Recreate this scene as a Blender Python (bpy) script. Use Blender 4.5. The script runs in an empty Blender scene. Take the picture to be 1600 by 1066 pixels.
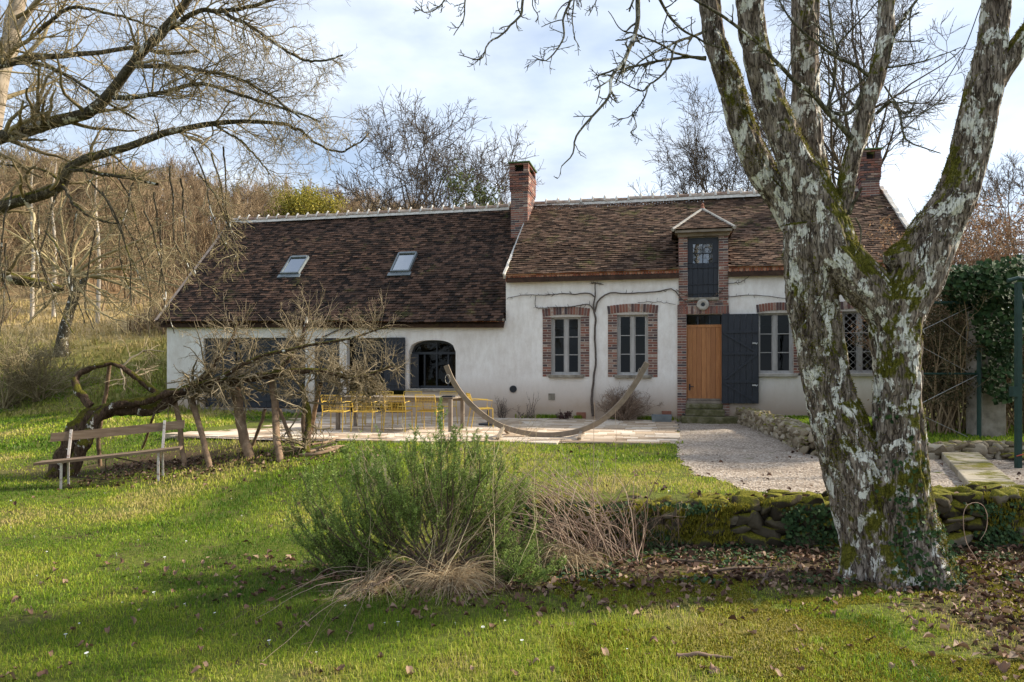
import bpy, math, random
import numpy as np
from mathutils import Vector, Matrix

# ============================================================ camera, sky, sun
SC = bpy.context.scene
EYE = 1.85                 # eye height above the lower lawn
F = 1100.0                 # focal length in photo pixels (photo 1600 x 1066)
HOR = 575.0                # photo row of the horizon
cam_d = bpy.data.cameras.new('camera')
cam = bpy.data.objects.new('camera', cam_d)
SC.collection.objects.link(cam)
cam.location = (0, 0, EYE)
cam.rotation_euler = (math.radians(90), 0, 0)
cam_d.sensor_width = 36.0
cam_d.lens = 36.0 * F / 1600.0
cam_d.shift_y = (HOR - 533.0) / 1600.0
cam_d.clip_start = 0.05
cam_d.clip_end = 3000
SC.camera = cam

SUN_EL, SUN_AZ = math.radians(30), math.atan2(0.968, 0.25)   # azimuth from +Y towards +X
SUN_STRENGTH, SKY_STRENGTH, EXPOSURE = 4.1, 0.13, 1.14
world = bpy.data.worlds.new('World')
SC.world = world
world.use_nodes = True
def build_world():
    nt = world.node_tree
    nt.nodes.clear()
    N = nt.nodes.new; L = nt.links.new
    out = N('ShaderNodeOutputWorld'); bg = N('ShaderNodeBackground')
    sky = N('ShaderNodeTexSky'); sky.sky_type = 'NISHITA'; sky.sun_disc = False
    sky.sun_elevation = SUN_EL; sky.sun_rotation = SUN_AZ
    sky.air_density = 1.0; sky.dust_density = 1.5; sky.ozone_density = 1.5
    tc = N('ShaderNodeTexCoord')
    mp = N('ShaderNodeMapping'); mp.inputs['Scale'].default_value = (1.0, 1.0, 2.6)
    mp.inputs['Rotation'].default_value = (0.1, 0.25, 0.4)
    L(tc.outputs['Generated'], mp.inputs['Vector'])
    n1 = N('ShaderNodeTexNoise'); n1.inputs['Scale'].default_value = 2.3; n1.inputs['Detail'].default_value = 9
    n1.inputs['Roughness'].default_value = 0.58; n1.inputs['Distortion'].default_value = 0.7
    L(mp.outputs['Vector'], n1.inputs['Vector'])
    r = N('ShaderNodeValToRGB'); r.color_ramp.elements[0].position = 0.36; r.color_ramp.elements[1].position = 0.66
    r.color_ramp.elements[0].color = (.62, .62, .62, 1); r.color_ramp.elements[1].color = (.97, .93, .93, 1)
    L(n1.outputs['Fac'], r.inputs['Fac'])
    n2 = N('ShaderNodeTexNoise'); n2.inputs['Scale'].default_value = 4.5; n2.inputs['Detail'].default_value = 7
    L(mp.outputs['Vector'], n2.inputs['Vector'])
    r2 = N('ShaderNodeValToRGB'); r2.color_ramp.elements[0].position = 0.3; r2.color_ramp.elements[1].position = 0.7
    r2.color_ramp.elements[0].color = (1.8, 2.2, 2.85, 1); r2.color_ramp.elements[1].color = (4.1, 4.4, 4.8, 1)
    L(n2.outputs['Fac'], r2.inputs['Fac'])
    mix = N('ShaderNodeMix'); mix.data_type = 'RGBA'
    L(r.outputs['Color'], mix.inputs['Factor']); L(sky.outputs['Color'], mix.inputs[6]); L(r2.outputs['Color'], mix.inputs[7])
    L(mix.outputs[2], bg.inputs['Color']); bg.inputs['Strength'].default_value = SKY_STRENGTH
    L(bg.outputs['Background'], out.inputs['Surface'])
build_world()
sd = bpy.data.lights.new('sun', 'SUN'); sd.energy = SUN_STRENGTH; sd.angle = math.radians(3.5); sd.color = (1.0, 0.90, 0.74)
sun = bpy.data.objects.new('sun', sd); SC.collection.objects.link(sun)
sdir = Vector((math.sin(SUN_AZ) * math.cos(SUN_EL), math.cos(SUN_AZ) * math.cos(SUN_EL), math.sin(SUN_EL)))
sun.rotation_euler = sdir.to_track_quat('Z', 'Y').to_euler()
sun.location = sdir * 60
SC.view_settings.view_transform = 'Standard'; SC.view_settings.look = 'None'
SC.view_settings.exposure = EXPOSURE; SC.view_settings.gamma = 1.0; SC.view_settings.use_curve_mapping = False
try:
    SC.cycles.max_bounces = 6; SC.cycles.transparent_max_bounces = 8; SC.cycles.caustics_reflective = False; SC.cycles.caustics_refractive = False
except Exception: pass

rng = np.random.default_rng(7)
random.seed(7)

# ============================================================ noise
def _h(ix, iy, iz, s):
    n = (ix.astype(np.int64) * 374761393 + iy.astype(np.int64) * 668265263 + iz.astype(np.int64) * 2147483647 + s * 1274126177) & 0xffffffff
    n = ((n ^ (n >> 13)) * 1274126177) & 0xffffffff
    return ((n ^ (n >> 16)) & 0xffff) / 65535.0
def vnoise(x, y, z=0.0, s=0):
    x, y, z = np.broadcast_arrays(np.asarray(x, float), np.asarray(y, float), np.asarray(z, float))
    xi, yi, zi = np.floor(x), np.floor(y), np.floor(z)
    fx, fy, fz = x - xi, y - yi, z - zi
    fx, fy, fz = fx*fx*(3-2*fx), fy*fy*(3-2*fy), fz*fz*(3-2*fz)
    r = 0
    for dx in (0, 1):
        wx = fx if dx else 1 - fx
        for dy in (0, 1):
            wy = fy if dy else 1 - fy
            for dz in (0, 1):
                wz = fz if dz else 1 - fz
                r = r + wx * wy * wz * _h(xi + dx, yi + dy, zi + dz, s)
    return r
def fbm(x, y, z=0.0, s=0, o=4):
    r, a, t = 0, 1.0, 0
    x = np.asarray(x, float); y = np.asarray(y, float); z = np.asarray(z, float)
    for i in range(o):
        r = r + a * vnoise(x * 2**i, y * 2**i, z * 2**i, s + i); t += a; a *= .5
    return r / t
def sstep(a, b, x):
    t = np.clip((x - a) / (b - a), 0, 1); return t * t * (3 - 2 * t)

# ============================================================ terrain height
UP = 0.42
def gz(x, y):
    x = np.asarray(x, float); y = np.asarray(y, float)
    q = np.clip(0.3 - x, 0, 20)
    yb = 7.42 + q * 0.85
    w = 0.07 + np.clip(q * 0.55, 0, 2.6)
    t = sstep(-1, 1, (y - yb) / w)
    z = UP * t
    # left side of the upper ground is a bit higher
    z = z + 0.10 * sstep(-2, -10, x) * sstep(12, 17, y)
    u = x / np.maximum(y, 18)
    T = np.interp(u, [-0.9, -0.62, -0.27, 0.0, 0.36, 0.8], [23, 20.5, 18.5, 16.5, 7, 4])
    s = np.clip((y - 21.5) / 68.0, 0, 1)
    s = np.where(s < .22, s * 1.0, s)
    z = z + T * s * sstep(0, 0.04, s)
    z = z + (fbm(x * .5, y * .5, s=3, o=3) - .5) * 0.07 + (fbm(x * 2.1, y * 2.1, s=5, o=2) - .5) * 0.025 * (1 - sstep(25, 30, y))
    z = z + (fbm(x * .12, y * .12, s=9, o=3) - .5) * 2.0 * sstep(26, 45, y)
    return z
def gzf(x, y): return float(gz(x, y))
def at(u, v, D):
    return np.array([(u - 800) / F * D, D, EYE + (HOR - v) / F * D])
def gp(u, v):
    """ground point seen at a photo pixel (ray marched)"""
    D = np.concatenate([np.arange(3, 30, .01), np.arange(30, 120, .1)])
    x = (u - 800) / F * D; z = EYE + (HOR - v) / F * D
    b = z <= gz(x, D)
    i = int(np.argmax(b)) if b.any() else len(D) - 1
    return np.array([x[i], D[i], gzf(x[i], D[i])])

# ============================================================ object helpers
def tag(o, label=None, cat=None, group=None, kind=None):
    if label: o['label'] = label
    if cat: o['category'] = cat
    if group: o['group'] = group
    if kind: o['kind'] = kind
    return o
def link(o, parent=None):
    SC.collection.objects.link(o)
    if parent is not None: o.parent = parent
    return o
def empty(name, loc=(0, 0, 0), rz=0.0):
    o = bpy.data.objects.new(name, None); o.empty_display_size = .2
    SC.collection.objects.link(o); o.location = loc; o.rotation_euler = (0, 0, rz); return o
def raw_mesh(name, V, faces_by_n, mat, parent=None, smooth=False, tint=None, uv=False):
    """V (n,3); faces_by_n list of (m,k) int arrays; tint list of matching (m,) arrays"""
    me = bpy.data.meshes.new(name)
    V = np.asarray(V, np.float32)
    loops = np.concatenate([f.reshape(-1) for f in faces_by_n]).astype(np.int32)
    tot = np.concatenate([np.full(len(f), f.shape[1]) for f in faces_by_n]).astype(np.int32)
    start = np.concatenate([[0], np.cumsum(tot)[:-1]]).astype(np.int32)
    me.vertices.add(len(V)); me.vertices.foreach_set('co', V.reshape(-1))
    me.loops.add(len(loops)); me.loops.foreach_set('vertex_index', loops)
    me.polygons.add(len(tot)); me.polygons.foreach_set('loop_start', start)
    try: me.polygons.foreach_set('loop_total', tot)
    except Exception: pass
    if smooth: me.polygons.foreach_set('use_smooth', np.ones(len(tot), bool))
    me.update(calc_edges=True)
    if tint is not None:
        a = me.attributes.new('tint', 'FLOAT', 'FACE'); a.data.foreach_set('value', np.concatenate(tint).astype(np.float32))
    me.materials.append(mat)
    o = bpy.data.objects.new(name, me)
    return link(o, parent)

class MB:
    def __init__(s): s.v = []; s.f = []; s.t = []
    def add(s, vs, fs, tint=0.5):
        b = len(s.v); s.v.extend([tuple(p) for p in vs])
        for f in fs: s.f.append(tuple(b + i for i in f)); s.t.append(tint)
        return s
    def box(s, x0, x1, y0, y1, z0, z1, tint=.5):
        vs = [(x0,y0,z0),(x1,y0,z0),(x1,y1,z0),(x0,y1,z0),(x0,y0,z1),(x1,y0,z1),(x1,y1,z1),(x0,y1,z1)]
        return s.add(vs, [(0,3,2,1),(4,5,6,7),(0,1,5,4),(1,2,6,5),(2,3,7,6),(3,0,4,7)], tint)
    def hexa(s, b4, t4, tint=.5):
        return s.add(list(b4) + list(t4), [(3,2,1,0),(4,5,6,7),(0,1,5,4),(1,2,6,5),(2,3,7,6),(3,0,4,7)], tint)
    def obox(s, c, ax, ay, az, tint=.5):
        c = Vector(c); ax = Vector(ax); ay = Vector(ay); az = Vector(az)
        b = [c-ax-ay-az, c+ax-ay-az, c+ax+ay-az, c-ax+ay-az]; t = [p + az*2 for p in b]
        return s.hexa(b, t, tint)
    def bar(s, p, q, w, h, tint=.5, up=(0,0,1)):
        p = Vector(p); q = Vector(q); d = (q-p).normalized(); u = Vector(up)
        if abs(d.dot(u)) > .95: u = Vector((0,1,0))
        x = d.cross(u).normalized(); y = x.cross(d).normalized()
        return s.obox((p+q)/2, x*w/2, (q-p)/2, y*h/2, tint)
    def tube(s, pts, r, n=8, tint=.5, caps=True):
        pts = [Vector(p) for p in pts]; rs = r if hasattr(r, '__len__') else [r]*len(pts)
        m = (pts[-1]-pts[0]); m = m.normalized() if m.length > 1e-6 else Vector((0,0,1))
        ref = Vector((0,0,1)) if abs(m.z) < .8 else Vector((0.3,1,0)).normalized()
        vs = []
        for i, p in enumerate(pts):
            d = (pts[min(i+1,len(pts)-1)] - pts[max(i-1,0)]).normalized()
            x = d.cross(ref)
            if x.length < 1e-4: x = d.cross(Vector((1,0,0)))
            x.normalize(); y = d.cross(x)
            for k in range(n):
                a = 2*math.pi*k/n; vs.append(p + (x*math.cos(a) + y*math.sin(a))*rs[i])
        fs = []
        for i in range(len(pts)-1):
            for k in range(n):
                fs.append((i*n+k, i*n+(k+1)%n, (i+1)*n+(k+1)%n, (i+1)*n+k))
        if caps: fs.append(tuple(range(n))[::-1]); fs.append(tuple((len(pts)-1)*n+k for k in range(n)))
        return s.add(vs, fs, tint)
    def build(s, name, mat, parent=None, smooth=False, bevel=0):
        me = bpy.data.meshes.new(name); me.from_pydata(s.v, [], s.f)
        a = me.attributes.new('tint', 'FLOAT', 'FACE'); a.data.foreach_set('value', s.t)
        # box-projected UVs in metres
        uv = me.uv_layers.new(name='uv'); co = s.v; k = 0
        nrm = [p.normal for p in me.polygons]
        dat = np.zeros(len(me.loops)*2, np.float32)
        for p, n in zip(me.polygons, nrm):
            ax = max(range(3), key=lambda i: abs(n[i]))
            for li in p.loop_indices:
                c = co[me.loops[li].vertex_index]
                if ax == 0: dat[2*li] = c[1]; dat[2*li+1] = c[2]
                elif ax == 1: dat[2*li] = c[0]; dat[2*li+1] = c[2]
                else: dat[2*li] = c[0]; dat[2*li+1] = c[1]
        uv.data.foreach_set('uv', dat)
        if smooth: me.polygons.foreach_set('use_smooth', [True]*len(me.polygons))
        me.materials.append(mat); me.update()
        o = bpy.data.objects.new(name, me)
        if bevel:
            b = o.modifiers.new('bevel', 'BEVEL'); b.width = bevel; b.segments = 2; b.limit_method = 'ANGLE'
        return link(o, parent)

def tube_arrays(P, R, S):
    P = np.asarray(P, float); R = np.asarray(R, float)
    N, K, _ = P.shape
    T = np.gradient(P, axis=1); T /= np.linalg.norm(T, axis=2, keepdims=True) + 1e-9
    m = P[:, -1] - P[:, 0]; m /= np.linalg.norm(m, axis=1, keepdims=True) + 1e-9
    ref = np.where(np.abs(m[:, 2:3]) < .8, np.array([[0, 0, 1.]]), np.array([[.3, .954, 0]]))[:, None, :]
    U = np.cross(T, np.broadcast_to(ref, T.shape)); U /= np.linalg.norm(U, axis=2, keepdims=True) + 1e-9
    W = np.cross(T, U)
    a = np.arange(S) * 2 * np.pi / S
    ring = U[:, :, None, :] * np.cos(a)[None, None, :, None] + W[:, :, None, :] * np.sin(a)[None, None, :, None]
    V = (P[:, :, None, :] + ring * R[:, :, None, None]).reshape(-1, 3)
    n = np.arange(N)[:, None, None] * K * S; k = np.arange(K - 1)[None, :, None] * S; s = np.arange(S)[None, None, :]
    s2 = (s + 1) % S
    Fq = np.stack([n + k + s, n + k + s2, n + k + S + s2, n + k + S + s], -1).reshape(-1, 4)
    return V, Fq
def tubes_obj(name, items, mat, parent=None, smooth=True):
    """items: list of (P,R,S)"""
    Vs, Fs, Ts, b = [], [], [], 0
    for P, R, S in items:
        if len(P) == 0: continue
        V, Fq = tube_arrays(P, R, S)
        Vs.append(V); Fs.append(Fq + b); b += len(V)
        K = P.shape[1]
        Ts.append(np.repeat(rng.random(len(P)), (K - 1) * S))
    return raw_mesh(name, np.concatenate(Vs), [np.concatenate(Fs)], mat, parent, smooth, tint=[np.concatenate(Ts)])

def path_poly(pts, rad, K=24, wob=0.0, seed=None):
    """smooth resampled polyline through 3D points -> (1,K,3),(1,K)"""
    pts = np.asarray(pts, float); rad = np.asarray(rad, float)
    n = len(pts); t = np.concatenate([[0], np.cumsum(np.linalg.norm(np.diff(pts, axis=0), axis=1))]); L = t[-1]; t = t / L
    q = np.linspace(0, 1, K)
    ext = np.vstack([2*pts[0]-pts[1], pts, 2*pts[-1]-pts[-2]])
    te = np.concatenate([[-t[1]], t, [1 + (1 - t[-2])]])
    out = np.zeros((K, 3))
    for j, qq in enumerate(q):
        i = min(max(np.searchsorted(t, qq, side='right') - 1, 0), n - 2)
        p0, p1, p2, p3 = ext[i], ext[i+1], ext[i+2], ext[i+3]
        f = (qq - t[i]) / max(t[i+1] - t[i], 1e-9)
        out[j] = .5*((2*p1) + (-p0+p2)*f + (2*p0-5*p1+4*p2-p3)*f*f + (-p0+3*p1-3*p2+p3)*f**3)
    if wob: 
        w = rng.normal(0, 1, (K, 3)); w[0] = 0
        w = (w + np.roll(w, 1, 0) + np.roll(w, -1, 0)) / 3
        out += w * wob
    return out[None], np.interp(q, t, rad)[None]

def norm(a): return a / (np.linalg.norm(a, axis=-1, keepdims=True) + 1e-9)
def sprout(P, R, m, L, ang=45, K=5, up=0.0, curl=.15, rf=.6, tmin=.15, tmax=1.0, Lvar=.35, rmin=.0015, tip=.35, relative=False, flat=None, anchor=None):
    """m children for each parent polyline; L length in m (or fraction when relative)"""
    N, KP, _ = P.shape
    t = rng.uniform(tmin, tmax, (N, m)) * (KP - 1)
    i = np.clip(t.astype(int), 0, KP - 2); f = t - i
    n = np.arange(N)[:, None]
    p = P[n, i] * (1 - f[..., None]) + P[n, i + 1] * f[..., None]
    r = R[n, i] * (1 - f) + R[n, i + 1] * f
    tg = norm(P[n, i + 1] - P[n, i])
    x = rng.normal(0, 1, (N, m, 3))
    if flat is not None: x = x * np.asarray(flat)
    x = norm(x - (x * tg).sum(-1, keepdims=True) * tg)
    a = np.radians(ang) * rng.uniform(.6, 1.35, (N, m, 1))
    d = norm(tg * np.cos(a) + x * np.sin(a))
    ln = np.full((N, m), float(L))
    if relative: ln = ln * np.linalg.norm(P[:, -1] - P[:, 0], axis=1)[:, None]
    ln = ln * (1.15 - .6 * (t / (KP - 1))) * rng.uniform(1 - Lvar, 1 + Lvar, (N, m))
    p = p.reshape(-1, 3); d = d.reshape(-1, 3); ln = ln.reshape(-1); r = np.maximum(r.reshape(-1) * rf, rmin)
    out = np.zeros((len(p), K, 3)); out[:, 0] = p
    for k in range(1, K):
        d = norm(d + rng.normal(0, curl, d.shape) + np.array([0, 0, up]))
        out[:, k] = out[:, k - 1] + d * (ln / (K - 1))[:, None]
    RR = r[:, None] * np.linspace(1, tip, K)[None]
    return out, np.maximum(RR, rmin * .7)

# ============================================================ material helpers
def new_mat(name):
    m = bpy.data.materials.new(name); m.use_nodes = True
    nt = m.node_tree; bs = nt.nodes['Principled BSDF']; return m, nt, bs
def setin(b, k, v):
    if k in b.inputs: b.inputs[k].default_value = v
def noise_node(nt, scale, detail=6, rough=.6, dist=0, coord='Object', stretch=None, w=None):
    tc = nt.nodes.new('ShaderNodeTexCoord'); n = nt.nodes.new('ShaderNodeTexNoise')
    n.inputs['Scale'].default_value = scale; n.inputs['Detail'].default_value = detail
    n.inputs['Roughness'].default_value = rough; n.inputs['Distortion'].default_value = dist
    if stretch or w:
        mp = nt.nodes.new('ShaderNodeMapping'); mp.inputs['Scale'].default_value = stretch or (1, 1, 1)
        if w: mp.inputs['Location'].default_value = w
        nt.links.new(tc.outputs[coord], mp.inputs['Vector']); nt.links.new(mp.outputs['Vector'], n.inputs['Vector'])
    else: nt.links.new(tc.outputs[coord], n.inputs['Vector'])
    return n
def ramp(nt, src, stops, interp='LINEAR'):
    r = nt.nodes.new('ShaderNodeValToRGB'); cr = r.color_ramp; cr.interpolation = interp
    while len(cr.elements) < len(stops): cr.elements.new(.5)
    for e, (p, c) in zip(cr.elements, stops):
        e.position = p; e.color = (*c, 1) if len(c) == 3 else c
    nt.links.new(src, r.inputs['Fac']); return r
def mixc(nt, fac, a, b, mode='MIX'):
    m = nt.nodes.new('ShaderNodeMix'); m.data_type = 'RGBA'; m.blend_type = mode
    for s, k in ((fac, 0), (a, 6), (b, 7)):
        if isinstance(s, (int, float)): m.inputs[k].default_value = s
        elif isinstance(s, tuple): m.inputs[k].default_value = (*s, 1) if len(s) == 3 else s
        else: nt.links.new(s, m.inputs[k])
    return m.outputs[2]
def math_node(nt, op, a, b=0.5, clamp=False):
    m = nt.nodes.new('ShaderNodeMath'); m.operation = op; m.use_clamp = clamp
    for s, k in ((a, 0), (b, 1)):
        if isinstance(s, (int, float)): m.inputs[k].default_value = s
        else: nt.links.new(s, m.inputs[k])
    return m.outputs[0]
def bump(nt, bs, src, strength=.4, dist=.01, prev=None):
    b = nt.nodes.new('ShaderNodeBump'); b.inputs['Strength'].default_value = strength; b.inputs['Distance'].default_value = dist
    nt.links.new(src, b.inputs['Height'])
    if prev is not None: nt.links.new(prev, b.inputs['Normal'])
    nt.links.new(b.outputs['Normal'], bs.inputs['Normal']); return b.outputs['Normal']
def tint_node(nt):
    a = nt.nodes.new('ShaderNodeAttribute'); a.attribute_name = 'tint'; return a.outputs['Fac']
def simple(name, stops, scale=8, rough=.8, bstr=.3, bdist=.005, stretch=None, detail=7, spec=.3, use_tint=0.0, metallic=0, bscale=None):
    m, nt, bs = new_mat(name)
    n = noise_node(nt, scale, detail, .65, stretch=stretch)
    src = n.outputs['Fac']
    if use_tint:
        t = tint_node(nt)
        src = math_node(nt, 'ADD', math_node(nt, 'MULTIPLY', src, 1 - use_tint), math_node(nt, 'MULTIPLY', t, use_tint))
    r = ramp(nt, src, stops); nt.links.new(r.outputs['Color'], bs.inputs['Base Color'])
    setin(bs, 'Roughness', rough); setin(bs, 'Specular IOR Level', spec); setin(bs, 'Metallic', metallic)
    if bstr:
        n2 = noise_node(nt, bscale or scale * 3, 8, .7, stretch=stretch)
        bump(nt, bs, n2.outputs['Fac'], bstr, bdist)
    return m
def leafy(name, stops, trans=.35, rough=.6, noise_scale=3.0, use_tint=.6):
    """diffuse + translucent material for blades and leaves; colour varies per blade and in patches"""
    m, nt, bs = new_mat(name)
    n = noise_node(nt, noise_scale, 5, .6)
    src = math_node(nt, 'ADD', math_node(nt, 'MULTIPLY', n.outputs['Fac'], 1 - use_tint), math_node(nt, 'MULTIPLY', tint_node(nt), use_tint))
    r = ramp(nt, src, stops); nt.links.new(r.outputs['Color'], bs.inputs['Base Color'])
    setin(bs, 'Roughness', rough); setin(bs, 'Specular IOR Level', .25)
    tr = nt.nodes.new('ShaderNodeBsdfTranslucent'); nt.links.new(r.outputs['Color'], tr.inputs['Color'])
    mx = nt.nodes.new('ShaderNodeMixShader'); mx.inputs[0].default_value = trans
    out = nt.nodes['Material Output']
    nt.links.new(bs.outputs[0], mx.inputs[1]); nt.links.new(tr.outputs[0], mx.inputs[2]); nt.links.new(mx.outputs[0], out.inputs['Surface'])
    return m

def inpoly(x, y, poly):
    x = np.asarray(x); y = np.asarray(y); c = np.zeros(x.shape, bool); n = len(poly)
    for i in range(n):
        x0, y0 = poly[i][0], poly[i][1]; x1, y1 = poly[(i+1) % n][0], poly[(i+1) % n][1]
        h = ((y0 > y) != (y1 > y)) & (x < (x1 - x0) * (y - y0) / ((y1 - y0) if y1 != y0 else 1e-9) + x0)
        c ^= h
    return c

# ============================================================ materials of the setting
def ground_mat():
    m, nt, bs = new_mat('turf')
    big = noise_node(nt, .55, 5, .6); fine = noise_node(nt, 22, 8, .75); mid = noise_node(nt, 3.2, 6, .65, w=(4, 9, 1))
    g = ramp(nt, fine.outputs['Fac'], [(.25, (.045, .055, .012)), (.5, (.105, .125, .022)), (.75, (.20, .20, .05))])
    b = ramp(nt, fine.outputs['Fac'], [(.25, (.035, .026, .014)), (.55, (.085, .062, .034)), (.8, (.15, .115, .07))])
    f = ramp(nt, mid.outputs['Fac'], [(.52, (0, 0, 0)), (.66, (1, 1, 1))])
    c = mixc(nt, f.outputs['Color'], g.outputs['Color'], b.outputs['Color'])
    # far hillside: dry straw and leaf brown, a wooded floor higher up
    sx = nt.nodes.new('ShaderNodeSeparateXYZ'); tc = nt.nodes.new('ShaderNodeTexCoord'); nt.links.new(tc.outputs['Object'], sx.inputs[0])
    hn = noise_node(nt, .35, 7, .7, w=(2, 1, 7)); hn2 = noise_node(nt, 3.0, 8, .75)
    k = math_node(nt, 'ADD', sx.outputs['Y'], math_node(nt, 'MULTIPLY', hn.outputs['Fac'], 9.0))
    straw = ramp(nt, hn2.outputs['Fac'], [(.3, (.16, .11, .05)), (.5, (.34, .25, .12)), (.7, (.52, .40, .22))])
    hg = ramp(nt, hn2.outputs['Fac'], [(.3, (.09, .09, .025)), (.5, (.20, .19, .05)), (.72, (.38, .31, .12))])
    wood = ramp(nt, hn2.outputs['Fac'], [(.3, (.10, .06, .03)), (.55, (.24, .15, .075)), (.75, (.38, .26, .14))])
    def band(lo, hi):
        mr = nt.nodes.new('ShaderNodeMapRange'); mr.inputs['From Min'].default_value = lo; mr.inputs['From Max'].default_value = hi
        nt.links.new(k, mr.inputs['Value']); return mr.outputs['Result']
    c = mixc(nt, band(26, 29), c, hg.outputs['Color'])
    c = mixc(nt, band(33, 36), c, straw.outputs['Color'])
    c = mixc(nt, band(42, 47), c, wood.outputs['Color'])
    lit = ramp(nt, fine.outputs['Fac'], [(.3, (.035, .022, .014)), (.5, (.085, .055, .035)), (.7, (.15, .10, .065))])
    c = mixc(nt, tint_node(nt), c, lit.outputs['Color'])
    nt.links.new(c, bs.inputs['Base Color']); setin(bs, 'Roughness', .95); setin(bs, 'Specular IOR Level', .1)
    bump(nt, bs, fine.outputs['Fac'], .8, .03)
    return m
M = {}
M['ground'] = ground_mat()
def gravel_mat():
    m, nt, bs = new_mat('gravel')
    tc = nt.nodes.new('ShaderNodeTexCoord')
    v = nt.nodes.new('ShaderNodeTexVoronoi'); v.inputs['Scale'].default_value = 38; nt.links.new(tc.outputs['Object'], v.inputs['Vector'])
    r = ramp(nt, v.outputs['Color'], [(.1, (.15, .11, .08)), (.5, (.34, .28, .22)), (.9, (.52, .45, .38))])
    n = noise_node(nt, 1.6, 7, .7)
    f = ramp(nt, n.outputs['Fac'], [(.52, (0, 0, 0)), (.72, (.75, .75, .75))])
    c = mixc(nt, f.outputs['Color'], r.outputs['Color'], (.14, .10, .07))
    nt.links.new(c, bs.inputs['Base Color']); setin(bs, 'Roughness', .9); setin(bs, 'Specular IOR Level', .2)
    bump(nt, bs, v.outputs['Distance'], .9, .02)
    return m
M['gravel'] = gravel_mat()
def plaster_mat(zb):
    m, nt, bs = new_mat('lime_plaster')
    n = noise_node(nt, .9, 8, .7); n2 = noise_node(nt, 7, 8, .75, stretch=(1, 1, .35))
    c = ramp(nt, n.outputs['Fac'], [(.3, (.66, .60, .54)), (.5, (.81, .77, .72)), (.7, (.90, .87, .82))]).outputs['Color']
    f2 = ramp(nt, n2.outputs['Fac'], [(.32, (.55, .55, .55)), (.58, (0, 0, 0))])
    c = mixc(nt, f2.outputs['Color'], c, (.60, .54, .47))
    sx = nt.nodes.new('ShaderNodeSeparateXYZ'); tc = nt.nodes.new('ShaderNodeTexCoord'); nt.links.new(tc.outputs['Object'], sx.inputs[0])
    h = math_node(nt, 'SUBTRACT', sx.outputs['Z'], math_node(nt, 'MULTIPLY', n.outputs['Fac'], .9))
    h = math_node(nt, 'SUBTRACT', h, math_node(nt, 'MULTIPLY', n2.outputs['Fac'], .35))
    mr = nt.nodes.new('ShaderNodeMapRange'); mr.inputs['From Min'].default_value = zb - .45; mr.inputs['From Max'].default_value = zb + .42
    mr.inputs['To Min'].default_value = .85; mr.inputs['To Max'].default_value = 0
    nt.links.new(h, mr.inputs['Value'])
    c = mixc(nt, mr.outputs['Result'], c, (.40, .29, .20))
    nt.links.new(c, bs.inputs['Base Color']); setin(bs, 'Roughness', .95); setin(bs, 'Specular IOR Level', .1)
    n3 = noise_node(nt, 5, 10, .75); bump(nt, bs, n3.outputs['Fac'], .35, .03)
    return m
M['plaster'] = plaster_mat(.55)
M['brick'] = simple('old_brick', [(.15, (.075, .058, .062)), (.3, (.13, .072, .063)), (.45, (.235, .092, .066)), (.6, (.27, .125, .09)), (.72, (.16, .105, .095)), (.84, (.32, .20, .15)), (.9, (.44, .39, .34))], 14, .9, .5, .006, use_tint=.75)
M['brick_frieze'] = simple('red_brick', [(.2, (.22, .08, .05)), (.5, (.46, .17, .10)), (.8, (.60, .34, .22))], 14, .9, .5, .006, use_tint=.7)
M['mortar'] = simple('mortar', [(.3, (.38, .34, .29)), (.7, (.58, .53, .47))], 20, .95, .6, .01)
M['tile_dark'] = simple('clay_tile_dark', [(.12, (.014, .010, .010)), (.32, (.040, .022, .019)), (.50, (.080, .036, .026)), (.66, (.15, .060, .038)), (.84, (.085, .070, .062)), (.93, (.19, .095, .06)), (1.0, (.30, .26, .22))], 5, .9, .5, .008, use_tint=.72, bscale=40)
def tile_moss(nm='clay_tile_mossy', stops=None, mt=.54, lt=.65, mr_=None):
    m, nt, bs = new_mat(nm)
    n = noise_node(nt, 8, 9, .8)
    src = math_node(nt, 'ADD', math_node(nt, 'MULTIPLY', n.outputs['Fac'], .66), math_node(nt, 'MULTIPLY', tint_node(nt), .34))
    c = ramp(nt, src, stops or [(.28, (.024, .015, .011)), (.40, (.058, .036, .025)), (.50, (.100, .060, .040)), (.60, (.145, .085, .057)), (.70, (.18, .12, .082)), (.84, (.34, .30, .25))]).outputs['Color']
    n2 = noise_node(nt, 1.3, 9, .8, w=(3, 3, 3)); f = ramp(nt, n2.outputs['Fac'], [(mt, (0, 0, 0)), (mt + .12, (.7, .7, .7))])
    c = mixc(nt, f.outputs['Color'], c, (.115, .12, .03))
    n3 = noise_node(nt, 15, 7, .8, w=(1, 5, 2)); f3 = ramp(nt, n3.outputs['Fac'], [(lt, (0, 0, 0)), (lt + .05, (.8, .8, .8))])
    c = mixc(nt, f3.outputs['Color'], c, (.36, .34, .29))
    nt.links.new(c, bs.inputs['Base Color']); setin(bs, 'Roughness', .92); setin(bs, 'Specular IOR Level', .15)
    n4 = noise_node(nt, 40, 7, .7); bump(nt, bs, n4.outputs['Fac'], .5, .008)
    return m
M['tile_brown'] = tile_moss()
M['tile_dark'] = tile_moss('clay_tile_old', [(.28, (.010, .008, .007)), (.40, (.028, .019, .015)), (.50, (.057, .034, .024)), (.60, (.095, .054, .037)), (.70, (.13, .076, .052)), (.84, (.24, .19, .15))], .575, .655)
M['ridge'] = simple('ridge_tile', [(.3, (.20, .12, .085)), (.5, (.34, .25, .19)), (.7, (.45, .38, .31))], 6, .9, .5, .01, use_tint=.3)
M['ridge_mortar'] = simple('lime_mortar', [(.3, (.42, .38, .32)), (.6, (.66, .62, .56))], 9, .95, .6, .01)
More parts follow.
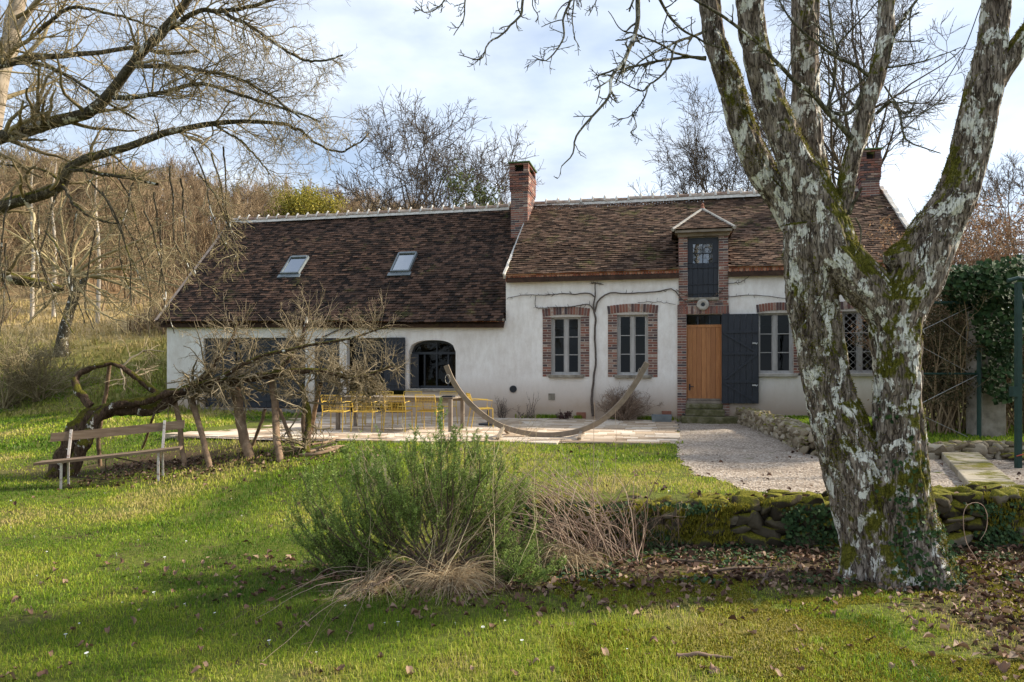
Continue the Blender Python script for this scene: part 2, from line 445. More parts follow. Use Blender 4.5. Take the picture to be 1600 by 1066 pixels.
M['navy'] = simple('blue_black_paint', [(.3, (.011, .014, .021)), (.7, (.021, .025, .035))], 6, .45, .15, .003, spec=.4)
M['dark_frame'] = simple('dark_frame_paint', [(.3, (.022, .026, .032)), (.7, (.035, .04, .047))], 6, .5, .1, .003)
M['grey_paint'] = simple('weathered_grey_paint', [(.3, (.30, .285, .265)), (.7, (.46, .44, .42))], 9, .7, .3, .003, stretch=(1, 1, .2))
M['stone'] = simple('worn_stone', [(.3, (.13, .11, .085)), (.5, (.24, .21, .165)), (.7, (.36, .33, .27))], 7, .92, .7, .015)
M['pale_stone'] = simple('pale_stone', [(.3, (.30, .27, .23)), (.7, (.48, .45, .40))], 7, .92, .5, .01)
M['mossy_stone'] = simple('mossy_step_stone', [(.3, (.055, .055, .022)), (.5, (.12, .11, .05)), (.7, (.24, .21, .15))], 6, .95, .8, .02)
def door_wood():
    m, nt, bs = new_mat('varnished_pine')
    n = noise_node(nt, 3, 9, .7, 1.2, stretch=(9, 9, .7))
    c = ramp(nt, n.outputs['Fac'], [(.25, (.22, .075, .02)), (.5, (.42, .17, .05)), (.75, (.56, .26, .09))]).outputs['Color']
    c = mixc(nt, math_node(nt, 'MULTIPLY', tint_node(nt), .6), c, (.24, .085, .025))
    nt.links.new(c, bs.inputs['Base Color']); setin(bs, 'Roughness', .5); bump(nt, bs, n.outputs['Fac'], .15, .003)
    return m
M['pine'] = door_wood()
M['grey_wood'] = simple('grey_weathered_wood', [(.3, (.12, .095, .07)), (.5, (.22, .18, .14)), (.7, (.34, .29, .23))], 4, .85, .4, .004, stretch=(1, 1, 1), use_tint=.3)
M['iron'] = simple('pale_metal', [(.3, (.35, .34, .33)), (.7, (.55, .54, .52))], 12, .45, .1, .002, metallic=.5)
M['zinc'] = simple('grey_flashing', [(.3, (.14, .16, .17)), (.7, (.22, .25, .26))], 6, .45, .1, .002, metallic=.3)
M['green_cap'] = simple('mossy_slab', [(.3, (.07, .12, .05)), (.7, (.16, .22, .11))], 9, .95, .5, .01)
M['black'] = simple('soot', [(.3, (.01, .01, .01)), (.7, (.02, .02, .02))], 5, .9, 0)
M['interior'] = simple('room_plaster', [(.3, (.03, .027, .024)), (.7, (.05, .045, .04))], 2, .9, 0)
M['terracotta'] = simple('terracotta', [(.3, (.18, .07, .045)), (.7, (.32, .14, .09))], 9, .85, .3, .004)
def glass_mat(name, tintc=(.5, .52, .52), refl=.10):
    m, nt, bs = new_mat(name); nt.nodes.remove(bs)
    tr = nt.nodes.new('ShaderNodeBsdfTransparent'); tr.inputs['Color'].default_value = (*tintc, 1)
    gl = nt.nodes.new('ShaderNodeBsdfGlossy'); gl.inputs['Roughness'].default_value = .03; gl.inputs['Color'].default_value = (.8, .85, .9, 1)
    fr = nt.nodes.new('ShaderNodeLayerWeight'); fr.inputs['Blend'].default_value = .25
    mx = nt.nodes.new('ShaderNodeMixShader'); f = math_node(nt, 'MULTIPLY', fr.outputs['Fresnel'], 1.0)
    f = math_node(nt, 'ADD', f, refl, True)
    nt.links.new(f, mx.inputs[0]); nt.links.new(tr.outputs[0], mx.inputs[1]); nt.links.new(gl.outputs[0], mx.inputs[2])
    n = noise_node(nt, 2.5, 3, .5); b = nt.nodes.new('ShaderNodeBump'); b.inputs['Strength'].default_value = .12; b.inputs['Distance'].default_value = .02
    nt.links.new(n.outputs['Fac'], b.inputs['Height']); nt.links.new(b.outputs['Normal'], gl.inputs['Normal'])
    nt.links.new(mx.outputs[0], nt.nodes['Material Output'].inputs['Surface']); return m
M['glass'] = glass_mat('window_glass', (.35, .36, .36), refl=.0)
M['sky_glass'] = glass_mat('skylight_glass', (.3, .33, .35), .45)

# ============================================================ the farmhouse
TH = math.atan(0.22)
HZ0 = 19.75
house = empty('farmhouse', (0, HZ0, 0), -TH)
tag(house, 'long white plastered farmhouse with brown tiled roofs, brick trimmed windows and navy shutters', 'house')
def hp(u, v=None, off=0.0):
    """photo pixel -> local (a, z) on the vertical plane `off` metres behind the facade"""
    q = (u - 800) / F; c, s = math.cos(TH), math.sin(TH)
    # point = (a c + off s, HZ0 - a s + off c);  X = q Z
    a = (q * (HZ0 + off * c) - off * s) / (c + q * s)
    Z = HZ0 - a * s + off * c
    return a if v is None else (a, EYE + (HOR - v) / F * Z)
def h2w(a, off, z):
    c, s = math.cos(TH), math.sin(TH)
    return np.array([a * c + off * s, HZ0 - a * s + off * c, z])
AL, AM, AR = -11.11, hp(790.5), 10.45
BASE = 0.0

def arch_curve(x0, x1, zs, rise, n=14, kind='seg'):
    """points from (x0,zs) to (x1,zs) arching by rise"""
    pts = []
    for i in range(n + 1):
        t = i / n; x = x0 + (x1 - x0) * t
        if kind == 'seg': z = zs + rise * (1 - (2*t - 1)**2)
        else:
            w = abs(2*t - 1); z = zs + rise * (1 - w**2.6) ** (1/2.2)
        pts.append((x, z))
    return pts

def wall_with_holes(x0, x1, zb, ztl, ztr, th, holes):
    """front wall between x0,x1; top slopes from ztl to ztr; holes (xa,xb,za,zb)"""
    mb = MB()
    xs = sorted(set([x0, x1] + [h[0] for h in holes] + [h[1] for h in holes]))
    zs = sorted(z for z in set([zb] + [h[2] for h in holes] + [h[3] for h in holes]) if z < min(ztl, ztr) - .01)
    top = lambda x: ztl + (ztr - ztl) * (x - x0) / (x1 - x0)
    for i in range(len(xs) - 1):
        xa, xb = xs[i], xs[i+1]; xm = (xa + xb) / 2
        for j in range(len(zs)):
            za = zs[j]
            if j < len(zs) - 1:
                zc = zs[j+1]; zm = (za + zc) / 2
                if any(h[0] < xm < h[1] and h[2] < zm < h[3] for h in holes): continue
                mb.add([(xa, 0, za), (xb, 0, za), (xb, 0, zc), (xa, 0, zc)], [(0, 1, 2, 3)])
            else:
                if any(h[0] < xm < h[1] and h[3] > za + .01 for h in holes): continue
                mb.add([(xa, 0, za), (xb, 0, za), (xb, 0, top(xb)), (xa, 0, top(xa))], [(0, 1, 2, 3)])
    for (xa, xb, za, zc) in holes:
        mb.add([(xa, 0, za), (xa, th, za), (xa, th, zc), (xa, 0, zc)], [(3, 2, 1, 0)])
        mb.add([(xb, 0, za), (xb, th, za), (xb, th, zc), (xb, 0, zc)], [(0, 1, 2, 3)])
        mb.add([(xa, 0, zc), (xb, 0, zc), (xb, th, zc), (xa, th, zc)], [(0, 1, 2, 3)])
        mb.add([(xa, 0, za), (xb, 0, za), (xb, th, za), (xa, th, za)], [(3, 2, 1, 0)])
    return mb

# ---- openings (photo pixels -> metres)
def rect(u0, u1, v0, v1):
    a0, a1 = hp(u0), hp(u1); z0 = hp((u0+u1)/2, v1)[1]; z1 = hp((u0+u1)/2, v0)[1]
    return [a0, a1, z0, z1]
O1 = rect(318, 477, 528, 638)
O2 = rect(491, 633, 528, 645)
O3 = rect(638.5, 712, 531.5, 607.5)
W1 = rect(861.5, 907, 495.5, 585.5)
W2 = rect(964.5, 1012.5, 491.5, 586)
W3 = rect(1183.5, 1239.5, 489, 583.5)
W4 = rect(1316, 1374, 486, 583)
DR = rect(1072.5, 1128, 491, 629)
DM = rect(1074.7, 1122.8, 370.7, 465.2)
eL0, eL1 = hp(250, 508)[1], hp(785, 507)[1]
eR0, eR1 = hp(792, 441)[1], hp(1225, 426.5)[1]; eR1 = eR0 + (eR1 - eR0) * (AR - AM) / (hp(1225) - AM)

def add_arch_fill(mb, x0, x1, zs, rise, ztop, th, kind):
    pts = arch_curve(x0, x1, zs, rise, 18, kind)
    for (xa, za), (xb, zb_) in zip(pts[:-1], pts[1:]):
        mb.add([(xa, 0, za), (xb, 0, zb_), (xb, 0, ztop), (xa, 0, ztop)], [(0, 1, 2, 3)])
        mb.add([(xa, 0, za), (xb, 0, zb_), (xb, th, zb_), (xa, th, za)], [(0, 1, 2, 3)])
wl = wall_with_holes(AL, AM, BASE, eL0 + .1, eL1 + .1, .42, [O1, O2, O3])
add_arch_fill(wl, O3[0], O3[1], O3[3] - .34, .34, O3[3], .42, 'round')
# left gable, closing faces
RY = 3.8; RZL, RZR = 7.22, 7.27
def roofz_L(y): return 3.22 + (RZL - 3.22) * (y + .3) / (RY + .3)
def roofz_R(y): return 4.36 + (RZR - 4.36) * (y + .3) / (RY + .3)
g0 = eL0 + .1
wl.add([(AL, 0, BASE), (AL, 7.6, BASE), (AL, 7.6, 3.1), (AL, RY, RZL - .12), (AL, 0, g0)], [(4, 3, 2, 1, 0)])
wl.add([(AL, 7.6, BASE), (AM, 7.6, BASE), (AM, 7.6, 3.1), (AL, 7.6, 3.1)], [(3, 2, 1, 0)])
wl.build('wall', M['plaster'], house)
WJ = .07
wr = wall_with_holes(AM, AR, BASE, eR0 + .1, eR1 + .1, .42, [W1, W2, W3, W4, DR, DM])
wr.add([(AR, 0, BASE), (AR, 7.6, BASE), (AR, 7.6, 4.2), (AR, RY, RZR - .12), (AR, 0, eR1)], [(0, 1, 2, 3, 4)])
wr.add([(AM, 7.6, BASE), (AR, 7.6, BASE), (AR, 7.6, 4.2), (AM, 7.6, 4.2)], [(3, 2, 1, 0)])
# gable wall of the taller right range where it rises above the left roof
wr.add([(AM, 0, 3.0), (AM, 7.6, 3.0), (AM, 7.6, 4.2), (AM, RY, RZR - .12), (AM, 0, eR0 + .1)], [(4, 3, 2, 1, 0)])
wr.build('wall', M['plaster'], house)
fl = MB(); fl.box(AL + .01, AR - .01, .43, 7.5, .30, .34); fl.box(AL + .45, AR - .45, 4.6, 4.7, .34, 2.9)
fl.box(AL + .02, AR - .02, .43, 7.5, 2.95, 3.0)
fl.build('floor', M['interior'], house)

# ---- roofs from individual plain tiles
def tile_roof(name, mat, a0, a1b, y0, z0, y1, z1, a0t=None, a1t=None, expo=.115, tw=.175, seed=1, sag=.055, zl=None, notch=None):
    """courses from eave (y0,z0) to ridge (y1,z1); a0/a1 at the eave, a0t/a1t at the ridge"""
    r = np.random.default_rng(seed); mb = MB()
    L = math.hypot(y1 - y0, z1 - z0); n = int(L / expo); uy, uz = (y1 - y0) / L, (z1 - z0) / L
    ny, nz = -uz, uy
    a0t = a0 if a0t is None else a0t; a1t = a1b if a1t is None else a1t
    deck = MB()
    VT, TT = [], []
    for c in range(n + 1):
        s = c * expo; f = min(s / L, 1)
        xa, xb = a0 + (a0t - a0) * f, a1b + (a1t - a1b) * f
        cnt = int((xb - xa) / tw); off = (c % 2) * .5 * tw
        x = xa - off
        while x < xb - .02:
            x2 = min(x + tw - .006 + r.normal(0, .002), xb); x1 = max(x, xa)
            if notch and y0 + uy * s < notch[2]:
                if notch[0] < (x1 + x2) / 2 < notch[1]: x += tw; continue
            if x2 - x1 > .03:
                lift = .030 + r.normal(0, .006); ln = expo + .05 + r.normal(0, .006); ss = s + r.normal(0, .004)
                w = sag * (float(vnoise(x * .35, s * .5, 0, seed)) - .5) * 2 - sag * 1.2 * math.sin(math.pi * min(max((x - a0) / (a1b - a0), 0), 1)) * .6
                ez = 0 if zl is None else zl * (1 - (x - a0) / (a1b - a0)) * (1 - f)
                tl = r.normal(0, .003)
                def P(xx, sl, h): 
                    h = h + w
                    return (xx, y0 + uy * sl + ny * h, z0 + uz * sl + nz * h + ez)
                vs = [P(x1, ss, lift - .018), P(x2, ss, lift - .018 + tl), P(x2, ss, lift + tl), P(x1, ss, lift), P(x2, ss + ln, .004), P(x1, ss + ln, .004)]
                t = r.random()
                mb.add(vs, [(0, 1, 2, 3), (3, 2, 4, 5), (1, 4, 2), (0, 3, 5)], t)
            x += tw
    return mb
tl = tile_roof('roof', None, AL - .12, AM - .01, -.34, 3.14, RY, RZL, a0t=-11.42, seed=3, zl=.16)
roofL = tl.build('roof', M['tile_dark'], house)
tr_ = tile_roof('roof', None, AM + .03, AR + .06, -.20, 4.49, RY, RZR, a1t=AR + .06, seed=5, expo=.112, notch=(hp(1060.5) - .02, hp(1137.7) + .02, 1.2))
roofR = tr_.build('roof', M['tile_brown'], house)
# back slopes and closed under-decks
bk = MB()
def deck(x0, x1, x0t, ze0, ze1, rz, t=.10, sides=(0, 1), ycut=None):
    # slightly under the tiles
    for sgn in sides:
        ye = ycut if ycut is not None else -.16 if sgn == 0 else 2 * RY + .16
        bk.add([(x0, ye, ze0 - .09), (x1, ye, ze1 - .09), (x1, RY, rz - .17), (x0t, RY, rz - .17),
                (x0, ye, ze0 - .09 - t), (x1, ye, ze1 - .09 - t), (x1, RY, rz - .17 - t), (x0t, RY, rz - .17 - t)],
               [(0, 1, 2, 3), (7, 6, 5, 4), (0, 4, 5, 1), (1, 5, 6, 2), (2, 6, 7, 3), (3, 7, 4, 0)])
deck(AL - .1, AM - .03, -11.4, 3.30, 3.16, RZL); 
dl_, dr_ = hp(1060.5) + .01, hp(1137.7) - .01
deck(AM + .05, dl_, AM + .05, 4.41, 4.41, RZR, sides=(0,)); deck(dr_, AR + .02, dr_, 4.41, 4.41, RZR, sides=(0,)); deck(AM + .05, AR + .02, AM + .05, 4.36, 4.36, RZR, sides=(1,))
zc_ = 4.36 + (RZR - 4.36) * 1.6 / 4.1; deck(dl_ + .001, dr_ - .001, dl_ + .001, zc_ - .08, zc_ - .08, RZR, sides=(0,), ycut=1.3)
bk.build('roof_deck', M['tile_dark'], roofL)

# ---- ridge tiles with mortar crests
def ridge(x0, x1, z, name, parent, step=.385, seed=0):
    r = np.random.default_rng(seed); mb = MB(); mm = MB(); x = x0; n = max(1, round((x1 - x0) / step)); st = (x1 - x0) / n
    for i in range(n):
        xa, xb = x0 + i * st, x0 + (i + 1) * st; zz = z + .012 * math.sin(i * 1.7) + r.normal(0, .005); K = 8
        vs = []
        for xx, rr in ((xa, .125), (xb, .112)):
            for k in range(K + 1):
                a = math.pi * k / K; vs.append((xx, RY - math.cos(a) * rr * 1.15, zz - .02 + math.sin(a) * rr))
        mb.add(vs, [(k, k + 1, K + 2 + k, K + 1 + k) for k in range(K)], r.random())
        # mortar collar + crest
        h = .055 + r.random() * .02; vs = []
        for xx, rr in ((xb - .035, .128), (xb - .005, .155), (xb + .035, .14)):
            for k in range(K + 1):
                a = math.pi * k / K; e = h * math.sin(a) ** 6
                vs.append((xx, RY - math.cos(a) * rr * 1.1, zz - .02 + math.sin(a) * rr + e * (1 if rr > .15 else .45)))
        mm.add(vs, [(j*(K+1)+k, j*(K+1)+k+1, (j+1)*(K+1)+k+1, (j+1)*(K+1)+k) for j in range(2) for k in range(K)], r.random())
    # mortar bedding along the foot
    N = 60
    for i in range(N):
        xa, xb = x0 + (x1 - x0) * i / N, x0 + (x1 - x0) * (i + 1) / N; d = .02 * r.random()
        mm.add([(xa, RY - .165 - d, z - .125), (xb, RY - .165 - d, z - .125), (xb, RY - .12, z - .02), (xa, RY - .12, z - .02)], [(0, 1, 2, 3)], r.random())
    o = mb.build('ridge_tiles', M['ridge'], parent, smooth=True); mm.build('mortar_crests', M['ridge_mortar'], parent, smooth=True)
ridge(-11.45, hp(797, off=RY), RZL + .03, 'ridge', roofL, seed=1)
ridge(hp(836, off=RY), hp(1345, off=RY) , RZR + .02, 'ridge', roofR, seed=2)
# verges
vg = MB()
n = 14
for i in range(n):
    f0, f1 = i / n, (i + 1) / n
    def vp(f, dx, h): return (AL - .12 + (-11.42 - AL + .12) * f + dx, -.34 + (RY + .34) * f - .6 * h, 3.30 + (RZL - 3.30) * f + .7 * h)
    vg.add([vp(f0, -.05, -.10), vp(f1, -.05, -.10), vp(f1, -.05, .035), vp(f0, -.05, .035), vp(f0, .07, .045), vp(f1, .07, .045)], [(0, 3, 2, 1), (3, 4, 5, 2)])
vg.build('verge', M['ridge'], roofL)
vg = MB()
def verge_strip(mb, x0, x1, ya, za, yb, zb, h0, h1, seed=1, n=26):
    r = np.random.default_rng(seed); L = math.hypot(yb-ya, zb-za); ny, nz = -(zb-za)/L, (yb-ya)/L
    hs = [h1 + r.normal(0, .012) for _ in range(n + 1)]; ws = [r.normal(0, .012) for _ in range(n + 1)]
    P = lambda i, x, h: (x, ya + (yb-ya)*i/n + ny*h, za + (zb-za)*i/n + nz*h)
    for i in range(n):
        a = [P(i, x0, h0), P(i, x1 + ws[i], h0), P(i, x1 + ws[i], hs[i]), P(i, x0, hs[i])]
        b = [P(i+1, x0, h0), P(i+1, x1 + ws[i+1], h0), P(i+1, x1 + ws[i+1], hs[i+1]), P(i+1, x0, hs[i+1])]
        mb.add(a + b, [(0, 1, 5, 4), (1, 2, 6, 5), (2, 3, 7, 6), (3, 0, 4, 7), (0, 3, 2, 1), (4, 5, 6, 7)])
verge_strip(vg, AM - .03, AM + .03, -.24, 4.42, RY - .6, RZR - .46, -.10, .05)
vg.build('verge', M['ridge_mortar'], roofR); vg = MB()
verge_strip(vg, AR + .04, AR + .15, -.24, 4.42, RY, RZR, -.14, .06, 4)
vg.build('verge', M['ridge_mortar'], roofR)

# ---- brickwork from single bricks
def bricks_face(mb, x0, x1, z0, z1, y, dep=.02, bl=.215, bh=.058, j=.011, seed=0, axis='x', yb=None, soldier=False, rag=None):
    """lays bricks standing `dep` proud of the mortar plane"""
    r = np.random.default_rng(seed)
    def put(a0, a1, c0, c1):
        t = r.random(); p = r.normal(0, .002)
        if axis == 'x': mb.box(a0, a1, y - dep - p, y + .03, c0, c1, t)
        elif axis == '+a': mb.box(y - .03, y + dep + p, a0, a1, c0, c1, t)
        else: mb.box(y - dep - p, y + .03, a0, a1, c0, c1, t)
    if soldier:
        n = max(1, round((x1 - x0) / (bh + j))); w = (x1 - x0) / n
        for i in range(n): put(x0 + i*w + j/2, x0 + (i+1)*w - j/2, z0, z1)
        return
    n = max(1, round((z1 - z0) / (bh + j))); h = (z1 - z0) / n
    for i in range(n):
        za, zb_ = z0 + i*h + j/2, z0 + (i+1)*h - j/2
        x = x0 - (bl + j) * (.5 if i % 2 else 0) * 1.0
        while x < x1 - .01:
            L_ = bl if not (i % 3 == 1) else bl * .52
            xa, xb = max(x, x0), min(x + L_, x1)
            if xb - xa > .03: put(xa, xb, za, zb_)
            x += L_ + j

# frieze under the eaves: soldier course + a projecting course
def frieze(name, a0, a1, z0l, z0r, hh, seed, parent, two=True):
    mb = MB(); mo = MB(); r = np.random.default_rng(seed); n = int((a1 - a0) / .072)
    for i in range(n):
        xa, xb = a0 + (a1-a0)*i/n, a0 + (a1-a0)*(i+1)/n; z = z0l + (z0r - z0l) * (i+.5) / n
        mb.box(xa + .009, xb - .009, -.085 - r.random()*.006, .02, z + r.normal(0, .003), z + hh, r.random())
        if two and i % 3 == 0:
            xb3 = a0 + (a1-a0)*min(i+3, n)/n
            mb.box(xa + .004, xb3 - .004, -.12, .02, z + hh + .008, z + hh + .065, r.random())
    mo.add([(a0, -.06, z0l), (a1, -.06, z0r), (a1, -.06, z0r + hh + .08), (a0, -.06, z0l + hh + .08)], [(0, 1, 2, 3)])
    mo.add([(a0, -.06, z0l), (a1, -.06, z0r), (a1, .0, z0r), (a0, .0, z0l)], [(3, 2, 1, 0)])
    o = mb.build('frieze', M['brick_frieze'], parent); mo.build('mortar', M['mortar'], o)
frieze('frieze', AM, DM[0] - .22, eR0 - .0, eR0 + (eR1-eR0)*.44, .15, 1, house)
frieze('frieze', DM[1] + .24, AR, eR0 + (eR1-eR0)*.56, eR1, .15, 2, house)
frieze('frieze', AL, AM - .03, eL0, eL1, .085, 3, house, False)

# ---- windows
def casement(op, name, rows=3, mat='grey_paint', y=.13, fw=.055, lattice=False):
    x0, x1, z0, z1 = op
    f = MB(); xm = (x0 + x1) / 2
    f.box(x0, x0 + fw, y - .03, y + .05, z0, z1); f.box(x1 - fw, x1, y - .03, y + .05, z0, z1)
    f.box(x0 + fw, x1 - fw, y - .03, y + .05, z0, z0 + fw * 1.3); f.box(x0 + fw, x1 - fw, y - .03, y + .05, z1 - fw, z1)
    f.box(xm - .045, xm + .045, y - .045, y + .04, z0 + fw * 1.3, z1 - fw)
    bw = .022
    for k in range(1, rows):
        z = z0 + fw + (z1 - z0 - 2*fw) * k / rows
        f.box(x0 + fw, xm - .045, y - .018, y + .02, z - bw/2, z + bw/2); f.box(xm + .045, x1 - fw, y - .018, y + .02, z - bw/2, z + bw/2)
    for xa, xb in ((x0 + fw, xm - .045), (xm + .045, x1 - fw)):
        s = .028
        f.box(xa, xa + s, y - .022, y + .02, z0 + fw*1.3, z1 - fw, .4); f.box(xb - s, xb, y - .022, y + .02, z0 + fw*1.3, z1 - fw, .4)
    w = f.build('window', M[mat], house, bevel=.004)
    g = MB(); g.add([(x0 + .01, y + .012, z0), (x1 - .01, y + .012, z0), (x1 - .01, y + .012, z1), (x0 + .01, y + .012, z1)], [(0, 1, 2, 3)])
    g.build('glass', M['glass'], w)
    if lattice:
        l = MB(); st = .17; W_, H_ = x1 - x0, z1 - z0; k = -int(H_/st) - 1
        while k * st < W_:
            for sg in (1, -1):
                p, q = [], None
                a, b = k*st, k*st + H_
                t0, t1 = max(0, -a / H_), min(1, (W_ - a) / H_)
                if t1 > t0:
                    xA, xB = a + t0*H_, a + t1*H_; zA, zB = t0*H_, t1*H_
                    if sg < 0: zA, zB = H_ - zA, H_ - zB
                    l.bar((x0 + xA, y - .06 + sg*.004, z0 + zA), (x0 + xB, y - .06 + sg*.004, z0 + zB), .008, .008)
            k += 1
        l.build('lattice', M['iron'], w)
    return w
def sill(op, d0=.08, d1=.05, h=.09, mat='stone', parent=None, z=None, out=.10):
    zt = op[2] - .004 if z is None else z
    s = MB(); s.box(op[0] - d0, op[1] + d1, -out, .42, zt - h, zt); return s.build('sill', M[mat], parent or house, bevel=.012)
def surround(op, side, head, rise, seed, skip_left=False, skip_right=False, drop=.06, parent=None):
    x0, x1, z0, z1 = op; mb = MB(); mo = MB(); r = np.random.default_rng(seed)
    zt = z1 + .01
    for k, (xa, xb, sk) in enumerate(((x0 - side, x0, skip_left), (x1, x1 + side, skip_right))):
        if sk: continue
        nrow = max(1, round((zt - z0 + drop) / .069)); h = (zt - z0 + drop) / nrow
        for i in range(nrow):
            za = z0 - drop + i*h
            tooth = 0
            # one long or two short bricks
            if i % 2: cells = [(xa, xb)]
            else:
                m_ = (xa + xb)/2 + r.normal(0, .01); cells = [(xa, m_ - .005), (m_ + .005, xb)]
            for (p, q) in cells: mb.box(p + .006, q - .006, -.012 - r.random()*.006, .12, za + .0085, za + h - .0085, r.random())
        mo.box(xa, xb, -.004, .14, z0 - drop, zt)
    # segmental head of standing bricks
    n = max(3, round((x1 - x0 + 2*side) / .078)); X0, X1 = x0 - side, x1 + side
    if skip_left: X0 = x0 - .02
    if skip_right: X1 = x1 + .02
    ww = (X1 - X0) / n
    for i in range(n):
        t = (i + .5) / n; xc = X0 + (X1-X0)*t; zz = zt + rise * (1 - (2*t - 1)**2); lean = (2*t - 1) * .22
        hb = head
        b = [(xc - ww/2 + .006, zz), (xc + ww/2 - .006, zz), (xc + ww/2 - .006 + lean*hb*.5, zz + hb), (xc - ww/2 + .006 + lean*hb*.5, zz + hb)]
        d = -.016 - r.random()*.006
        mb.hexa([(b[0][0], d, b[0][1]), (b[1][0], d, b[1][1]), (b[1][0], .12, b[1][1]), (b[0][0], .12, b[0][1])],
                [(b[3][0], d, b[3][1]), (b[2][0], d, b[2][1]), (b[2][0], .12, b[2][1]), (b[3][0], .12, b[3][1])], r.random())
        m0 = zt + rise * (1 - (2*(i/n) - 1)**2); m1 = zt + rise * (1 - (2*((i+1)/n) - 1)**2)
        xa, xb = X0 + (X1-X0)*i/n, X0 + (X1-X0)*(i+1)/n
        mo.hexa([(xa, -.006, zt - .015), (xb, -.006, zt - .015), (xb, .11, zt - .015), (xa, .11, zt - .015)],
                [(xa, -.006, m0 + hb*.97), (xb, -.006, m1 + hb*.97), (xb, .11, m1 + hb*.97), (xa, .11, m0 + hb*.97)], .5)
    o = mb.build('brick_surround', M['brick'], parent or house); mo.build('mortar', M['mortar'], o); return o
for op, sd_, lat, sl, sr, hd in ((W1, .245, False, False, False, .21), (W2, .255, False, False, False, .22), (W3, .20, False, True, False, .20), (W4, .2, True, False, False, .2)):
    w = casement(op, 'window', lattice=lat)
    surround(op, sd_, hd, .06, int(op[0]*10) + 50, sl, sr, parent=w)
    s = sill(op, .07, .10, .085, 'stone' if op in (W1, W2) else 'pale_stone', w)

# arched dark window in the left range
def arched_window():
    x0, x1, z0, z1 = O3; y = .30; f = MB()
    pts = arch_curve(x0, x1, z1 - .34, .34, 22, 'round')
    ins = [(x0 + (x - x0) * .93 + (x1 - x0) * .035, z - .07) for x, z in pts]
    for i in range(len(pts) - 1):
        a, b, c, d = pts[i], pts[i+1], ins[i+1], ins[i]
        f.hexa([(d[0], y-.03, d[1]), (c[0], y-.03, c[1]), (c[0], y+.04, c[1]), (d[0], y+.04, d[1])], [(a[0], y-.03, a[1]), (b[0], y-.03, b[1]), (b[0], y+.04, b[1]), (a[0], y+.04, a[1])])
    f.box(x0, x0 + .05, y - .03, y + .04, z0, z1 - .34); f.box(x1 - .05, x1, y - .03, y + .04, z0, z1 - .34); f.box(x0, x1, y - .035, y + .04, z0, z0 + .08)
    zt = hp(675, 552, .3)[1]; f.box(x0, x1, y - .05, y + .04, zt - .035, zt + .035)
    for u in (664, 683, 701):
        a = hp(u, off=.3); f.box(a - .022, a + .022, y - .04, y + .035, z0, zt)
    for u in (683,): a = hp(u, off=.3); f.box(a - .018, a + .018, y - .03, y + .03, zt, z1 - .07)
    w = f.build('window', M['dark_frame'], house)
    g = MB(); g.add([(p[0], y + .01, p[1]) for p in pts][::-1] + [(x0, y + .01, z0), (x1, y + .01, z0)], [tuple(range(len(pts) + 2))])
    g.build('glass', M['glass'], w)
    s = MB(); s.box(x0 + .02, x0 + .26, .12, .16, z0 + .02, zt - .02); s.build('shutter_leaf', M['navy'], w)
    sill(O3, .06, .06, .07, 'stone', w, out=.12)
arched_window()

# big openings of the left range
def board_leaf(mb, x0, x1, y, z0, z1, nb, seed=0):
    r = np.random.default_rng(seed); w = (x1 - x0) / nb
    for i in range(nb): mb.box(x0 + i*w + .003, x0 + (i+1)*w - .003, y - .02 - r.random()*.002, y + .02, z0, z1, r.random())
x0, x1, z0, z1 = O1
xs_ = [x0, hp(366), hp(421), x1]
for i in range(3):
    mb = MB(); yy = .10 if i != 1 else .16; board_leaf(mb, xs_[i] + .01, xs_[i+1] - .01, yy, z0 + .02, z1 - .01, 7, i)
    for zz in (z0 + .25, z1 - .25): mb.box(xs_[i] + .03, xs_[i+1] - .03, yy - .045, yy - .022, zz - .05, zz + .05)
    o = mb.build('sliding_shutter', M['navy'], house, bevel=.003)
    if i == 2:
        h = MB(); h.tube([(xs_[2] + .1, yy - .07, z0 + .95), (xs_[2] + .1, yy - .07, z0 + 1.15)], .012); h.build('handle', M['iron'], o)
s = MB(); s.box(x0 - .05, x1 + .05, -.10, .42, z0 - .22, z0 - .004); s.build('doorstep', M['stone'], house, bevel=.01)
x0, x1, z0, z1 = O2; y = .28
f = MB(); a = [x0, hp(530), hp(541), hp(566), hp(599), x1]
f.box(x0, x1, y - .04, y + .05, z1 - .07, z1); f.box(x0, x1, y - .04, y + .05, z0, z0 + .06)
for xx in (x0 + .03, a[3], a[4], x1 - .03): f.box(xx - .03, xx + .03, y - .04, y + .05, z0 + .06, z1 - .07)
fw_ = f.build('glazed_door', M['dark_frame'], house)
g = MB(); g.add([(x0, y + .01, z0), (x1, y + .01, z0), (x1, y + .01, z1), (x0, y + .01, z1)], [(0, 1, 2, 3)]); g.build('glass', M['glass'], fw_)
p = MB(); p.box(a[1], a[2], .02, .24, z0, z1); p.build('post', M['plaster'], house)
mb = MB(); board_leaf(mb, x0 + .01, a[1] - .01, .06, z0 + .03, z1 - .02, 5, 9); mb.build('shutter', M['navy'], house)
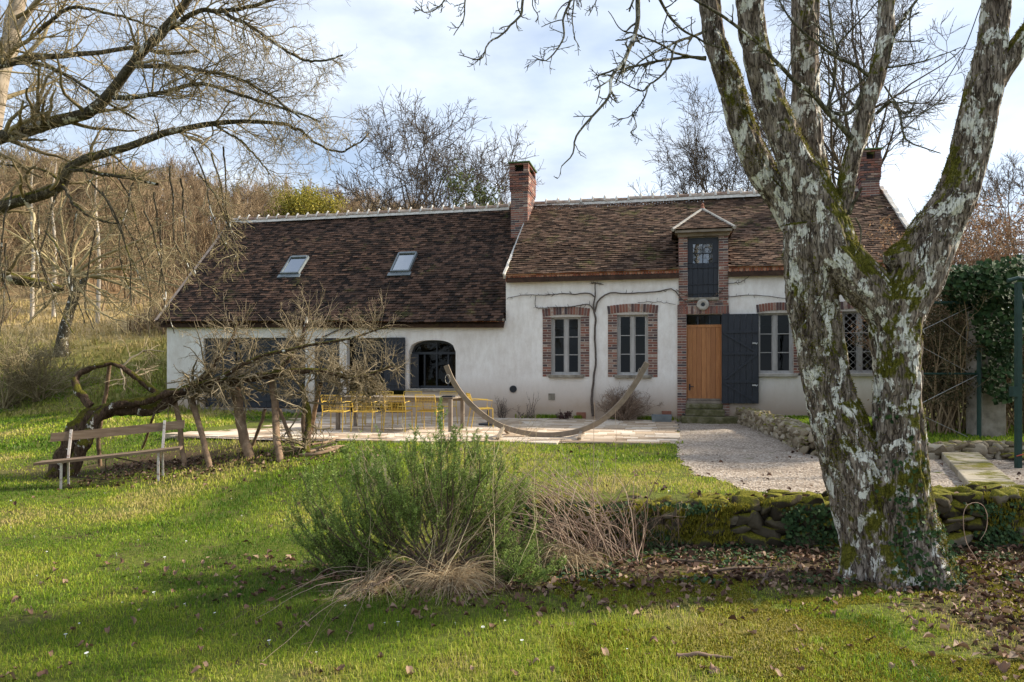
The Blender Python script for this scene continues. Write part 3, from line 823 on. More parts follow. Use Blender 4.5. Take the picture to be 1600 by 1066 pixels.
def z_shutter(xa, xb, y, za, zb_, bars, diag, name='shutter', catches=()):
    mb = MB(); board_leaf(mb, xa, xb, y, za, zb_, 6, 4)
    lv = [za + (zb_ - za) * t for t in bars]
    for z in lv: mb.box(xa + .015, xb - .015, y - .05, y - .023, z - .035, z + .035)
    for (i, j, fl_) in diag:
        z_a, z_b = (za if i is None else lv[i]) + .035, (zb_ if j is None else lv[j]) - .035
        p, q = ((xa + .04, y - .035, z_b), (xb - .04, y - .035, z_a)) if fl_ else ((xa + .04, y - .035, z_a), (xb - .04, y - .035, z_b))
        mb.bar(p, q, .055, .024, up=(0, 1, 0))
    mb.box(xa - .012, xa + .004, y - .03, y + .03, za, zb_); mb.box(xb - .004, xb + .012, y - .03, y + .03, za, zb_); mb.box(xa, xb, y - .032, y + .03, zb_ - .015, zb_ + .012)
    o = mb.build(name, M['navy'], house, bevel=.003)
    for (cx, cz) in catches:
        c = MB(); c.box(cx - .08, cx + .01, y - .065, y - .045, cz - .018, cz + .018); c.tube([(cx + .01, y - .08, cz - .03), (cx + .05, y - .075, cz + .01)], .014); c.build('catch', M['iron'], o)
    return o
s0 = hp(601, off=-.08); s1 = hp(632, off=-.08)
z_shutter(s0, s1, -.08, hp(616, 610)[1], hp(616, 529)[1], [.12, .5, .88], [(0, 1, False), (1, 2, False)])

# ---- door bay
x0, x1, z0, z1 = DR
zb_ = hp(1100, 511.7)[1]; zt_ = hp(1100, 507)[1]
d = MB(); y = .16
n = 7
for i in range(n):
    w = (x1 - x0 - .06) / n; d.box(x0 + .03 + i*w + .002, x0 + .03 + (i+1)*w - .002, y - .02, y + .025, z0 + .05, zb_, (i * .37) % 1)
d.box(x0, x1, y - .035, y + .03, zb_ + .001, zt_, .2); d.box(x0 + .0, x0 + .028, y - .03, y + .03, z0, zb_, .3); d.box(x1 - .028, x1, y - .03, y + .03, z0, zb_, .3)
door = d.build('door', M['pine'], house, bevel=.003)
h = MB(); h.tube([(x0 + .09, y - .03, 1.35), (x0 + .09, y - .07, 1.35), (x0 + .19, y - .075, 1.35)], .011); h.box(x0 + .07, x0 + .11, y - .032, y - .022, 1.25, 1.42); h.build('handle', M['dark_frame'], door)
k = MB(); k.box(x0 + .03, x1 - .03, y - .05, y - .021, z0 + .05, z0 + .10); k.build('weather_bar', M['grey_wood'], door)
tf = MB(); tf.box(x0, x1, y - .02, y + .03, z1 - .025, z1)
for i in range(4):
    xx = x0 + (x1 - x0) * i / 3; tf.box(max(xx - .018, x0), min(xx + .018, x1), y - .02, y + .03, zt_ + .001, z1 - .026)
t_ = tf.build('transom_light', M['dark_frame'], house); g = MB(); g.add([(x0, y + .01, zt_), (x1, y + .01, zt_), (x1, y + .01, z1), (x0, y + .01, z1)], [(0, 1, 2, 3)]); g.build('glass', M['glass'], t_)
th = MB(); th.box(x0 + .005, x1 - .005, -.02, .40, z0 - .02, z0 + .045); th.build('threshold', M['grey_wood'], house)
gzd = hp(1100, 659)[1]
st = MB(); sx0, sx1 = x0 - .02, x1 + .02
st.box(sx0, sx1, -.10, .0 - .002, z0 - .17, z0 - .03); st.box(sx0 - .01, sx1 + .03, -.34, -.003, z0 - .34, z0 - .175)
st.box(sx0 - .12, sx1 + .35, -.62, -.003, gzd - .2, z0 - .345)
st.build('doorstep', M['mossy_stone'], house, bevel=.02)
# brick pilasters, lintel and dormer
PY = -.045
def pier(xa, xb, za, zc, y0_, y1_, seed, parent, sides=True):
    mb = MB(); mo = MB(); r = np.random.default_rng(seed)
    mo.box(xa + .006, xb - .006, y0_ + .006, y1_, za, zc)
    n = max(1, round((zc - za) / .069)); h = (zc - za) / n
    for i in range(n):
        z_a, z_b = za + i*h + .0085, za + (i+1)*h - .0085
        w = xb - xa
        cells = [(xa, xb)] if i % 2 and w < .3 else [(xa, xa + w*.48), (xa + w*.52, xb)] if w < .5 else None
        if cells is None:
            k = max(2, round(w / .22)); o_ = .5 if i % 2 else 0; cells = []
            ed = [xa] + [xa + w*(j + o_)/k for j in range(0 if o_ else 1, k)] + [xb]
            for p, q in zip(ed[:-1], ed[1:]): cells.append((p + (.005 if p > xa else 0), q - (.005 if q < xb else 0)))
        for p, q in cells: mb.box(p, q, y0_ - r.random()*.004, y0_ + .06, z_a, z_b, r.random())
        if sides:
            D_ = y1_ - y0_ - .07; k = max(1, round(D_ / .2)); o_ = .5 if i % 2 else 0
            ed = [y0_ + .07] + [y0_ + .07 + D_*(j + o_)/k for j in range(0 if o_ else 1, k)] + [y1_]
            for p, q in zip(ed[:-1], ed[1:]):
                mb.box(xa - r.random()*.003, xa + .05, p + .005, q - .005, z_a, z_b, r.random()); mb.box(xb - .05, xb + r.random()*.003, p + .005, q - .005, z_a, z_b, r.random())
    o = mb.build('brick_pier', M['brick'], parent); mo.build('mortar', M['mortar'], o); return o
pl0, pl1 = hp(1058.5), hp(1072.3)
pier(pl0, pl1 - .0, hp(1065, 650)[1], hp(1065, 476)[1], PY, .10, 11, house)
pier(hp(1128.4), hp(1139.5), hp(1135, 655)[1], hp(1135, 489)[1], PY, .10, 12, house)
# lintel zone between door and dormer
lz0, lz1 = hp(1100, 491)[1] + .004, DM[2] - .08
sb = MB(); mo = MB(); bricks_face(sb, pl0, hp(1139), lz0, lz0 + .21, -.03, .02, soldier=True, seed=21)
mo.box(pl0 + .004, hp(1139) - .004, -.035, .05, lz0 + .003, lz1 - .003)
bricks_face(sb, hp(1061), hp(1138), lz0 + .225, lz1 - .01, -.03, .02, seed=22)
o = sb.build('lintel', M['brick'], house); mo.build('mortar', M['mortar'], o)
dc = MB(); cx, cz = hp(1098.4, 475.8, -.1)
K = 28
ringp = lambda rr, yy: [(cx + rr*math.cos(2*math.pi*i/K), yy, cz + rr*math.sin(2*math.pi*i/K)) for i in range(K)]
vs = ringp(.155, -.055) + ringp(.155, -.09) + ringp(.14, -.105) + ringp(.055, -.115) + ringp(.045, -.085)
dc.add(vs, [(j*K + i, j*K + (i+1) % K, (j+1)*K + (i+1) % K, (j+1)*K + i) for j in range(4) for i in range(K)])
o = dc.build('wall_lamp', M['pale_stone'], house, smooth=True)
b_ = MB(); b_.tube([(cx, -.07, cz), (cx, -.12, cz)], .05, 16); b_.build('bulb_holder', M['dark_frame'], o)
# dormer
ds = MB(); ds.box(DM[0] - .01, DM[1] + .01, -.10, .25, DM[2] - .075, DM[2] - .002); 
dormer = ds.build('dormer', M['stone'], house, bevel=.01)
dzt = hp(1098, 370)[1]; dtop = hp(1098, 362.5)[1]
pier(hp(1060.5), DM[0] - .004, lz1 + .002, dzt, PY, 1.3, 31, dormer); pier(DM[1] + .004, hp(1137.7), lz1 + .002, dzt, PY, 1.3, 32, dormer)
lb = MB(); lb.box(hp(1059), hp(1139.5), -.09, .12, dzt + .003, dtop); lb.build('lintel_beam', M['grey_wood'], dormer, bevel=.008)
dd = MB(); y = .08; board_leaf(dd, DM[0], DM[1], y, DM[2], hp(1098, 411)[1], 6, 3)
gx0, gx1 = hp(1083), hp(1114); gz0, gz1 = hp(1098, 410.5)[1], hp(1098, 380.5)[1]
dd.box(DM[0], gx0, y - .02, y + .02, gz0, dzt); dd.box(gx1, DM[1], y - .02, y + .02, gz0, dzt); dd.box(gx0, gx1, y - .02, y + .02, gz1, dzt)
dd.box(gx0, gx1, y - .02, y + .02, (gz0+gz1)/2 - .013, (gz0+gz1)/2 + .013); dd.box((gx0+gx1)/2 - .013, (gx0+gx1)/2 + .013, y - .022, y + .018, gz0, gz1)
for zz in (DM[2] + .12, hp(1098, 418)[1], hp(1098, 444)[1]): dd.box(DM[0] + .01, DM[1] - .01, y - .045, y - .022, zz - .012, zz + .012)
o = dd.build('loft_door', M['navy'], dormer, bevel=.003)
g = MB(); g.add([(gx0, y + .005, gz0), (gx1, y + .005, gz0), (gx1, y + .005, gz1), (gx0, y + .005, gz1)], [(0, 1, 2, 3)]); g.build('glass', glass_mat('loft_glass', (.4, .4, .4), .22), o)
# hipped dormer roof: front triangle + two side slopes, from small tiles
def slope_tiles(mb, A, B, C, D_, expo=.085, tw=.16, seed=0):
    """quad eave A->B, top D->C (degenerate allowed)"""
    r = np.random.default_rng(seed); A, B, C, D_ = map(Vector, (A, B, C, D_))
    up = ((C + D_) / 2 - (A + B) / 2); L_ = up.length; n = int(L_ / expo); nn = (B - A).cross(D_ - A).normalized() if (D_-A).length > 0 else None
    if nn.z < 0: nn = -nn
    for c in range(n):
        f0, f1 = c / n, min((c + 1.5) / n, 1); l0, r0 = A.lerp(D_, f0), B.lerp(C, f0); l1, r1 = A.lerp(D_, f1), B.lerp(C, f1)
        w = (r0 - l0).length; k = max(1, round(w / tw))
        for i in range(k):
            t0, t1 = (i + (.5 if c % 2 else 0) - (.5 if c % 2 else 0)) / k, (i + 1) / k
            h = .03 + r.normal(0, .004); t = r.random()
            a, b = l0.lerp(r0, t0) + nn*h, l0.lerp(r0, t1) + nn*h; c_, d_ = l1.lerp(r1, t1) + nn*.01, l1.lerp(r1, t0) + nn*.01
            mb.add([a - nn*.016, b - nn*.016, b, a, c_, d_], [(0, 1, 2, 3), (3, 2, 4, 5)], t)
ax_, az_ = hp(1097.6, 327.3, .75); ey = -.30
eA = (hp(1051, off=ey), ey, hp(1051, 360, ey)[1]); eB = (hp(1148.4, off=ey), ey, hp(1148.4, 354.5, ey)[1])
ez = (eA[2] + eB[2]) / 2; eA = (eA[0], ey, ez); eB = (eB[0], ey, ez); AP = (ax_, .75, az_)
yb = 2.6
rt = MB(); slope_tiles(rt, eA, eB, AP, AP, seed=1)
yap = -.32 + (az_ - 4.34) / ((RZR - 4.34) / (RY + .32)); ybk = -.32 + (ez - 4.34) / ((RZR - 4.34) / (RY + .32))
slope_tiles(rt, (eB[0], ybk, ez), eB, AP, (ax_, yap, az_), seed=2) if False else None
slope_tiles(rt, eB, (eB[0], ybk, ez), (ax_, yap, az_), AP, seed=2)
slope_tiles(rt, (eA[0], ybk, ez), eA, AP, (ax_, yap, az_), seed=3)
rt.add([(eA[0]+.03, ey+.02, ez - .01), (eB[0]-.03, ey+.02, ez - .01), (AP[0], AP[1], az_ - .01), (eA[0]+.03, ybk, ez - .01), (eB[0]-.03, ybk, ez - .01), (ax_, yap, az_ - .01)], [(0, 1, 2), (1, 4, 5, 2), (3, 0, 2, 5), (0, 3, 4, 1)], .2)
droof = rt.build('roof', M['tile_brown'], dormer)
hm = MB()
hm.tube([eA, AP], .05, 8); hm.tube([eB, AP], .05, 8); hm.tube([AP, (ax_, yap, az_)], .06, 8); hm.build('hip_ridge', M['pale_stone'], dormer)
fi = MB(); fi.tube([(ax_, .75, az_ + .02), (ax_, .75, az_ + .09), (ax_, .75, az_ + .13), (ax_, .75, az_ + .17)], [.07, .035, .05, .01], 10); fi.build('finial', M['terracotta'], dormer)
fb = MB(); fb.box(eA[0] + .06, eB[0] - .06, ey + .03, .10, ez - .075, ez - .012); fb.build('fascia', M['grey_wood'], dormer)
for xx in (hp(1062.5, off=0), hp(1136, off=0)):
    ck = MB(); ck.add([(xx, .06, dzt - .02), (xx, 1.3, dzt - .02), (xx, 1.3, ez), (xx, .06, ez)], [(0, 1, 2, 3)])
# big shutter folded back beside the door
z_shutter(hp(1128.2, off=-.12), hp(1184.5, off=-.12), -.12, hp(1156, 630.5, -.12)[1], hp(1156, 491.5, -.12)[1], [.245, .56, .805], [(None, 0, True), (0, 1, False), (1, 2, True)],
          catches=[(hp(1180, off=-.12), hp(1180, 536.5, -.12)[1]), (hp(1180, off=-.12), hp(1180, 602, -.12)[1])])

# ---- chimneys
def chimney(xa, xb, ya, yb, zbase, ztop, seed, parent, grey=False, zcap=.0):
    w, d = xb - xa, yb - ya
    mb = MB(); mo = MB(); r = np.random.default_rng(seed)
    def course(z, h, o, cells=None):
        x_0, x_1, y_0, y_1 = xa - o, xb + o, ya - o, yb + o; par = int(z / h) % 2
        k = max(2, round((x_1-x_0) / .22)); e = [x_0] + [x_0 + (x_1-x_0)*(j + (.5 if par else 0))/k for j in range(0 if par else 1, k)] + [x_1]
        for p, q in zip(e[:-1], e[1:]):
            for yy in ((y_0, y_0 + .06), (y_1 - .06, y_1)): mb.box(p + .005*(p > x_0), q - .005*(q < x_1), yy[0], yy[1], z + .009, z + h - .009, r.random())
        k = max(2, round((y_1-y_0-.12) / .22)); e = [y_0 + .06] + [y_0 + .06 + (y_1-y_0-.12)*(j + (.5 if par else 0))/k for j in range(0 if par else 1, k)] + [y_1 - .06]
        for p, q in zip(e[:-1], e[1:]):
            for xx in ((x_0, x_0 + .06), (x_1 - .06, x_1)): mb.box(xx[0], xx[1], p + .004, q - .004, z + .006, z + h - .006, r.random())
    H = .07; z = zbase; ntop = ztop - .34; 
    while z < ntop:
        t = (ntop - z); o = .035 if t < .62 else 0
        if .56 < t <= .66: o = .02
        if t < .08 + H and t > .0: o = .05
        course(z, H, o); z += H
    mo.box(xa + .01, xb - .01, ya + .01, yb - .01, zbase, z)
    zo = z
    # open lantern top: four corner piers
    for k in range(3):
        zz = zo + k*H
        for (p, q) in ((xa - .03, xa + .13), (xb - .13, xb + .03)):
            for (s_, t_) in ((ya - .03, ya + .13), (yb - .13, yb + .03)): mb.box(p, q, s_, t_, zz + .005, zz + H - .005, r.random())
    mo.box(xa + .14, xb - .14, ya + .14, yb - .14, zo - .02, zo + .02)
    core = MB(); core.box(xa + .13, xb - .13, ya + .2, yb - .2, zo + .02, zo + 3*H - .01)
    course(zo + 3*H, .055, .03); 
    o = mb.build('chimney', M['brick'], parent); mo.build('mortar', M['mortar'], o); core.build('flue', M['black'], o)
    c = MB(); c.box(xa - .08, xb + .08, ya - .08, yb + .08, zo + 3*H + .058, zo + 3*H + .10); c.build('cap', M['green_cap'], o, bevel=.01)
    return o
cy = 2.55
chimney(hp(798, off=cy), hp(824.5, off=cy), cy, cy + 1.2, 5.2, hp(811, 252, cy)[1] - .02, 41, house)
cy2 = 3.3
c2x = hp(1346, off=cy2)
chimney(c2x, c2x + .50, cy2, cy2 + .8, 6.2, hp(1358, 232, cy2)[1], 42, house)

# ---- skylights
def skylight(ub0, ub1, vb, ut0, ut1, vt):
    sl = (RZL - 3.22) / (RY + .34)
    def onroof(u, v):
        lo, hi = -.3, RY
        for _ in range(40):
            m_ = (lo + hi) / 2; z = hp(u, v, m_)[1]; rz = 3.22 + sl * (m_ + .34)
            if rz > z: hi = m_
            else: lo = m_
        return hp(u, off=m_), m_, rz
    b = onroof((ub0+ub1)/2, vb); t = onroof((ut0+ut1)/2, vt)
    w = hp(ub1, off=b[1]) - hp(ub0, off=b[1]); xc = (b[0] + t[0]) / 2
    p0 = Vector((xc, b[1], b[2])); d = Vector((0, t[1]-b[1], t[2]-b[2])); L_ = d.length; d.normalize(); nrm = Vector((0, -d.z, d.y)); X = Vector((1, 0, 0))
    fr = MB(); e = .05
    def slab(mb, xa, xb, sa, sb_, h0, h1):
        q = lambda x, s_, h: p0 + X*x + d*s_ + nrm*h
        mb.hexa([q(xa, sa, h0), q(xb, sa, h0), q(xb, sb_, h0), q(xa, sb_, h0)], [q(xa, sa, h1), q(xb, sa, h1), q(xb, sb_, h1), q(xa, sb_, h1)])
    h = w / 2
    slab(fr, -h, -h + e, 0, L_, 0, .10); slab(fr, h - e, h, 0, L_, 0, .10); slab(fr, -h + e, h - e, 0, e, 0, .10); slab(fr, -h + e, h - e, L_ - e*1.6, L_, 0, .12)
    o = fr.build('skylight', M['zinc'], house)
    g = MB(); slab(g, -h + e, h - e, e, L_ - e*1.6, .06, .075); g.build('glass', M['sky_glass'], o)
    a = MB(); slab(a, -h - .06, h + .06, -.16, -.002, .02, .045); a.build('flashing', M['zinc'], o)
skylight(442, 471, 430, 452, 481, 404)
skylight(613, 643, 427, 621, 650, 398)

# ---- vents and plates on the wall
v = MB(); cx, cz = hp(802, 608); v.tube([(cx, -.035, cz), (cx, .01, cz)], .10, 20)
for i in range(5): v.box(cx - .075, cx + .075, -.045, -.036, cz - .06 + i*.028, cz - .05 + i*.028)
v.build('round_vent', M['dark_frame'], house)
v = MB(); cx, cz = hp(862, 620); v.box(cx - .09, cx + .09, -.02, .01, cz - .09, cz + .09)
for i in range(5): v.box(cx - .07, cx + .07, -.028, -.021, cz - .065 + i*.03, cz - .052 + i*.03)
v.build('square_vent', M['stone'], house)
v = MB(); cx, cz = hp(908, 650); v.box(cx - .13, cx + .13, -.03, .01, cz - .11, cz + .10); v.build('inspection_hatch', M['terracotta'], house, bevel=.01)

# ---- climbing vine trained along the facade
M['vine'] = simple('vine_bark', [(.3, (.055, .042, .034)), (.7, (.15, .12, .10))], 18, .95, .7, .01)
vine = empty('climbing_vine', tuple(h2w(hp(926), -.05, .45)))
tag(vine, 'bare trained vine with twisting stem and long arms on the white facade', 'vine')
def vpx(pts, rad, K, wob=.012):
    out = []
    for (cx, cyy) in pts:
        u, v_ = 780 + cx * .3938, 280 + cyy * .394; a, z = hp(u, v_); out.append(h2w(a, -.045, z))
    P, R = path_poly(out, rad, K, wob); P[..., 1] = np.minimum(P[..., 1], P[..., 1]); return P, R
vi = []
stem = vpx([(375, 940), (368, 880), (376, 800), (384, 720), (380, 620), (384, 560), (376, 520), (380, 470), (382, 412)], [.045, .035, .028, .026, .026, .026, .024, .02, .012], 50, .012)
arms = [([(384, 560), (372, 515), (350, 498), (300, 505), (220, 508), (150, 510), (145, 465)], [.02, .02, .016, .014, .012, .01, .008]),
        ([(380, 470), (350, 452), (300, 458), (240, 455), (180, 460), (100, 462), (35, 470)], [.02, .018, .016, .014, .012, .010, .007]),
        ([(380, 530), (395, 480), (440, 452), (500, 455), (580, 450), (640, 445), (690, 436), (740, 488), (800, 480), (870, 470), (930, 464), (990, 460), (1060, 465), (1130, 475), (1190, 470)], [.024, .022, .02, .018, .018, .016, .016, .014, .012, .012, .01, .01, .01, .008, .006]),
        ([(550, 490), (620, 488), (700, 496)], [.008, .008, .006]), ([(905, 415), (960, 408), (998, 378)], [.009, .009, .005]), ([(700, 440), (760, 470), (850, 465), (905, 415)], [.012, .01, .01, .008]),
        ([(382, 412), (365, 415)], [.012, .006]), ([(382, 412), (415, 420)], [.012, .006])]
items = [(*stem, 8)]
for pts, rad in arms:
    P, R = vpx(pts, rad, 40, .012); items.append((P, R, 6))
    tw = sprout(P, R, 26 if len(pts) > 3 else 6, .11, ang=60, K=4, up=.12, curl=.3, rf=.6, rmin=.003, tip=.5, flat=(1, .25, 1)); items.append((*tw, 4))
o = tubes_obj('vine_stem', items, M['vine'], None); o.parent = vine; o.matrix_parent_inverse = Matrix.Translation(-vine.location)
# left range: small vine under the eave
vi2 = []
for pts in ([(505, 527), (540, 512), (560, 508), (575, 515), (600, 514), (618, 515)], [(540, 525), (556, 512)], [(575, 512), (590, 520)]):
    P, R = path_poly([h2w(hp(u), -.05, hp(u, v_)[1]) for u, v_ in pts], np.linspace(.018, .008, len(pts)), 24, .012); vi2.append((P, R, 6)); vi2.append((*sprout(P, R, 10, .10, K=4, curl=.3, rmin=.003, flat=(1, .3, 1)), 4))
o = tubes_obj('vine_runner', vi2, M['vine']); tag(o, 'short dark bare vine runner under the left roof edge above the glazed opening', 'vine')

# ============================================================ ground sheets
def grid_mesh(xs, ys, zf, name, mat, mask=None, dz=0.0):
    X, Y = np.meshgrid(xs, ys); Z = zf(X, Y) + dz
    V = np.stack([X, Y, Z], -1).reshape(-1, 3); nx, ny = len(xs), len(ys)
    i = np.arange(nx - 1)[None, :]; j = np.arange(ny - 1)[:, None]
    f = np.stack([j*nx + i, j*nx + i + 1, (j+1)*nx + i + 1, (j+1)*nx + i], -1).reshape(-1, 4)
    if mask is not None:
        c = V[f].mean(1); f = f[mask(c[:, 0], c[:, 1])]
    return raw_mesh(name, V, [f], mat, smooth=True)
xs = np.concatenate([-np.geomspace(400, 18.3, 60), np.arange(-18, 14.01, .14), np.geomspace(14.3, 400, 60)])
ys = np.concatenate([-np.geomspace(60, 2.2, 20), np.arange(-2, 20.01, .12), np.geomspace(20.4, 600, 130)])
lawn = grid_mesh(xs, ys, gz, 'lawn', M['ground']); tag(lawn, kind='structure')

# terrace of mixed pavers
def pxp(pts, z=None):
    out = []
    for u, v in pts:
        if z is None: p = gp(u, v)
        else:
            D = (EYE - z) / ((v - HOR) / F); p = np.array([(u - 800) / F * D, D, z])
        out.append(p)
    return out
TZ = .46
terr_poly = [(-7.1, 14.55), *[tuple(p[:2]) for p in pxp([(400, 686), (1057, 692)], TZ)], tuple(h2w(hp(1058), -.02, 0)[:2]), tuple(h2w(hp(478), -.02, 0)[:2])]
def w2h(x, y):
    c, s = math.cos(TH), math.sin(TH); dx, dy = x, y - HZ0
    return dx * c - dy * s, dx * s + dy * c
TPL = [w2h(*p) for p in terr_poly]
M['paver'] = simple('mixed_limestone_paver', [(.15, (.30, .21, .14)), (.4, (.47, .36, .25)), (.65, (.58, .48, .37)), (.9, (.66, .59, .50))], 6, .85, .4, .006, use_tint=.6)
tb = MB(); r = np.random.default_rng(12)
yy = -6.6
while yy < 0:
    h = r.choice([.2, .26, .32]); xx = -12 + r.random() * .3
    while xx < hp(1058):
        w = r.choice([.2, .3, .4, .5, .62]); cx, cyy = xx + w/2, yy + h/2
        if inpoly(np.array([cx]), np.array([cyy]), TPL)[0]:
            wx, wy, _ = h2w(cx, cyy, 0); z = TZ + r.normal(0, .003)
            x1_ = min(xx + w - .008, hp(1058))
            tb.box(xx, x1_, yy, yy + h - .008, z - .12, z, r.random())
        xx += w
    yy += h
terr = tb.build('terrace', M['paver'], None, bevel=.004); terr.location = (0, HZ0, 0); terr.rotation_euler = (0, 0, -TH)
tag(terr, 'terrace of mixed pale stone pavers', kind='structure')
jm = MB(); jm.add([(p[0], p[1], TZ - .018) for p in TPL], [tuple(range(len(TPL)))]); o = jm.build('paving_joints', M['gravel'], terr)

# gravel
grav_poly = [tuple(p[:2]) for p in pxp([(1058, 690), (1062, 722), (1085, 738), (1112, 751)], .42)] + [(2.75, 7.9), (9.5, 7.9), (9.5, 11.3), (5.3, 11.3), (5.9, 18.3), tuple(h2w(hp(1180), -.02, 0)[:2]), tuple(h2w(hp(1058), -.02, 0)[:2])]
gx = np.arange(2.2, 10, .05); gy = np.arange(7.6, 19.6, .05)
def gedge(x, y): return inpoly(x + (fbm(x*3, y*3, s=31) - .5)*.35, y + (fbm(x*3, y*3, s=37) - .5)*.35, grav_poly)
tag(grid_mesh(gx, gy, lambda x, y: gz(x, y) + (fbm(x*9, y*9, s=4, o=2) - .5) * .02, 'gravel_path', M['gravel'], gedge, .007), kind='structure')

# ============================================================ grass
M['grass'] = leafy('grass_blades', [(.16, (.060, .125, .012)), (.32, (.15, .25, .018)), (.48, (.29, .38, .03)), (.66, (.42, .42, .06)), (.84, (.50, .40, .17))], .4, .55, 1.6, .6)
M['moss_tuft'] = leafy('moss', [(.2, (.10, .11, .012)), (.5, (.22, .20, .02)), (.8, (.38, .31, .04))], .3, .8, 3, .6)
def blades(x, y, z, h, w, r, lean=.5, seedrand=None, name='grass', mat=None, tintv=None):
    n = len(x); a = r.uniform(0, 2*np.pi, n); la = r.uniform(0, 2*np.pi, n); ln = np.abs(r.normal(0, lean, n)) * h
    ca, sa = np.cos(a) * w / 2, np.sin(a) * w / 2; lx, ly = np.cos(la) * ln, np.sin(la) * ln
    V = np.zeros((n, 5, 3))
    V[:, 0] = np.stack([x - ca, y - sa, z - .01], -1); V[:, 1] = np.stack([x + ca, y + sa, z - .01], -1)
    mx, my, mz = x + lx*.35, y + ly*.35, z + h*.62
    V[:, 2] = np.stack([mx + ca*.8, my + sa*.8, mz], -1); V[:, 3] = np.stack([mx - ca*.8, my - sa*.8, mz], -1)
    V[:, 4] = np.stack([x + lx, y + ly, z + h * np.clip(1 - ln/h*.35, .3, 1)], -1)
    b = (np.arange(n) * 5)[:, None]
    q = b + np.array([[0, 1, 2, 3]]); t = b + np.array([[3, 2, 4]])
    tv = r.random(n) if tintv is None else tintv
    return V.reshape(-1, 3), q, t, tv
TRUNK = (3.3, 6.25)
stone_keep = []
def lawn_ok(x, y):
    ok = ~inpoly(x, y, terr_poly) & ~gedge(x, y)
    hx = x * math.cos(TH) - (y - HZ0) * math.sin(TH); hy = x * math.sin(TH) + (y - HZ0) * math.cos(TH)
    ok &= ~((hx > AL - .05) & (hy > -.12) & (hx < AR + .1) & (hy < 8))
    ok &= ~((x > .2) & (x < 12) & (y > 7.25) & (y < 7.85))
    ok &= ~((x - TRUNK[0])**2 + (y - TRUNK[1])**2 < .42**2)
    ok &= ~((x > 5.15) & (x < 12) & (y > 7.8) & (y < 11.4))
    return ok
def bare(x, y):
    """0..1 how thin the turf is (leaf litter by the wall, under the old apple tree, under the shrub)"""
    p = gp(120, 745); d1 = np.exp(-(((x - p[0] - 1.0) / 3.2)**2 + ((y - p[1] - .9) / 1.3)**2))
    d2 = np.exp(-((x - .1) / 1.9)**2 - ((y - 6.35) / .75)**2) * 1.1
    d3 = sstep(2.6, 3.8, x) * sstep(3.2, 4.6, y) * sstep(7.6, 6.9, y)
    d4 = sstep(.2, 1.2, x) * sstep(5.5, 6.4, y + .15 * np.sin(x*3)) * sstep(7.7, 7.2, y)
    return np.clip(np.maximum.reduce([d1 * .95, d2, d3 * .92, d4 * .9]), 0, 1)
pc = np.empty(len(lawn.data.polygons) * 3, np.float32); lawn.data.polygons.foreach_get('center', pc); pc = pc.reshape(-1, 3)
bv = bare(pc[:, 0], pc[:, 1]) * sstep(.25, .5, bare(pc[:, 0], pc[:, 1]) * .8 + fbm(pc[:, 0]*2, pc[:, 1]*2, s=44, o=3) * .4)
lawn.data.attributes.new('tint', 'FLOAT', 'FACE').data.foreach_set('value', np.clip(bv, 0, 1).astype(np.float32))
gV, gQ, gT, gt = [], [], [], []; base = 0
r = np.random.default_rng(21)
for (y0, y1, dens, h, w) in ((3.3, 5.2, 5200, .027, .0042), (5.2, 7.6, 3300, .029, .0055), (7.6, 10.5, 1500, .034, .009), (10.5, 15, 620, .042, .015), (15, 26, 230, .07, .028)):
    xa, xb = -.80 * y1 - 2.8, .80 * y1 + 2.8
    if y1 > 15: xa, xb = -18, -6
    n = int((xb - xa) * (y1 - y0) * dens)
    x = r.uniform(xa, xb, n); y = r.uniform(y0, y1, n)
    k = (np.abs(x) < .8 * y + 2.8) & lawn_ok(x, y) & (r.random(n) > bare(x, y) * .97) & (fbm(x*2.2, y*2.2, s=77, o=3) + r.normal(0, .12, n) > .30)
    x, y = x[k], y[k]; z = gz(x, y); n = len(x)
    patch = fbm(x * 1.3, y * 1.3, s=55, o=3); hh = h * r.uniform(.45, 1.35, n) * (.55 + 1.1 * patch)
    mossy = sstep(.8, 2.6, x) * sstep(6.6, 5.6, y) * (fbm(x*2.6, y*2.6, s=66, o=3) > .47)
    hh = hh * (1 - .55 * mossy) * (.75 + .8 * fbm(x * .45, y * .45, s=91, o=2))
    tv = np.clip(r.random(n) * .65 + (fbm(x * .8, y * .8, s=41, o=4) - .40) * 2.1 + mossy * .3, 0, 1)
    V, Q, T, tv = blades(x, y, z, hh, w * r.uniform(.7, 1.3, n), r, .95, tintv=tv)
    gV.append(V); gQ.append(Q + base); gT.append(T + base); gt.append(tv); base += len(V)
go = raw_mesh('grass', np.concatenate(gV), [np.concatenate(gQ), np.concatenate(gT)], M['grass'], tint=[np.concatenate(gt), np.concatenate(gt)])
tag(go, 'short spring grass growing on the lawns', 'grass', kind='stuff')
del gV, gQ, gT
# coarse tufts on the slope behind
n = 26000; x = r.uniform(-34, -9, n); y = r.uniform(20.5, 38, n)
k = lawn_ok(x, y) & (np.abs(x) < .82 * y) & (fbm(x*.7, y*.7, s=12) + r.normal(0, .1, n) > .42); x, y = x[k], y[k]; n = len(x)
M['slope_grass'] = leafy('rough_slope_grass', [(.15, (.11, .12, .025)), (.4, (.24, .23, .06)), (.6, (.42, .33, .14)), (.9, (.58, .45, .24))], .35, .8, .3, .5)
tv = np.clip(sstep(25, 31, y + (fbm(x*.5, y*.5, s=8) - .5)*8) * .55 + r.random(n) * .5, 0, 1)
V, Q, T, tv = blades(x, y, gz(x, y), r.uniform(.10, .34, n), r.uniform(.03, .07, n), r, .7, tintv=tv)
tag(raw_mesh('slope_grass', V, [Q, T], M['slope_grass'], tint=[tv, tv]), 'rough dry grass covering the slope beyond the house', 'grass', kind='stuff')

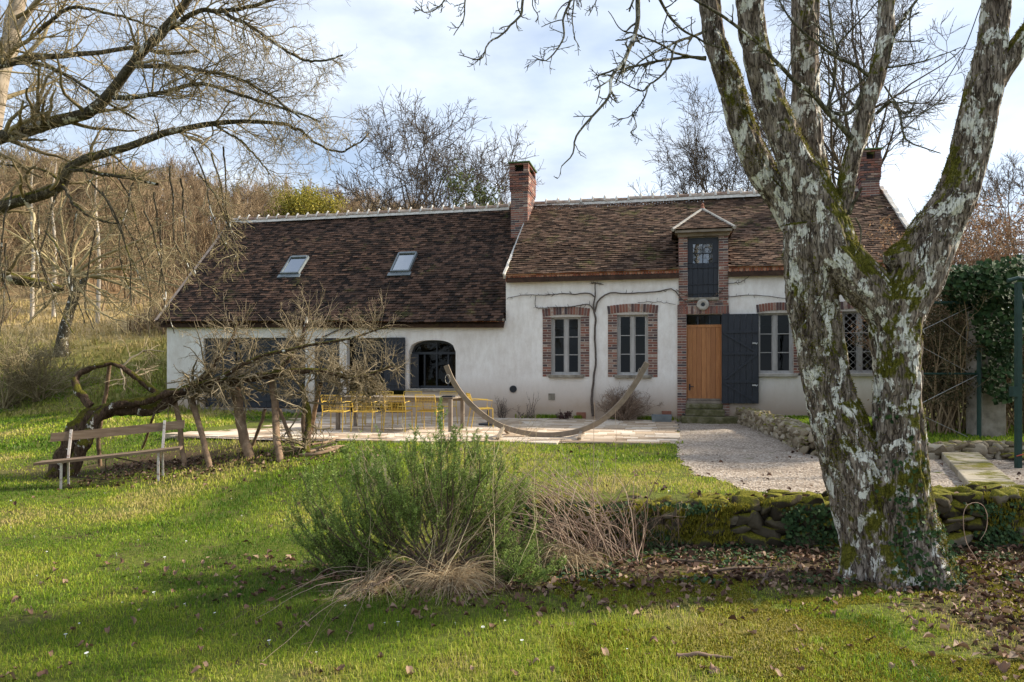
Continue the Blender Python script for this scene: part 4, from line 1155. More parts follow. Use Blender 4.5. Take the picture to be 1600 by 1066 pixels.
# ============================================================ stones
def stone_mesh(n_sub=2):
    import bmesh
    bm = bmesh.new(); bmesh.ops.create_icosphere(bm, subdivisions=n_sub, radius=1); V = np.array([v.co[:] for v in bm.verts]); Fs = np.array([[v.index for v in f.verts] for f in bm.faces]); bm.free(); return V, Fs
SV, SF = stone_mesh(3)
def stones(centers, sizes, r, box=.55):
    Vs, Fs, ts = [], [], []
    for i, (c, s) in enumerate(zip(centers, sizes)):
        v = SV.copy(); v = np.sign(v) * np.abs(v) ** box; v = v / np.abs(v).max()
        nn = .75 * fbm(v[:, 0]*1.3 + i*7, v[:, 1]*1.3 + i*3, v[:, 2]*1.3, s=i % 50, o=3) + .25 * np.abs(fbm(v[:, 0]*4 + i*7, v[:, 1]*4 + i*3, v[:, 2]*4, s=i % 50 + 3, o=3) - .5) * 2.4 + .02
        v = v * (0.72 + .5 * nn)[:, None]
        for _ in range(11):
            pn = r.normal(0, 1, 3); pn /= np.linalg.norm(pn); pd = r.uniform(.42, .72); e = v @ pn - pd; v = v - np.clip(e, 0, None)[:, None] * pn * .92
        v = v * (.94 + .12 * fbm(v[:, 0]*6 + i, v[:, 1]*6, v[:, 2]*6, s=3, o=2))[:, None] / .8
        a = r.normal(0, .16); ca, sa = math.cos(a), math.sin(a); v = v * np.asarray(s)
        v = np.stack([v[:, 0], v[:, 1], v[:, 2]], -1); x = v[:, 0]*ca - v[:, 2]*sa; z = v[:, 0]*sa + v[:, 2]*ca; v[:, 0] = x; v[:, 2] = z
        Vs.append(v + np.asarray(c)); Fs.append(SF + i * len(SV)); ts.append(np.full(len(SF), r.random()))
    return np.concatenate(Vs), np.concatenate(Fs), np.concatenate(ts)
def mossy_mat(name, stone_stops, amount=.5, dark=1.0):
    m, nt, bs = new_mat(name)
    n = noise_node(nt, 9, 8, .7); src = math_node(nt, 'ADD', math_node(nt, 'MULTIPLY', n.outputs['Fac'], .5), math_node(nt, 'MULTIPLY', tint_node(nt), .5))
    c = ramp(nt, src, stone_stops).outputs['Color']
    geo = nt.nodes.new('ShaderNodeNewGeometry'); sx = nt.nodes.new('ShaderNodeSeparateXYZ'); nt.links.new(geo.outputs['Normal'], sx.inputs[0])
    n2 = noise_node(nt, 2.6, 9, .75, w=(5, 2, 8)); n3 = noise_node(nt, 60, 4, .8)
    k = math_node(nt, 'ADD', math_node(nt, 'MULTIPLY', sx.outputs['Z'], .30), n2.outputs['Fac'])
    f = ramp(nt, k, [(.78 - amount * .4, (0, 0, 0)), (.90 - amount * .4, (1, 1, 1))]).outputs['Color']
    mc = ramp(nt, n3.outputs['Fac'], [(.3, (.045, .05, .008)), (.5, (.13, .125, .015)), (.7, (.30, .25, .035))]).outputs['Color']
    c = mixc(nt, f, c, mc); nt.links.new(c, bs.inputs['Base Color']); setin(bs, 'Roughness', .95); setin(bs, 'Specular IOR Level', .1)
    b1 = bump(nt, bs, n.outputs['Fac'], .6, .02); n4 = noise_node(nt, 90, 6, .8); bump(nt, bs, n4.outputs['Fac'], .6, .01, b1)
    return m
M['wall_stone'] = mossy_mat('mossy_rubble', [(.2, (.022, .018, .013)), (.45, (.055, .045, .03)), (.65, (.12, .10, .07)), (.85, (.28, .24, .18))], .55)
M['wall_stone_dry'] = mossy_mat('dry_rubble', [(.2, (.13, .10, .065)), (.5, (.28, .23, .16)), (.8, (.46, .40, .31))], .16)
r = np.random.default_rng(5)
def rubble_wall(name, pts, top, bot, thick, size, mat, r, top_n=1.0):
    """pts: polyline of the wall centre line; top/bot functions of s in 0..1"""
    pts = np.asarray(pts, float); seg = np.linalg.norm(np.diff(pts, axis=0), axis=1); L = seg.sum(); cum = np.concatenate([[0], np.cumsum(seg)])
    def pos(s):
        i = min(np.searchsorted(cum, s, side='right') - 1, len(seg) - 1); f = (s - cum[i]) / seg[i]; d = (pts[i+1] - pts[i]) / seg[i]
        return pts[i] + d * seg[i] * f, d
    C, S = [], []
    s = 0
    while s < L:
        p, d = pos(min(s, L)); nrm = np.array([d[1], -d[0]]); t = s / L
        zb, zt = bot(p[0], p[1]), top(t); z = zb - .03
        while z < zt - size * .25:
            h = min(size * r.uniform(.28, .8), (zt - z) * .6 + .02); z += h
            for side in (-1, 1, 0):
                if side == 0 and z < zt - size: continue
                off = side * (thick / 2 - size * .35) + r.normal(0, .015)
                q = p + nrm * off + d * r.normal(0, size * .2)
                C.append((q[0], q[1], z)); w = size * r.uniform(.45, 1.35)
                ca = abs(d[0]) > .7
                S.append((w if ca else size*.55, size*.55 if ca else w, h * 1.08))
            z += h * .85
        s += size * r.uniform(.8, 1.1)
    V, Fc, t = stones(C, S, r)
    o = raw_mesh('stones', V, [Fc], mat, smooth=False, tint=[t])
    # rough earth-and-mortar core
    mb = MB(); K = max(8, int(L / .15))
    for i in range(K):
        p, d = pos(L * i / K); q, _ = pos(L * (i + 1) / K); nrm = np.array([d[1], -d[0]]) * (thick / 2 - size * .45); zt = top((i + .5) / K) - size * .28; zb = min(bot(*p), bot(*q)) - .2
        mb.hexa([(*(p - nrm), zb), (*(q - nrm), zb), (*(q + nrm), zb), (*(p + nrm), zb)], [(*(p - nrm), zt), (*(q - nrm), zt), (*(q + nrm), zt), (*(p + nrm), zt)])
    return o, mb
M['core'] = simple('dark_earth_core', [(.3, (.018, .014, .010)), (.7, (.06, .048, .034))], 9, .98, .8, .03)
def top1(t):
    x = -.35 + t * 11
    return .40 + .05 * math.sin(x*1.7) + (.10 if x > 1.95 else -.04) + .04 * math.sin(x * 5.1)
st_o, core = rubble_wall('wall', [(-.35, 7.52), (1.0, 7.5), (3.0, 7.46), (6, 7.46), (10.6, 7.4)], top1, lambda x, y: 0.0, .46, .15, M['wall_stone'], r)
rw = empty('retaining_wall', (1.5, 7.5, 0)); tag(rw, 'low dark moss covered rubble wall running behind the forked tree trunk', 'wall')
def adopt(o, parent):
    o.parent = parent; o.matrix_parent_inverse = Matrix.Translation(parent.location).inverted(); return o
adopt(st_o, rw); co = core.build('core', M['core']); adopt(co, rw)
# moss cushions on the wall
r = np.random.default_rng(9); n = 90000
x = r.uniform(-.4, 10, n); y = r.uniform(7.2, 7.78, n); t = (x + .35) / 11
zt = np.array([top1(a) for a in t]); face = r.random(n) < .45
y = np.where(face, 7.22 + r.normal(0, .02, n), y); z = np.where(face, r.uniform(.05, .5, n), zt - .03 + r.normal(0, .015, n))
k = (fbm(x*2.0, y*2.0 + z*2, s=14, o=3) > np.where(face, .50, .45)) & (z < zt + .02); x, y, z = x[k], y[k], z[k]; n = len(x)
V, Q, T, tv = blades(x, y, z, r.uniform(.015, .04, n), r.uniform(.006, .012, n), r, .9)
adopt(raw_mesh('moss', V, [Q, T], M['moss_tuft'], tint=[tv, tv]), rw).__setitem__('kind', 'stuff')

WALL_IVY = True
a_ = np.array(pxp([(1168, 656)], .42)[0][:2]); b_ = np.array(pxp([(1240, 712)], .42)[0][:2])
a_ = np.array(h2w(hp(1160), -.5, 0)[:2])
st2, core2 = rubble_wall('wall', [a_, (5.55, 14.5), (5.05, 11.75), (5.25, 11.3), (6.2, 11.2), (8.2, 11.3)], lambda t: .80 - .05 * t if t < .66 else .62, gzf, .34, .12, M['wall_stone_dry'], r)
gw = empty('garden_wall', (5.3, 14, .4)); tag(gw, 'low pale rubble stone wall edging the gravel from the front door', 'wall'); adopt(st2, gw); adopt(core2.build('core', M['core']), gw)
# raised lawn behind that wall
rl = [tuple(a_ + np.array([.1, .0])), (5.65, 14.5), (5.15, 11.75), (5.3, 11.4), (11, 11.4), tuple(h2w(AR + .5, -.02, 0)[:2])]
M['raised_turf'] = M['ground']
X = np.arange(5, 11.2, .1); Y = np.arange(11.2, 19.5, .1)
tag(grid_mesh(X, Y, lambda x, y: .62 + 0*x + (fbm(x*2, y*2, s=3) - .5)*.04, 'raised_lawn', M['ground'], lambda x, y: inpoly(x, y, rl)), kind='structure')
n = 26000; x = r.uniform(5, 11, n); y = r.uniform(11.3, 19, n); k = inpoly(x, y, rl); x, y = x[k], y[k]; n = len(x)
V, Q, T, tv = blades(x, y, np.full(n, .62), r.uniform(.03, .07, n), r.uniform(.012, .022, n), r, .5, tintv=r.random(n)*.55)
tag(raw_mesh('raised_grass', V, [Q, T], M['grass'], tint=[tv, tv]), 'bright grass on the raised bed beside the gravel', 'grass', kind='stuff')

# stone kerb path at the right
sp = MB(); zz = .53
c4 = [tuple(p[:2]) for p in pxp([(1466, 701), (1522, 700), (1604, 768), (1526, 768)], zz)]
c4b = c4
for i in range(5):
    f0, f1 = i/5 + .004, (i+1)/5 - .004
    L0, L1 = np.array(c4[0]) + (np.array(c4[3]) - np.array(c4[0])) * f0, np.array(c4[0]) + (np.array(c4[3]) - np.array(c4[0])) * f1
    R0, R1 = np.array(c4[1]) + (np.array(c4[2]) - np.array(c4[1])) * f0, np.array(c4[1]) + (np.array(c4[2]) - np.array(c4[1])) * f1
    sp.hexa([(*L1, .3), (*R1, .3), (*R0, .3), (*L0, .3)], [(*L1, zz), (*R1, zz), (*R0, zz), (*L0, zz)], r.random())
tag(sp.build('stone_path', mossy_mat('path_slab', [(.2, (.16, .13, .09)), (.5, (.33, .28, .20)), (.85, (.48, .42, .32))], .05), None, bevel=.015), kind='structure')
M['cobble'] = mossy_mat('cobble', [(.2, (.10, .08, .055)), (.5, (.21, .17, .12)), (.8, (.34, .29, .22))], .50)
C, S = [], []
for i in range(420):
    x, y = r.uniform(c4[1][0] + .05, 10.5), r.uniform(7.9, 11.6)
    e = c4[1][0] + (c4[2][0] - c4[1][0]) * (y - c4[1][1]) / (c4[2][1] - c4[1][1])
    if x > e + .08: C.append((x, y, .49)); S.append((r.uniform(.10, .17), r.uniform(.10, .16), .035))
if C:
    V, Fc, t = stones(C, S, r); tag(raw_mesh('cobbles', V, [Fc], M['cobble'], smooth=True, tint=[t]), kind='structure')


# ============================================================ the forked walnut trunk
def bark_mat(name, base, moss=.5, lichen=.5, lichen_col=(.88, .85, .78), bs_=60):
    m, nt, bs = new_mat(name)
    n = noise_node(nt, 16, 9, .75, .5, stretch=(1, 1, .22)); c = ramp(nt, n.outputs['Fac'], base).outputs['Color']
    fz = noise_node(nt, 34, 3, .55, .3, stretch=(1, 1, .13), w=(1, 8, 3)); fz_ = math_node(nt, 'ABSOLUTE', math_node(nt, 'SUBTRACT', fz.outputs['Fac'], .5))
    fk = ramp(nt, fz_, [(.0, (.25, .25, .25)), (.04, (1, 1, 1))]).outputs['Color']
    c = mixc(nt, fk, (base[0][1][0]*.6, base[0][1][1]*.6, base[0][1][2]*.6), c)
    # grey crustose lichen patches with crisp edges, broken by bark cracks
    nl = noise_node(nt, 6.5, 9, .66, .5, stretch=(1, 1, .75), w=(3, 1, 4)); crack = noise_node(nt, 22, 6, .8, stretch=(1, 1, .25), w=(2, 2, 2))
    kl = math_node(nt, 'ADD', nl.outputs['Fac'], math_node(nt, 'MULTIPLY', math_node(nt, 'SUBTRACT', crack.outputs['Fac'], .5), .35))
    kl = math_node(nt, 'SUBTRACT', kl, math_node(nt, 'MULTIPLY', math_node(nt, 'SUBTRACT', 1.0, fk), .05))
    fl_ = ramp(nt, kl, [(.62 - lichen * .12, (0, 0, 0)), (.64 - lichen * .12, (1, 1, 1))]).outputs['Color']
    nl2 = noise_node(nt, 30, 6, .7); lc = mixc(nt, nl2.outputs['Fac'], (lichen_col[0]*.68, lichen_col[1]*.68, lichen_col[2]*.66), lichen_col)
    c = mixc(nt, fl_, c, lc)
    # moss on tops and in shaded hollows
    geo = nt.nodes.new('ShaderNodeNewGeometry'); sx = nt.nodes.new('ShaderNodeSeparateXYZ'); nt.links.new(geo.outputs['Normal'], sx.inputs[0])
    nm = noise_node(nt, 2.4, 8, .72, w=(7, 3, 1))
    km = math_node(nt, 'ADD', nm.outputs['Fac'], math_node(nt, 'MULTIPLY', sx.outputs['Z'], .28))
    km = math_node(nt, 'ADD', km, math_node(nt, 'MULTIPLY', math_node(nt, 'SUBTRACT', crack.outputs['Fac'], .5), .3))
    fm = ramp(nt, km, [(.72 - moss * .22, (0, 0, 0)), (.78 - moss * .22, (1, 1, 1))]).outputs['Color']
    ns = noise_node(nt, 70, 4, .8); mc = ramp(nt, ns.outputs['Fac'], [(.3, (.03, .032, .006)), (.5, (.10, .095, .014)), (.72, (.22, .19, .03))]).outputs['Color']
    c = mixc(nt, fm, c, mc); nt.links.new(c, bs.inputs['Base Color']); setin(bs, 'Roughness', .95); setin(bs, 'Specular IOR Level', .12)
    b0 = bump(nt, bs, fk, .9, .018); b1 = bump(nt, bs, crack.outputs['Fac'], .75, .012, b0); bump(nt, bs, ns.outputs['Fac'], .5, .005, b1)
    return m
M['walnut'] = bark_mat('walnut_bark', [(.32, (.028, .019, .014)), (.43, (.12, .09, .07)), (.55, (.29, .235, .19)), (.72, (.50, .44, .38))], .80, .70)
M['walnut_twig'] = bark_mat('walnut_twig_bark', [(.3, (.06, .05, .035)), (.55, (.16, .145, .10)), (.75, (.26, .25, .18))], .2, .3)
TD = 6.25
def limb(pts, wob=0.0, ridge=.5, name=None, K=None, seed=0, S=84, knots=0):
    """pts (u, v, width_px, depth) -> high-res bark tube as V,F"""
    P3 = [at(u, v, d) for u, v, w, d in pts]; R3 = [(.95 if v > 380 else .90) * w / 2 * d / F / math.sqrt(1 + ((u - 800) / F) ** 2) for u, v, w, d in pts]
    L = sum(np.linalg.norm(P3[i+1] - P3[i]) for i in range(len(P3) - 1)); K = K or int(L / .018); S = int(np.clip(2 * math.pi * max(R3) / .0105, 60, 260))
    P, R = path_poly(P3, R3, K)
    # slight lumpiness of the path
    s = np.linspace(0, L, K)
    P[0, :, 0] += (fbm(s * 1.6, seed * 3.1, 0, 5, 2) - .5) * .05 * np.clip(s*3, 0, 1); P[0, :, 1] += (fbm(s * 1.6, seed * 5.7, 4, 6, 2) - .5) * .05
    V, Fq = tube_arrays(P, R, S)
    V = V.reshape(K, S, 3); c = P[0][:, None, :]; th = np.arange(S) / S * 2 * np.pi
    rr = R[0][:, None]
    cx, sx_ = np.cos(th)[None], np.sin(th)[None]; ss = s[:, None]
    # lumps, long bark ridges running along the limb, cracks
    lump = (fbm(cx * 1.1 + seed * 5, sx_ * 1.1, ss * 1.5, 3, 3) - .5) * .16
    fr = np.clip(rr / .07, .8, 6)
    rd = fbm(cx * rr * 26 + seed, sx_ * rr * 26, ss * 3.6, 11, 3); rd = np.abs(rd - .5) * 2; rd = rd + .25 * fbm(cx * rr * 60, sx_ * rr * 60, ss * 9, 21, 2) - .1
    f2 = fbm(cx * rr * 75 + seed, sx_ * rr * 75, ss * 14, 17, 2) - .5
    disp = 1 + lump + (-(1 - np.clip(rd * 2.8, 0, 1)) * .034 * ridge + .012 * ridge + f2 * .014) / np.maximum(rr, .03)
    V = c + (V - c) * disp[..., None]
    caps = np.array([np.arange(S)[::-1], (K - 1) * S + np.arange(S)])
    return V.reshape(-1, 3), Fq, caps
LIMBS = [
 # left stem, splits high
 ([(1402, 935, 150, 6.3), (1386, 900, 128, 6.32), (1372, 860, 118, 6.34), (1355, 800, 116, 6.36), (1340, 740, 112, 6.38), (1318, 680, 98, 6.4), (1295, 610, 78, 6.42), (1280, 540, 76, 6.42), (1270, 470, 82, 6.4), (1270, 400, 104, 6.38), (1268, 350, 98, 6.35)], 1.0),
 # right stem up to its fork
 ([(1428, 935, 160, 6.2), (1424, 900, 140, 6.2), (1416, 850, 120, 6.2), (1406, 780, 104, 6.2), (1402, 700, 90, 6.2), (1399, 620, 80, 6.2), (1399, 560, 80, 6.2), (1398, 510, 88, 6.2), (1402, 470, 98, 6.2)], 1.0),
 # cross limb from the right stem to the upper left crown
 ([(1400, 530, 70, 6.2), (1382, 482, 78, 6.2), (1345, 440, 80, 6.2), (1310, 400, 82, 6.22), (1288, 350, 84, 6.25), (1268, 310, 80, 6.25), (1243, 260, 64, 6.25), (1216, 195, 54, 6.25), (1193, 130, 49, 6.25), (1178, 65, 46, 6.25), (1171, 0, 46, 6.2), (1160, -90, 40, 6.1), (1168, -200, 34, 6.0), (1150, -330, 26, 5.9)], .7),
 # leftmost limb
 ([(1262, 370, 74, 6.45), (1232, 322, 60, 6.5), (1186, 262, 50, 6.5), (1159, 195, 46, 6.5), (1140, 130, 44, 6.5), (1116, 65, 38, 6.5), (1107, 0, 36, 6.5), (1095, -80, 32, 6.5), (1060, -180, 27, 6.4), (1040, -300, 20, 6.3)], .7),
 # rear vertical limb
 ([(1290, 400, 56, 6.55), (1284, 345, 52, 6.7), (1277, 290, 50, 6.8), (1266, 240, 52, 6.85), (1262, 195, 54, 6.85), (1257, 97, 48, 6.85), (1255, 0, 49, 6.85), (1262, -90, 42, 6.85), (1250, -220, 34, 6.8), (1262, -360, 24, 6.8)], .7),
 # slim limb right of it
 ([(1300, 400, 52, 6.3), (1312, 350, 36, 6.25), (1321, 310, 31, 6.2), (1331, 260, 31, 6.15), (1350, 195, 33, 6.1), (1366, 130, 32, 6.05), (1380, 65, 30, 6.0), (1387, 0, 28, 6.0), (1394, -90, 24, 6.0), (1380, -200, 18, 5.9)], .6),
 # heavy right limb
 ([(1402, 490, 90, 6.2), (1428, 430, 98, 6.15), (1450, 380, 98, 6.1), (1474, 340, 84, 6.05), (1492, 310, 74, 6.0), (1507, 260, 70, 6.0), (1521, 195, 70, 5.95), (1537, 130, 68, 5.9), (1550, 70, 56, 5.85), (1558, 0, 52, 5.85), (1568, -90, 46, 5.8), (1560, -200, 38, 5.7), (1580, -330, 28, 5.6)], .8),
 # its side limb to the right
 ([(1532, 160, 52, 5.92), (1560, 120, 46, 5.88), (1590, 75, 42, 5.8), (1622, 20, 38, 5.7), (1650, -60, 32, 5.6), (1690, -160, 24, 5.5)], .6),
 # knuckle at the right fork
 ([(1388, 412, 30, 6.12), (1404, 404, 54, 6.12), (1432, 396, 64, 6.12), (1455, 380, 50, 6.12)], .6),
 # buttress roots
 ([(1440, 800, 40, 6.15), (1470, 870, 46, 6.1), (1496, 915, 34, 6.05), (1530, 935, 14, 6.0)], .6),
 ([(1340, 860, 50, 6.3), (1328, 905, 44, 6.25), (1312, 935, 22, 6.2)], .6),
 ([(1395, 860, 60, 6.1), (1392, 912, 54, 5.98), (1384, 945, 26, 5.9)], .6),
]
walnut = empty('walnut_tree', (TRUNK[0], TRUNK[1], 0)); tag(walnut, 'large forked old tree in the right foreground, its bare limbs white with lichen', 'tree')
Vs, Fq, base = [], [], 0
verts = []; quads = []; ngons = []
for i, (p, rg) in enumerate(LIMBS):
    V, Q, caps = limb(p, ridge=rg, seed=i + 1, S=84 if i < 2 else 60)
    verts.append(V); quads.append(Q + base); ngons.append((caps + base)); base += len(V)
me = bpy.data.meshes.new('trunk_raw')
allf = [tuple(f) for q in quads for f in q.tolist()] + [tuple(f) for c in ngons for f in c.tolist()]
me.from_pydata(np.concatenate(verts).tolist(), [], allf); me.update()
tmp = bpy.data.objects.new('trunk_raw', me); SC.collection.objects.link(tmp)
rm = tmp.modifiers.new('r', 'REMESH'); rm.mode = 'VOXEL'; rm.voxel_size = .0088; rm.adaptivity = 0
dg = bpy.context.evaluated_depsgraph_get(); ev = tmp.evaluated_get(dg); tm = bpy.data.meshes.new_from_object(ev)
bpy.data.objects.remove(tmp); bpy.data.meshes.remove(me)
tm.name = 'trunk'; tm.materials.clear(); tm.materials.append(M['walnut']); tm.polygons.foreach_set('use_smooth', np.ones(len(tm.polygons), bool))
print('trunk verts', len(tm.vertices))
tko = bpy.data.objects.new('trunk', tm); link(tko); adopt(tko, walnut)

# ---- slender branches of the walnut that cross the sky
def pts_px(pts, s, u0, v0, D):
    return [at(u0 + x * s, v0 + y * s, D if not hasattr(D, '__len__') else D[0] + (D[1] - D[0]) * i / (len(pts) - 1)) for i, (x, y) in enumerate(pts)]
tw_items = []
r_ = np.random.default_rng(3)
def branch(pts, r0, r1, K=30, wob=.006, kids=8, klen=.22, gk=2, S=7, ang=52, up=.02):
    P, R = path_poly(pts, np.linspace(r0, r1, len(pts)), K, wob); tw_items.append((P, R, S))
    if kids:
        a = sprout(P, R, kids, klen, ang, 6, up, .16, .55, .2, 1.0, rmin=.003, tip=.6); tw_items.append((*a, 5))
        if gk: tw_items.append((*sprout(*a, gk, klen * .35, 55, 4, up, .2, .7, .2, 1, rmin=.0024, tip=.7), 4))
q = lambda pts, D: pts_px(pts, .3002, 640, 0, D)
branch(q([(1500, -700), (1330, -480), (1190, -220), (1192, 0), (1180, 120), (1165, 200), (1120, 310), (1050, 400), (1040, 500), (975, 580), (870, 710), (850, 800), (790, 865)], (5.9, 5.2)), .026, .004, 60, .006, 30, .2, 3)
branch(q([(1540, 300), (1400, 300), (1300, 320), (1150, 350), (1050, 370), (985, 400), (990, 450), (970, 540)], (6.4, 5.6)), .014, .004, 40, .006, 20, .18, 3)
branch(q([(1560, 150), (1500, 180), (1380, 220), (1250, 290), (1150, 360), (1070, 380)], (6.5, 5.8)), .014, .004, 30, .006, 14, .2, 3)
branch(q([(1240, -300), (1270, -100), (1300, 0), (1390, 130), (1500, 200), (1640, 260)], (5.6, 6.2)), .016, .007, 30, .005, 12, .2, 2)
branch(q([(1540, 310), (1400, 280), (1300, 230), (1180, 180), (1100, 150), (1030, 60)], (6.4, 5.7)), .012, .003, 30, .006, 14, .15, 2)
branch(q([(1390, 220), (1340, 360), (1250, 440), (1200, 470), (1110, 430), (1050, 400)], (6.2, 5.8)), .011, .003, 30, .006, 12, .15, 2)
branch(q([(1250, 440), (1210, 530), (1150, 600), (1080, 630)], (6.1, 5.9)), .008, .003, 20, .006, 12, .14, 3)
branch(q([(1160, 590), (1180, 660), (1150, 690), (1210, 735)], (6.0, 5.9)), .005, .003, 14, .004, 6, .1, 1)
branch(q([(760, -600), (650, -300), (590, 0), (580, 70), (500, 160), (410, 220), (370, 310), (260, 290)], (5.6, 5.0)), .014, .003, 40, .006, 16, .16, 3)
branch(q([(420, -500), (330, -200), (290, 0), (285, 90), (230, 185)], (5.4, 5.0)), .010, .003, 30, .006, 12, .15, 3)
branch(q([(250, -400), (200, -150), (180, 0), (90, 65), (35, 35)], (5.3, 5.0)), .008, .003, 24, .005, 12, .12, 3)
branch(q([(1000, -500), (900, -200), (840, 0), (800, 100), (800, 200), (720, 310), (640, 290)], (5.6, 5.1)), .014, .003, 40, .006, 24, .18, 3)
branch(q([(960, -300), (870, -80), (850, 60), (850, 160), (885, 250)], (5.5, 5.2)), .008, .003, 24, .006, 12, .14, 2)
branch(q([(700, -200), (640, 0), (670, 80), (655, 110)], (5.3, 5.1)), .005, .003, 14, .004, 5, .1, 1)
branch(q([(1050, -200), (980, -40), (965, 20), (930, 80)], (5.4, 5.1)), .006, .003, 16, .004, 7, .1, 2)
q = lambda pts, D: pts_px(pts, .325, 1080, 0, D)
branch(q([(775, 665), (660, 540), (590, 460), (480, 370), (370, 260), (200, 110), (20, 0), (-160, -90)], (6.05, 5.6)), .024, .008, 40, .004, 10, .2, 1)
branch(q([(855, 365), (780, 310), (690, 270), (600, 200), (520, 140), (450, 50), (380, -100)], (5.95, 5.7)), .016, .005, 30, .004, 14, .2, 2)
branch(q([(830, 430), (780, 530), (720, 550), (660, 520), (690, 400), (690, 250), (660, 0), (640, -200)], (6.0, 6.1)), .020, .008, 40, .004, 12, .25, 2)
branch(q([(650, 520), (760, 440), (850, 365)], (6.0, 6.0)), .010, .007, 16, .003, 5, .15, 1)
branch(q([(940, 325), (1020, 315), (1100, 300), (1200, 265), (1300, 228)], (5.95, 5.5)), .009, .003, 24, .003, 8, .1, 1)
branch(q([(890, 545), (960, 490), (1000, 540), (1020, 640), (1060, 690), (1200, 735)], (6.05, 5.5)), .016, .004, 34, .004, 10, .14, 1)
branch(q([(1000, 570), (1100, 550), (1180, 500), (1240, 462)], (5.8, 5.5)), .007, .003, 20, .003, 8, .12, 1)
branch(q([(935, 330), (980, 160), (1050, 50), (1120, -60), (1150, -250)], (6.0, 5.6)), .016, .008, 24, .003, 9, .25, 2)
branch(q([(1060, 40), (1050, 140), (1070, 270)], (5.7, 5.5)), .008, .003, 18, .003, 5, .1, 1)
branch(q([(560, 780), (640, 805), (710, 835)], (6.3, 6.2)), .009, .006, 14, .004, 3, .08, 0)
branch(q([(930, 415), (980, 490), (1040, 550), (1100, 430), (1155, 400)], (6.0, 5.6)), .008, .003, 24, .003, 8, .12, 1)
branch(q([(440, 560), (450, 430), (470, 330), (520, 160), (540, 60)], (6.3, 6.4)), .010, .004, 24, .004, 8, .15, 1)
branch(q([(600, 380), (640, 200), (600, 100), (540, -60)], (6.4, 6.5)), .008, .004, 24, .004, 8, .15, 1)
branch(q([(680, 250), (760, 150), (850, 60), (930, -30)], (6.2, 6.0)), .009, .005, 24, .004, 9, .18, 2)
branch(q([(1380, 790), (1420, 800)], (6, 6)), .003, .002, 6, 0, 0)
# broken stub and dead shoot hanging in the crotch
q = lambda pts, D: pts_px(pts, .3, 1200, 280, D)
branch(q([(420, 180), (450, 120), (490, 40)], (6.15, 6.05)), .022, .008, 14, .004, 2, .06, 0)
branch(q([(455, 200), (485, 260), (480, 330), (445, 400)], (6.05, 6.0)), .009, .006, 16, .004, 0)
branch(q([(150, 800), (230, 690), (290, 590), (310, 520)], (5.95, 6.0)), .006, .004, 16, .004, 3, .06, 0)
# crown above the picture, carried by every limb end (casts the dappled shade)
for (u, v, D_) in ((1150, -330, 5.9), (1040, -300, 6.3), (1262, -360, 6.8), (1380, -200, 5.9), (1580, -330, 5.6), (1690, -160, 5.5)):
    p = at(u, v, D_)
    for k in range(3):
        d = norm(np.array([r_.normal(0, .75), r_.normal(0, .75), 1.0])); pts = [p + d * t + np.array([0, 0, .0]) + r_.normal(0, .08, 3) * (t > 0) for t in (-.3, .6, 1.3, 2.1, 2.9)]
        P, R = path_poly(pts, [.055, .042, .03, .018, .008], 20, .02); tw_items.append((P, R, 6))
        a = sprout(P, R, 12, 1.1, 50, 7, .05, .14, .5, .2, 1, rmin=.005); tw_items.append((*a, 5))
        b = sprout(*a, 5, .45, 50, 5, .04, .18, .6, .2, 1, rmin=.004); tw_items.append((*b, 4))
adopt(tubes_obj('branches', tw_items, M['walnut_twig']), walnut)
# leaf shape -----------------------------------------------------------------
def leaves(P, size, r, nrm=None, flat=.5, curl=.25, aspect=.6):
    """ivy / dead leaf: 6-vertex folded leaf"""
    n = len(P); d = norm(r.normal(0, 1, (n, 3)) * np.array([1, 1, flat]))
    if nrm is None: nn = norm(r.normal(0, 1, (n, 3)) * (1 if flat > .4 else .55) + np.array([0, 0, .8 if flat > .4 else 1.3]))
    else: nn = norm(nrm + r.normal(0, .35, (n, 3)))
    d = norm(d - (d * nn).sum(-1, keepdims=True) * nn); s = np.cross(nn, d)
    L = (size * r.uniform(.6, 1.3, n))[:, None]; w = L * aspect; cu = nn * L * curl * r.uniform(.2, 1.6, (n, 1))
    V = np.stack([P, P + d*L*.45 + s*w*.55 + cu, P + d*L*.45, P + d*L*.45 - s*w*.55 + cu, P + d*L - cu*.5, P + d*L*.8 + s*w*.28 + cu*.6, P + d*L*.8 - s*w*.28 + cu*.6], 1)
    b = (np.arange(n) * 7)[:, None]
    T = np.concatenate([b + np.array([[0, 1, 2]]), b + np.array([[0, 2, 3]])])
    Q = np.concatenate([b + np.array([[1, 5, 4, 2]]), b + np.array([[2, 4, 6, 3]])])
    tv = r.random(n)
    return V.reshape(-1, 3), T, Q, np.concatenate([tv, tv]), np.concatenate([tv, tv])
M['ivy'] = leafy('ivy_leaf', [(.1, (.014, .035, .012)), (.5, (.035, .075, .022)), (.9, (.075, .12, .04))], .12, .75, 4, .7)
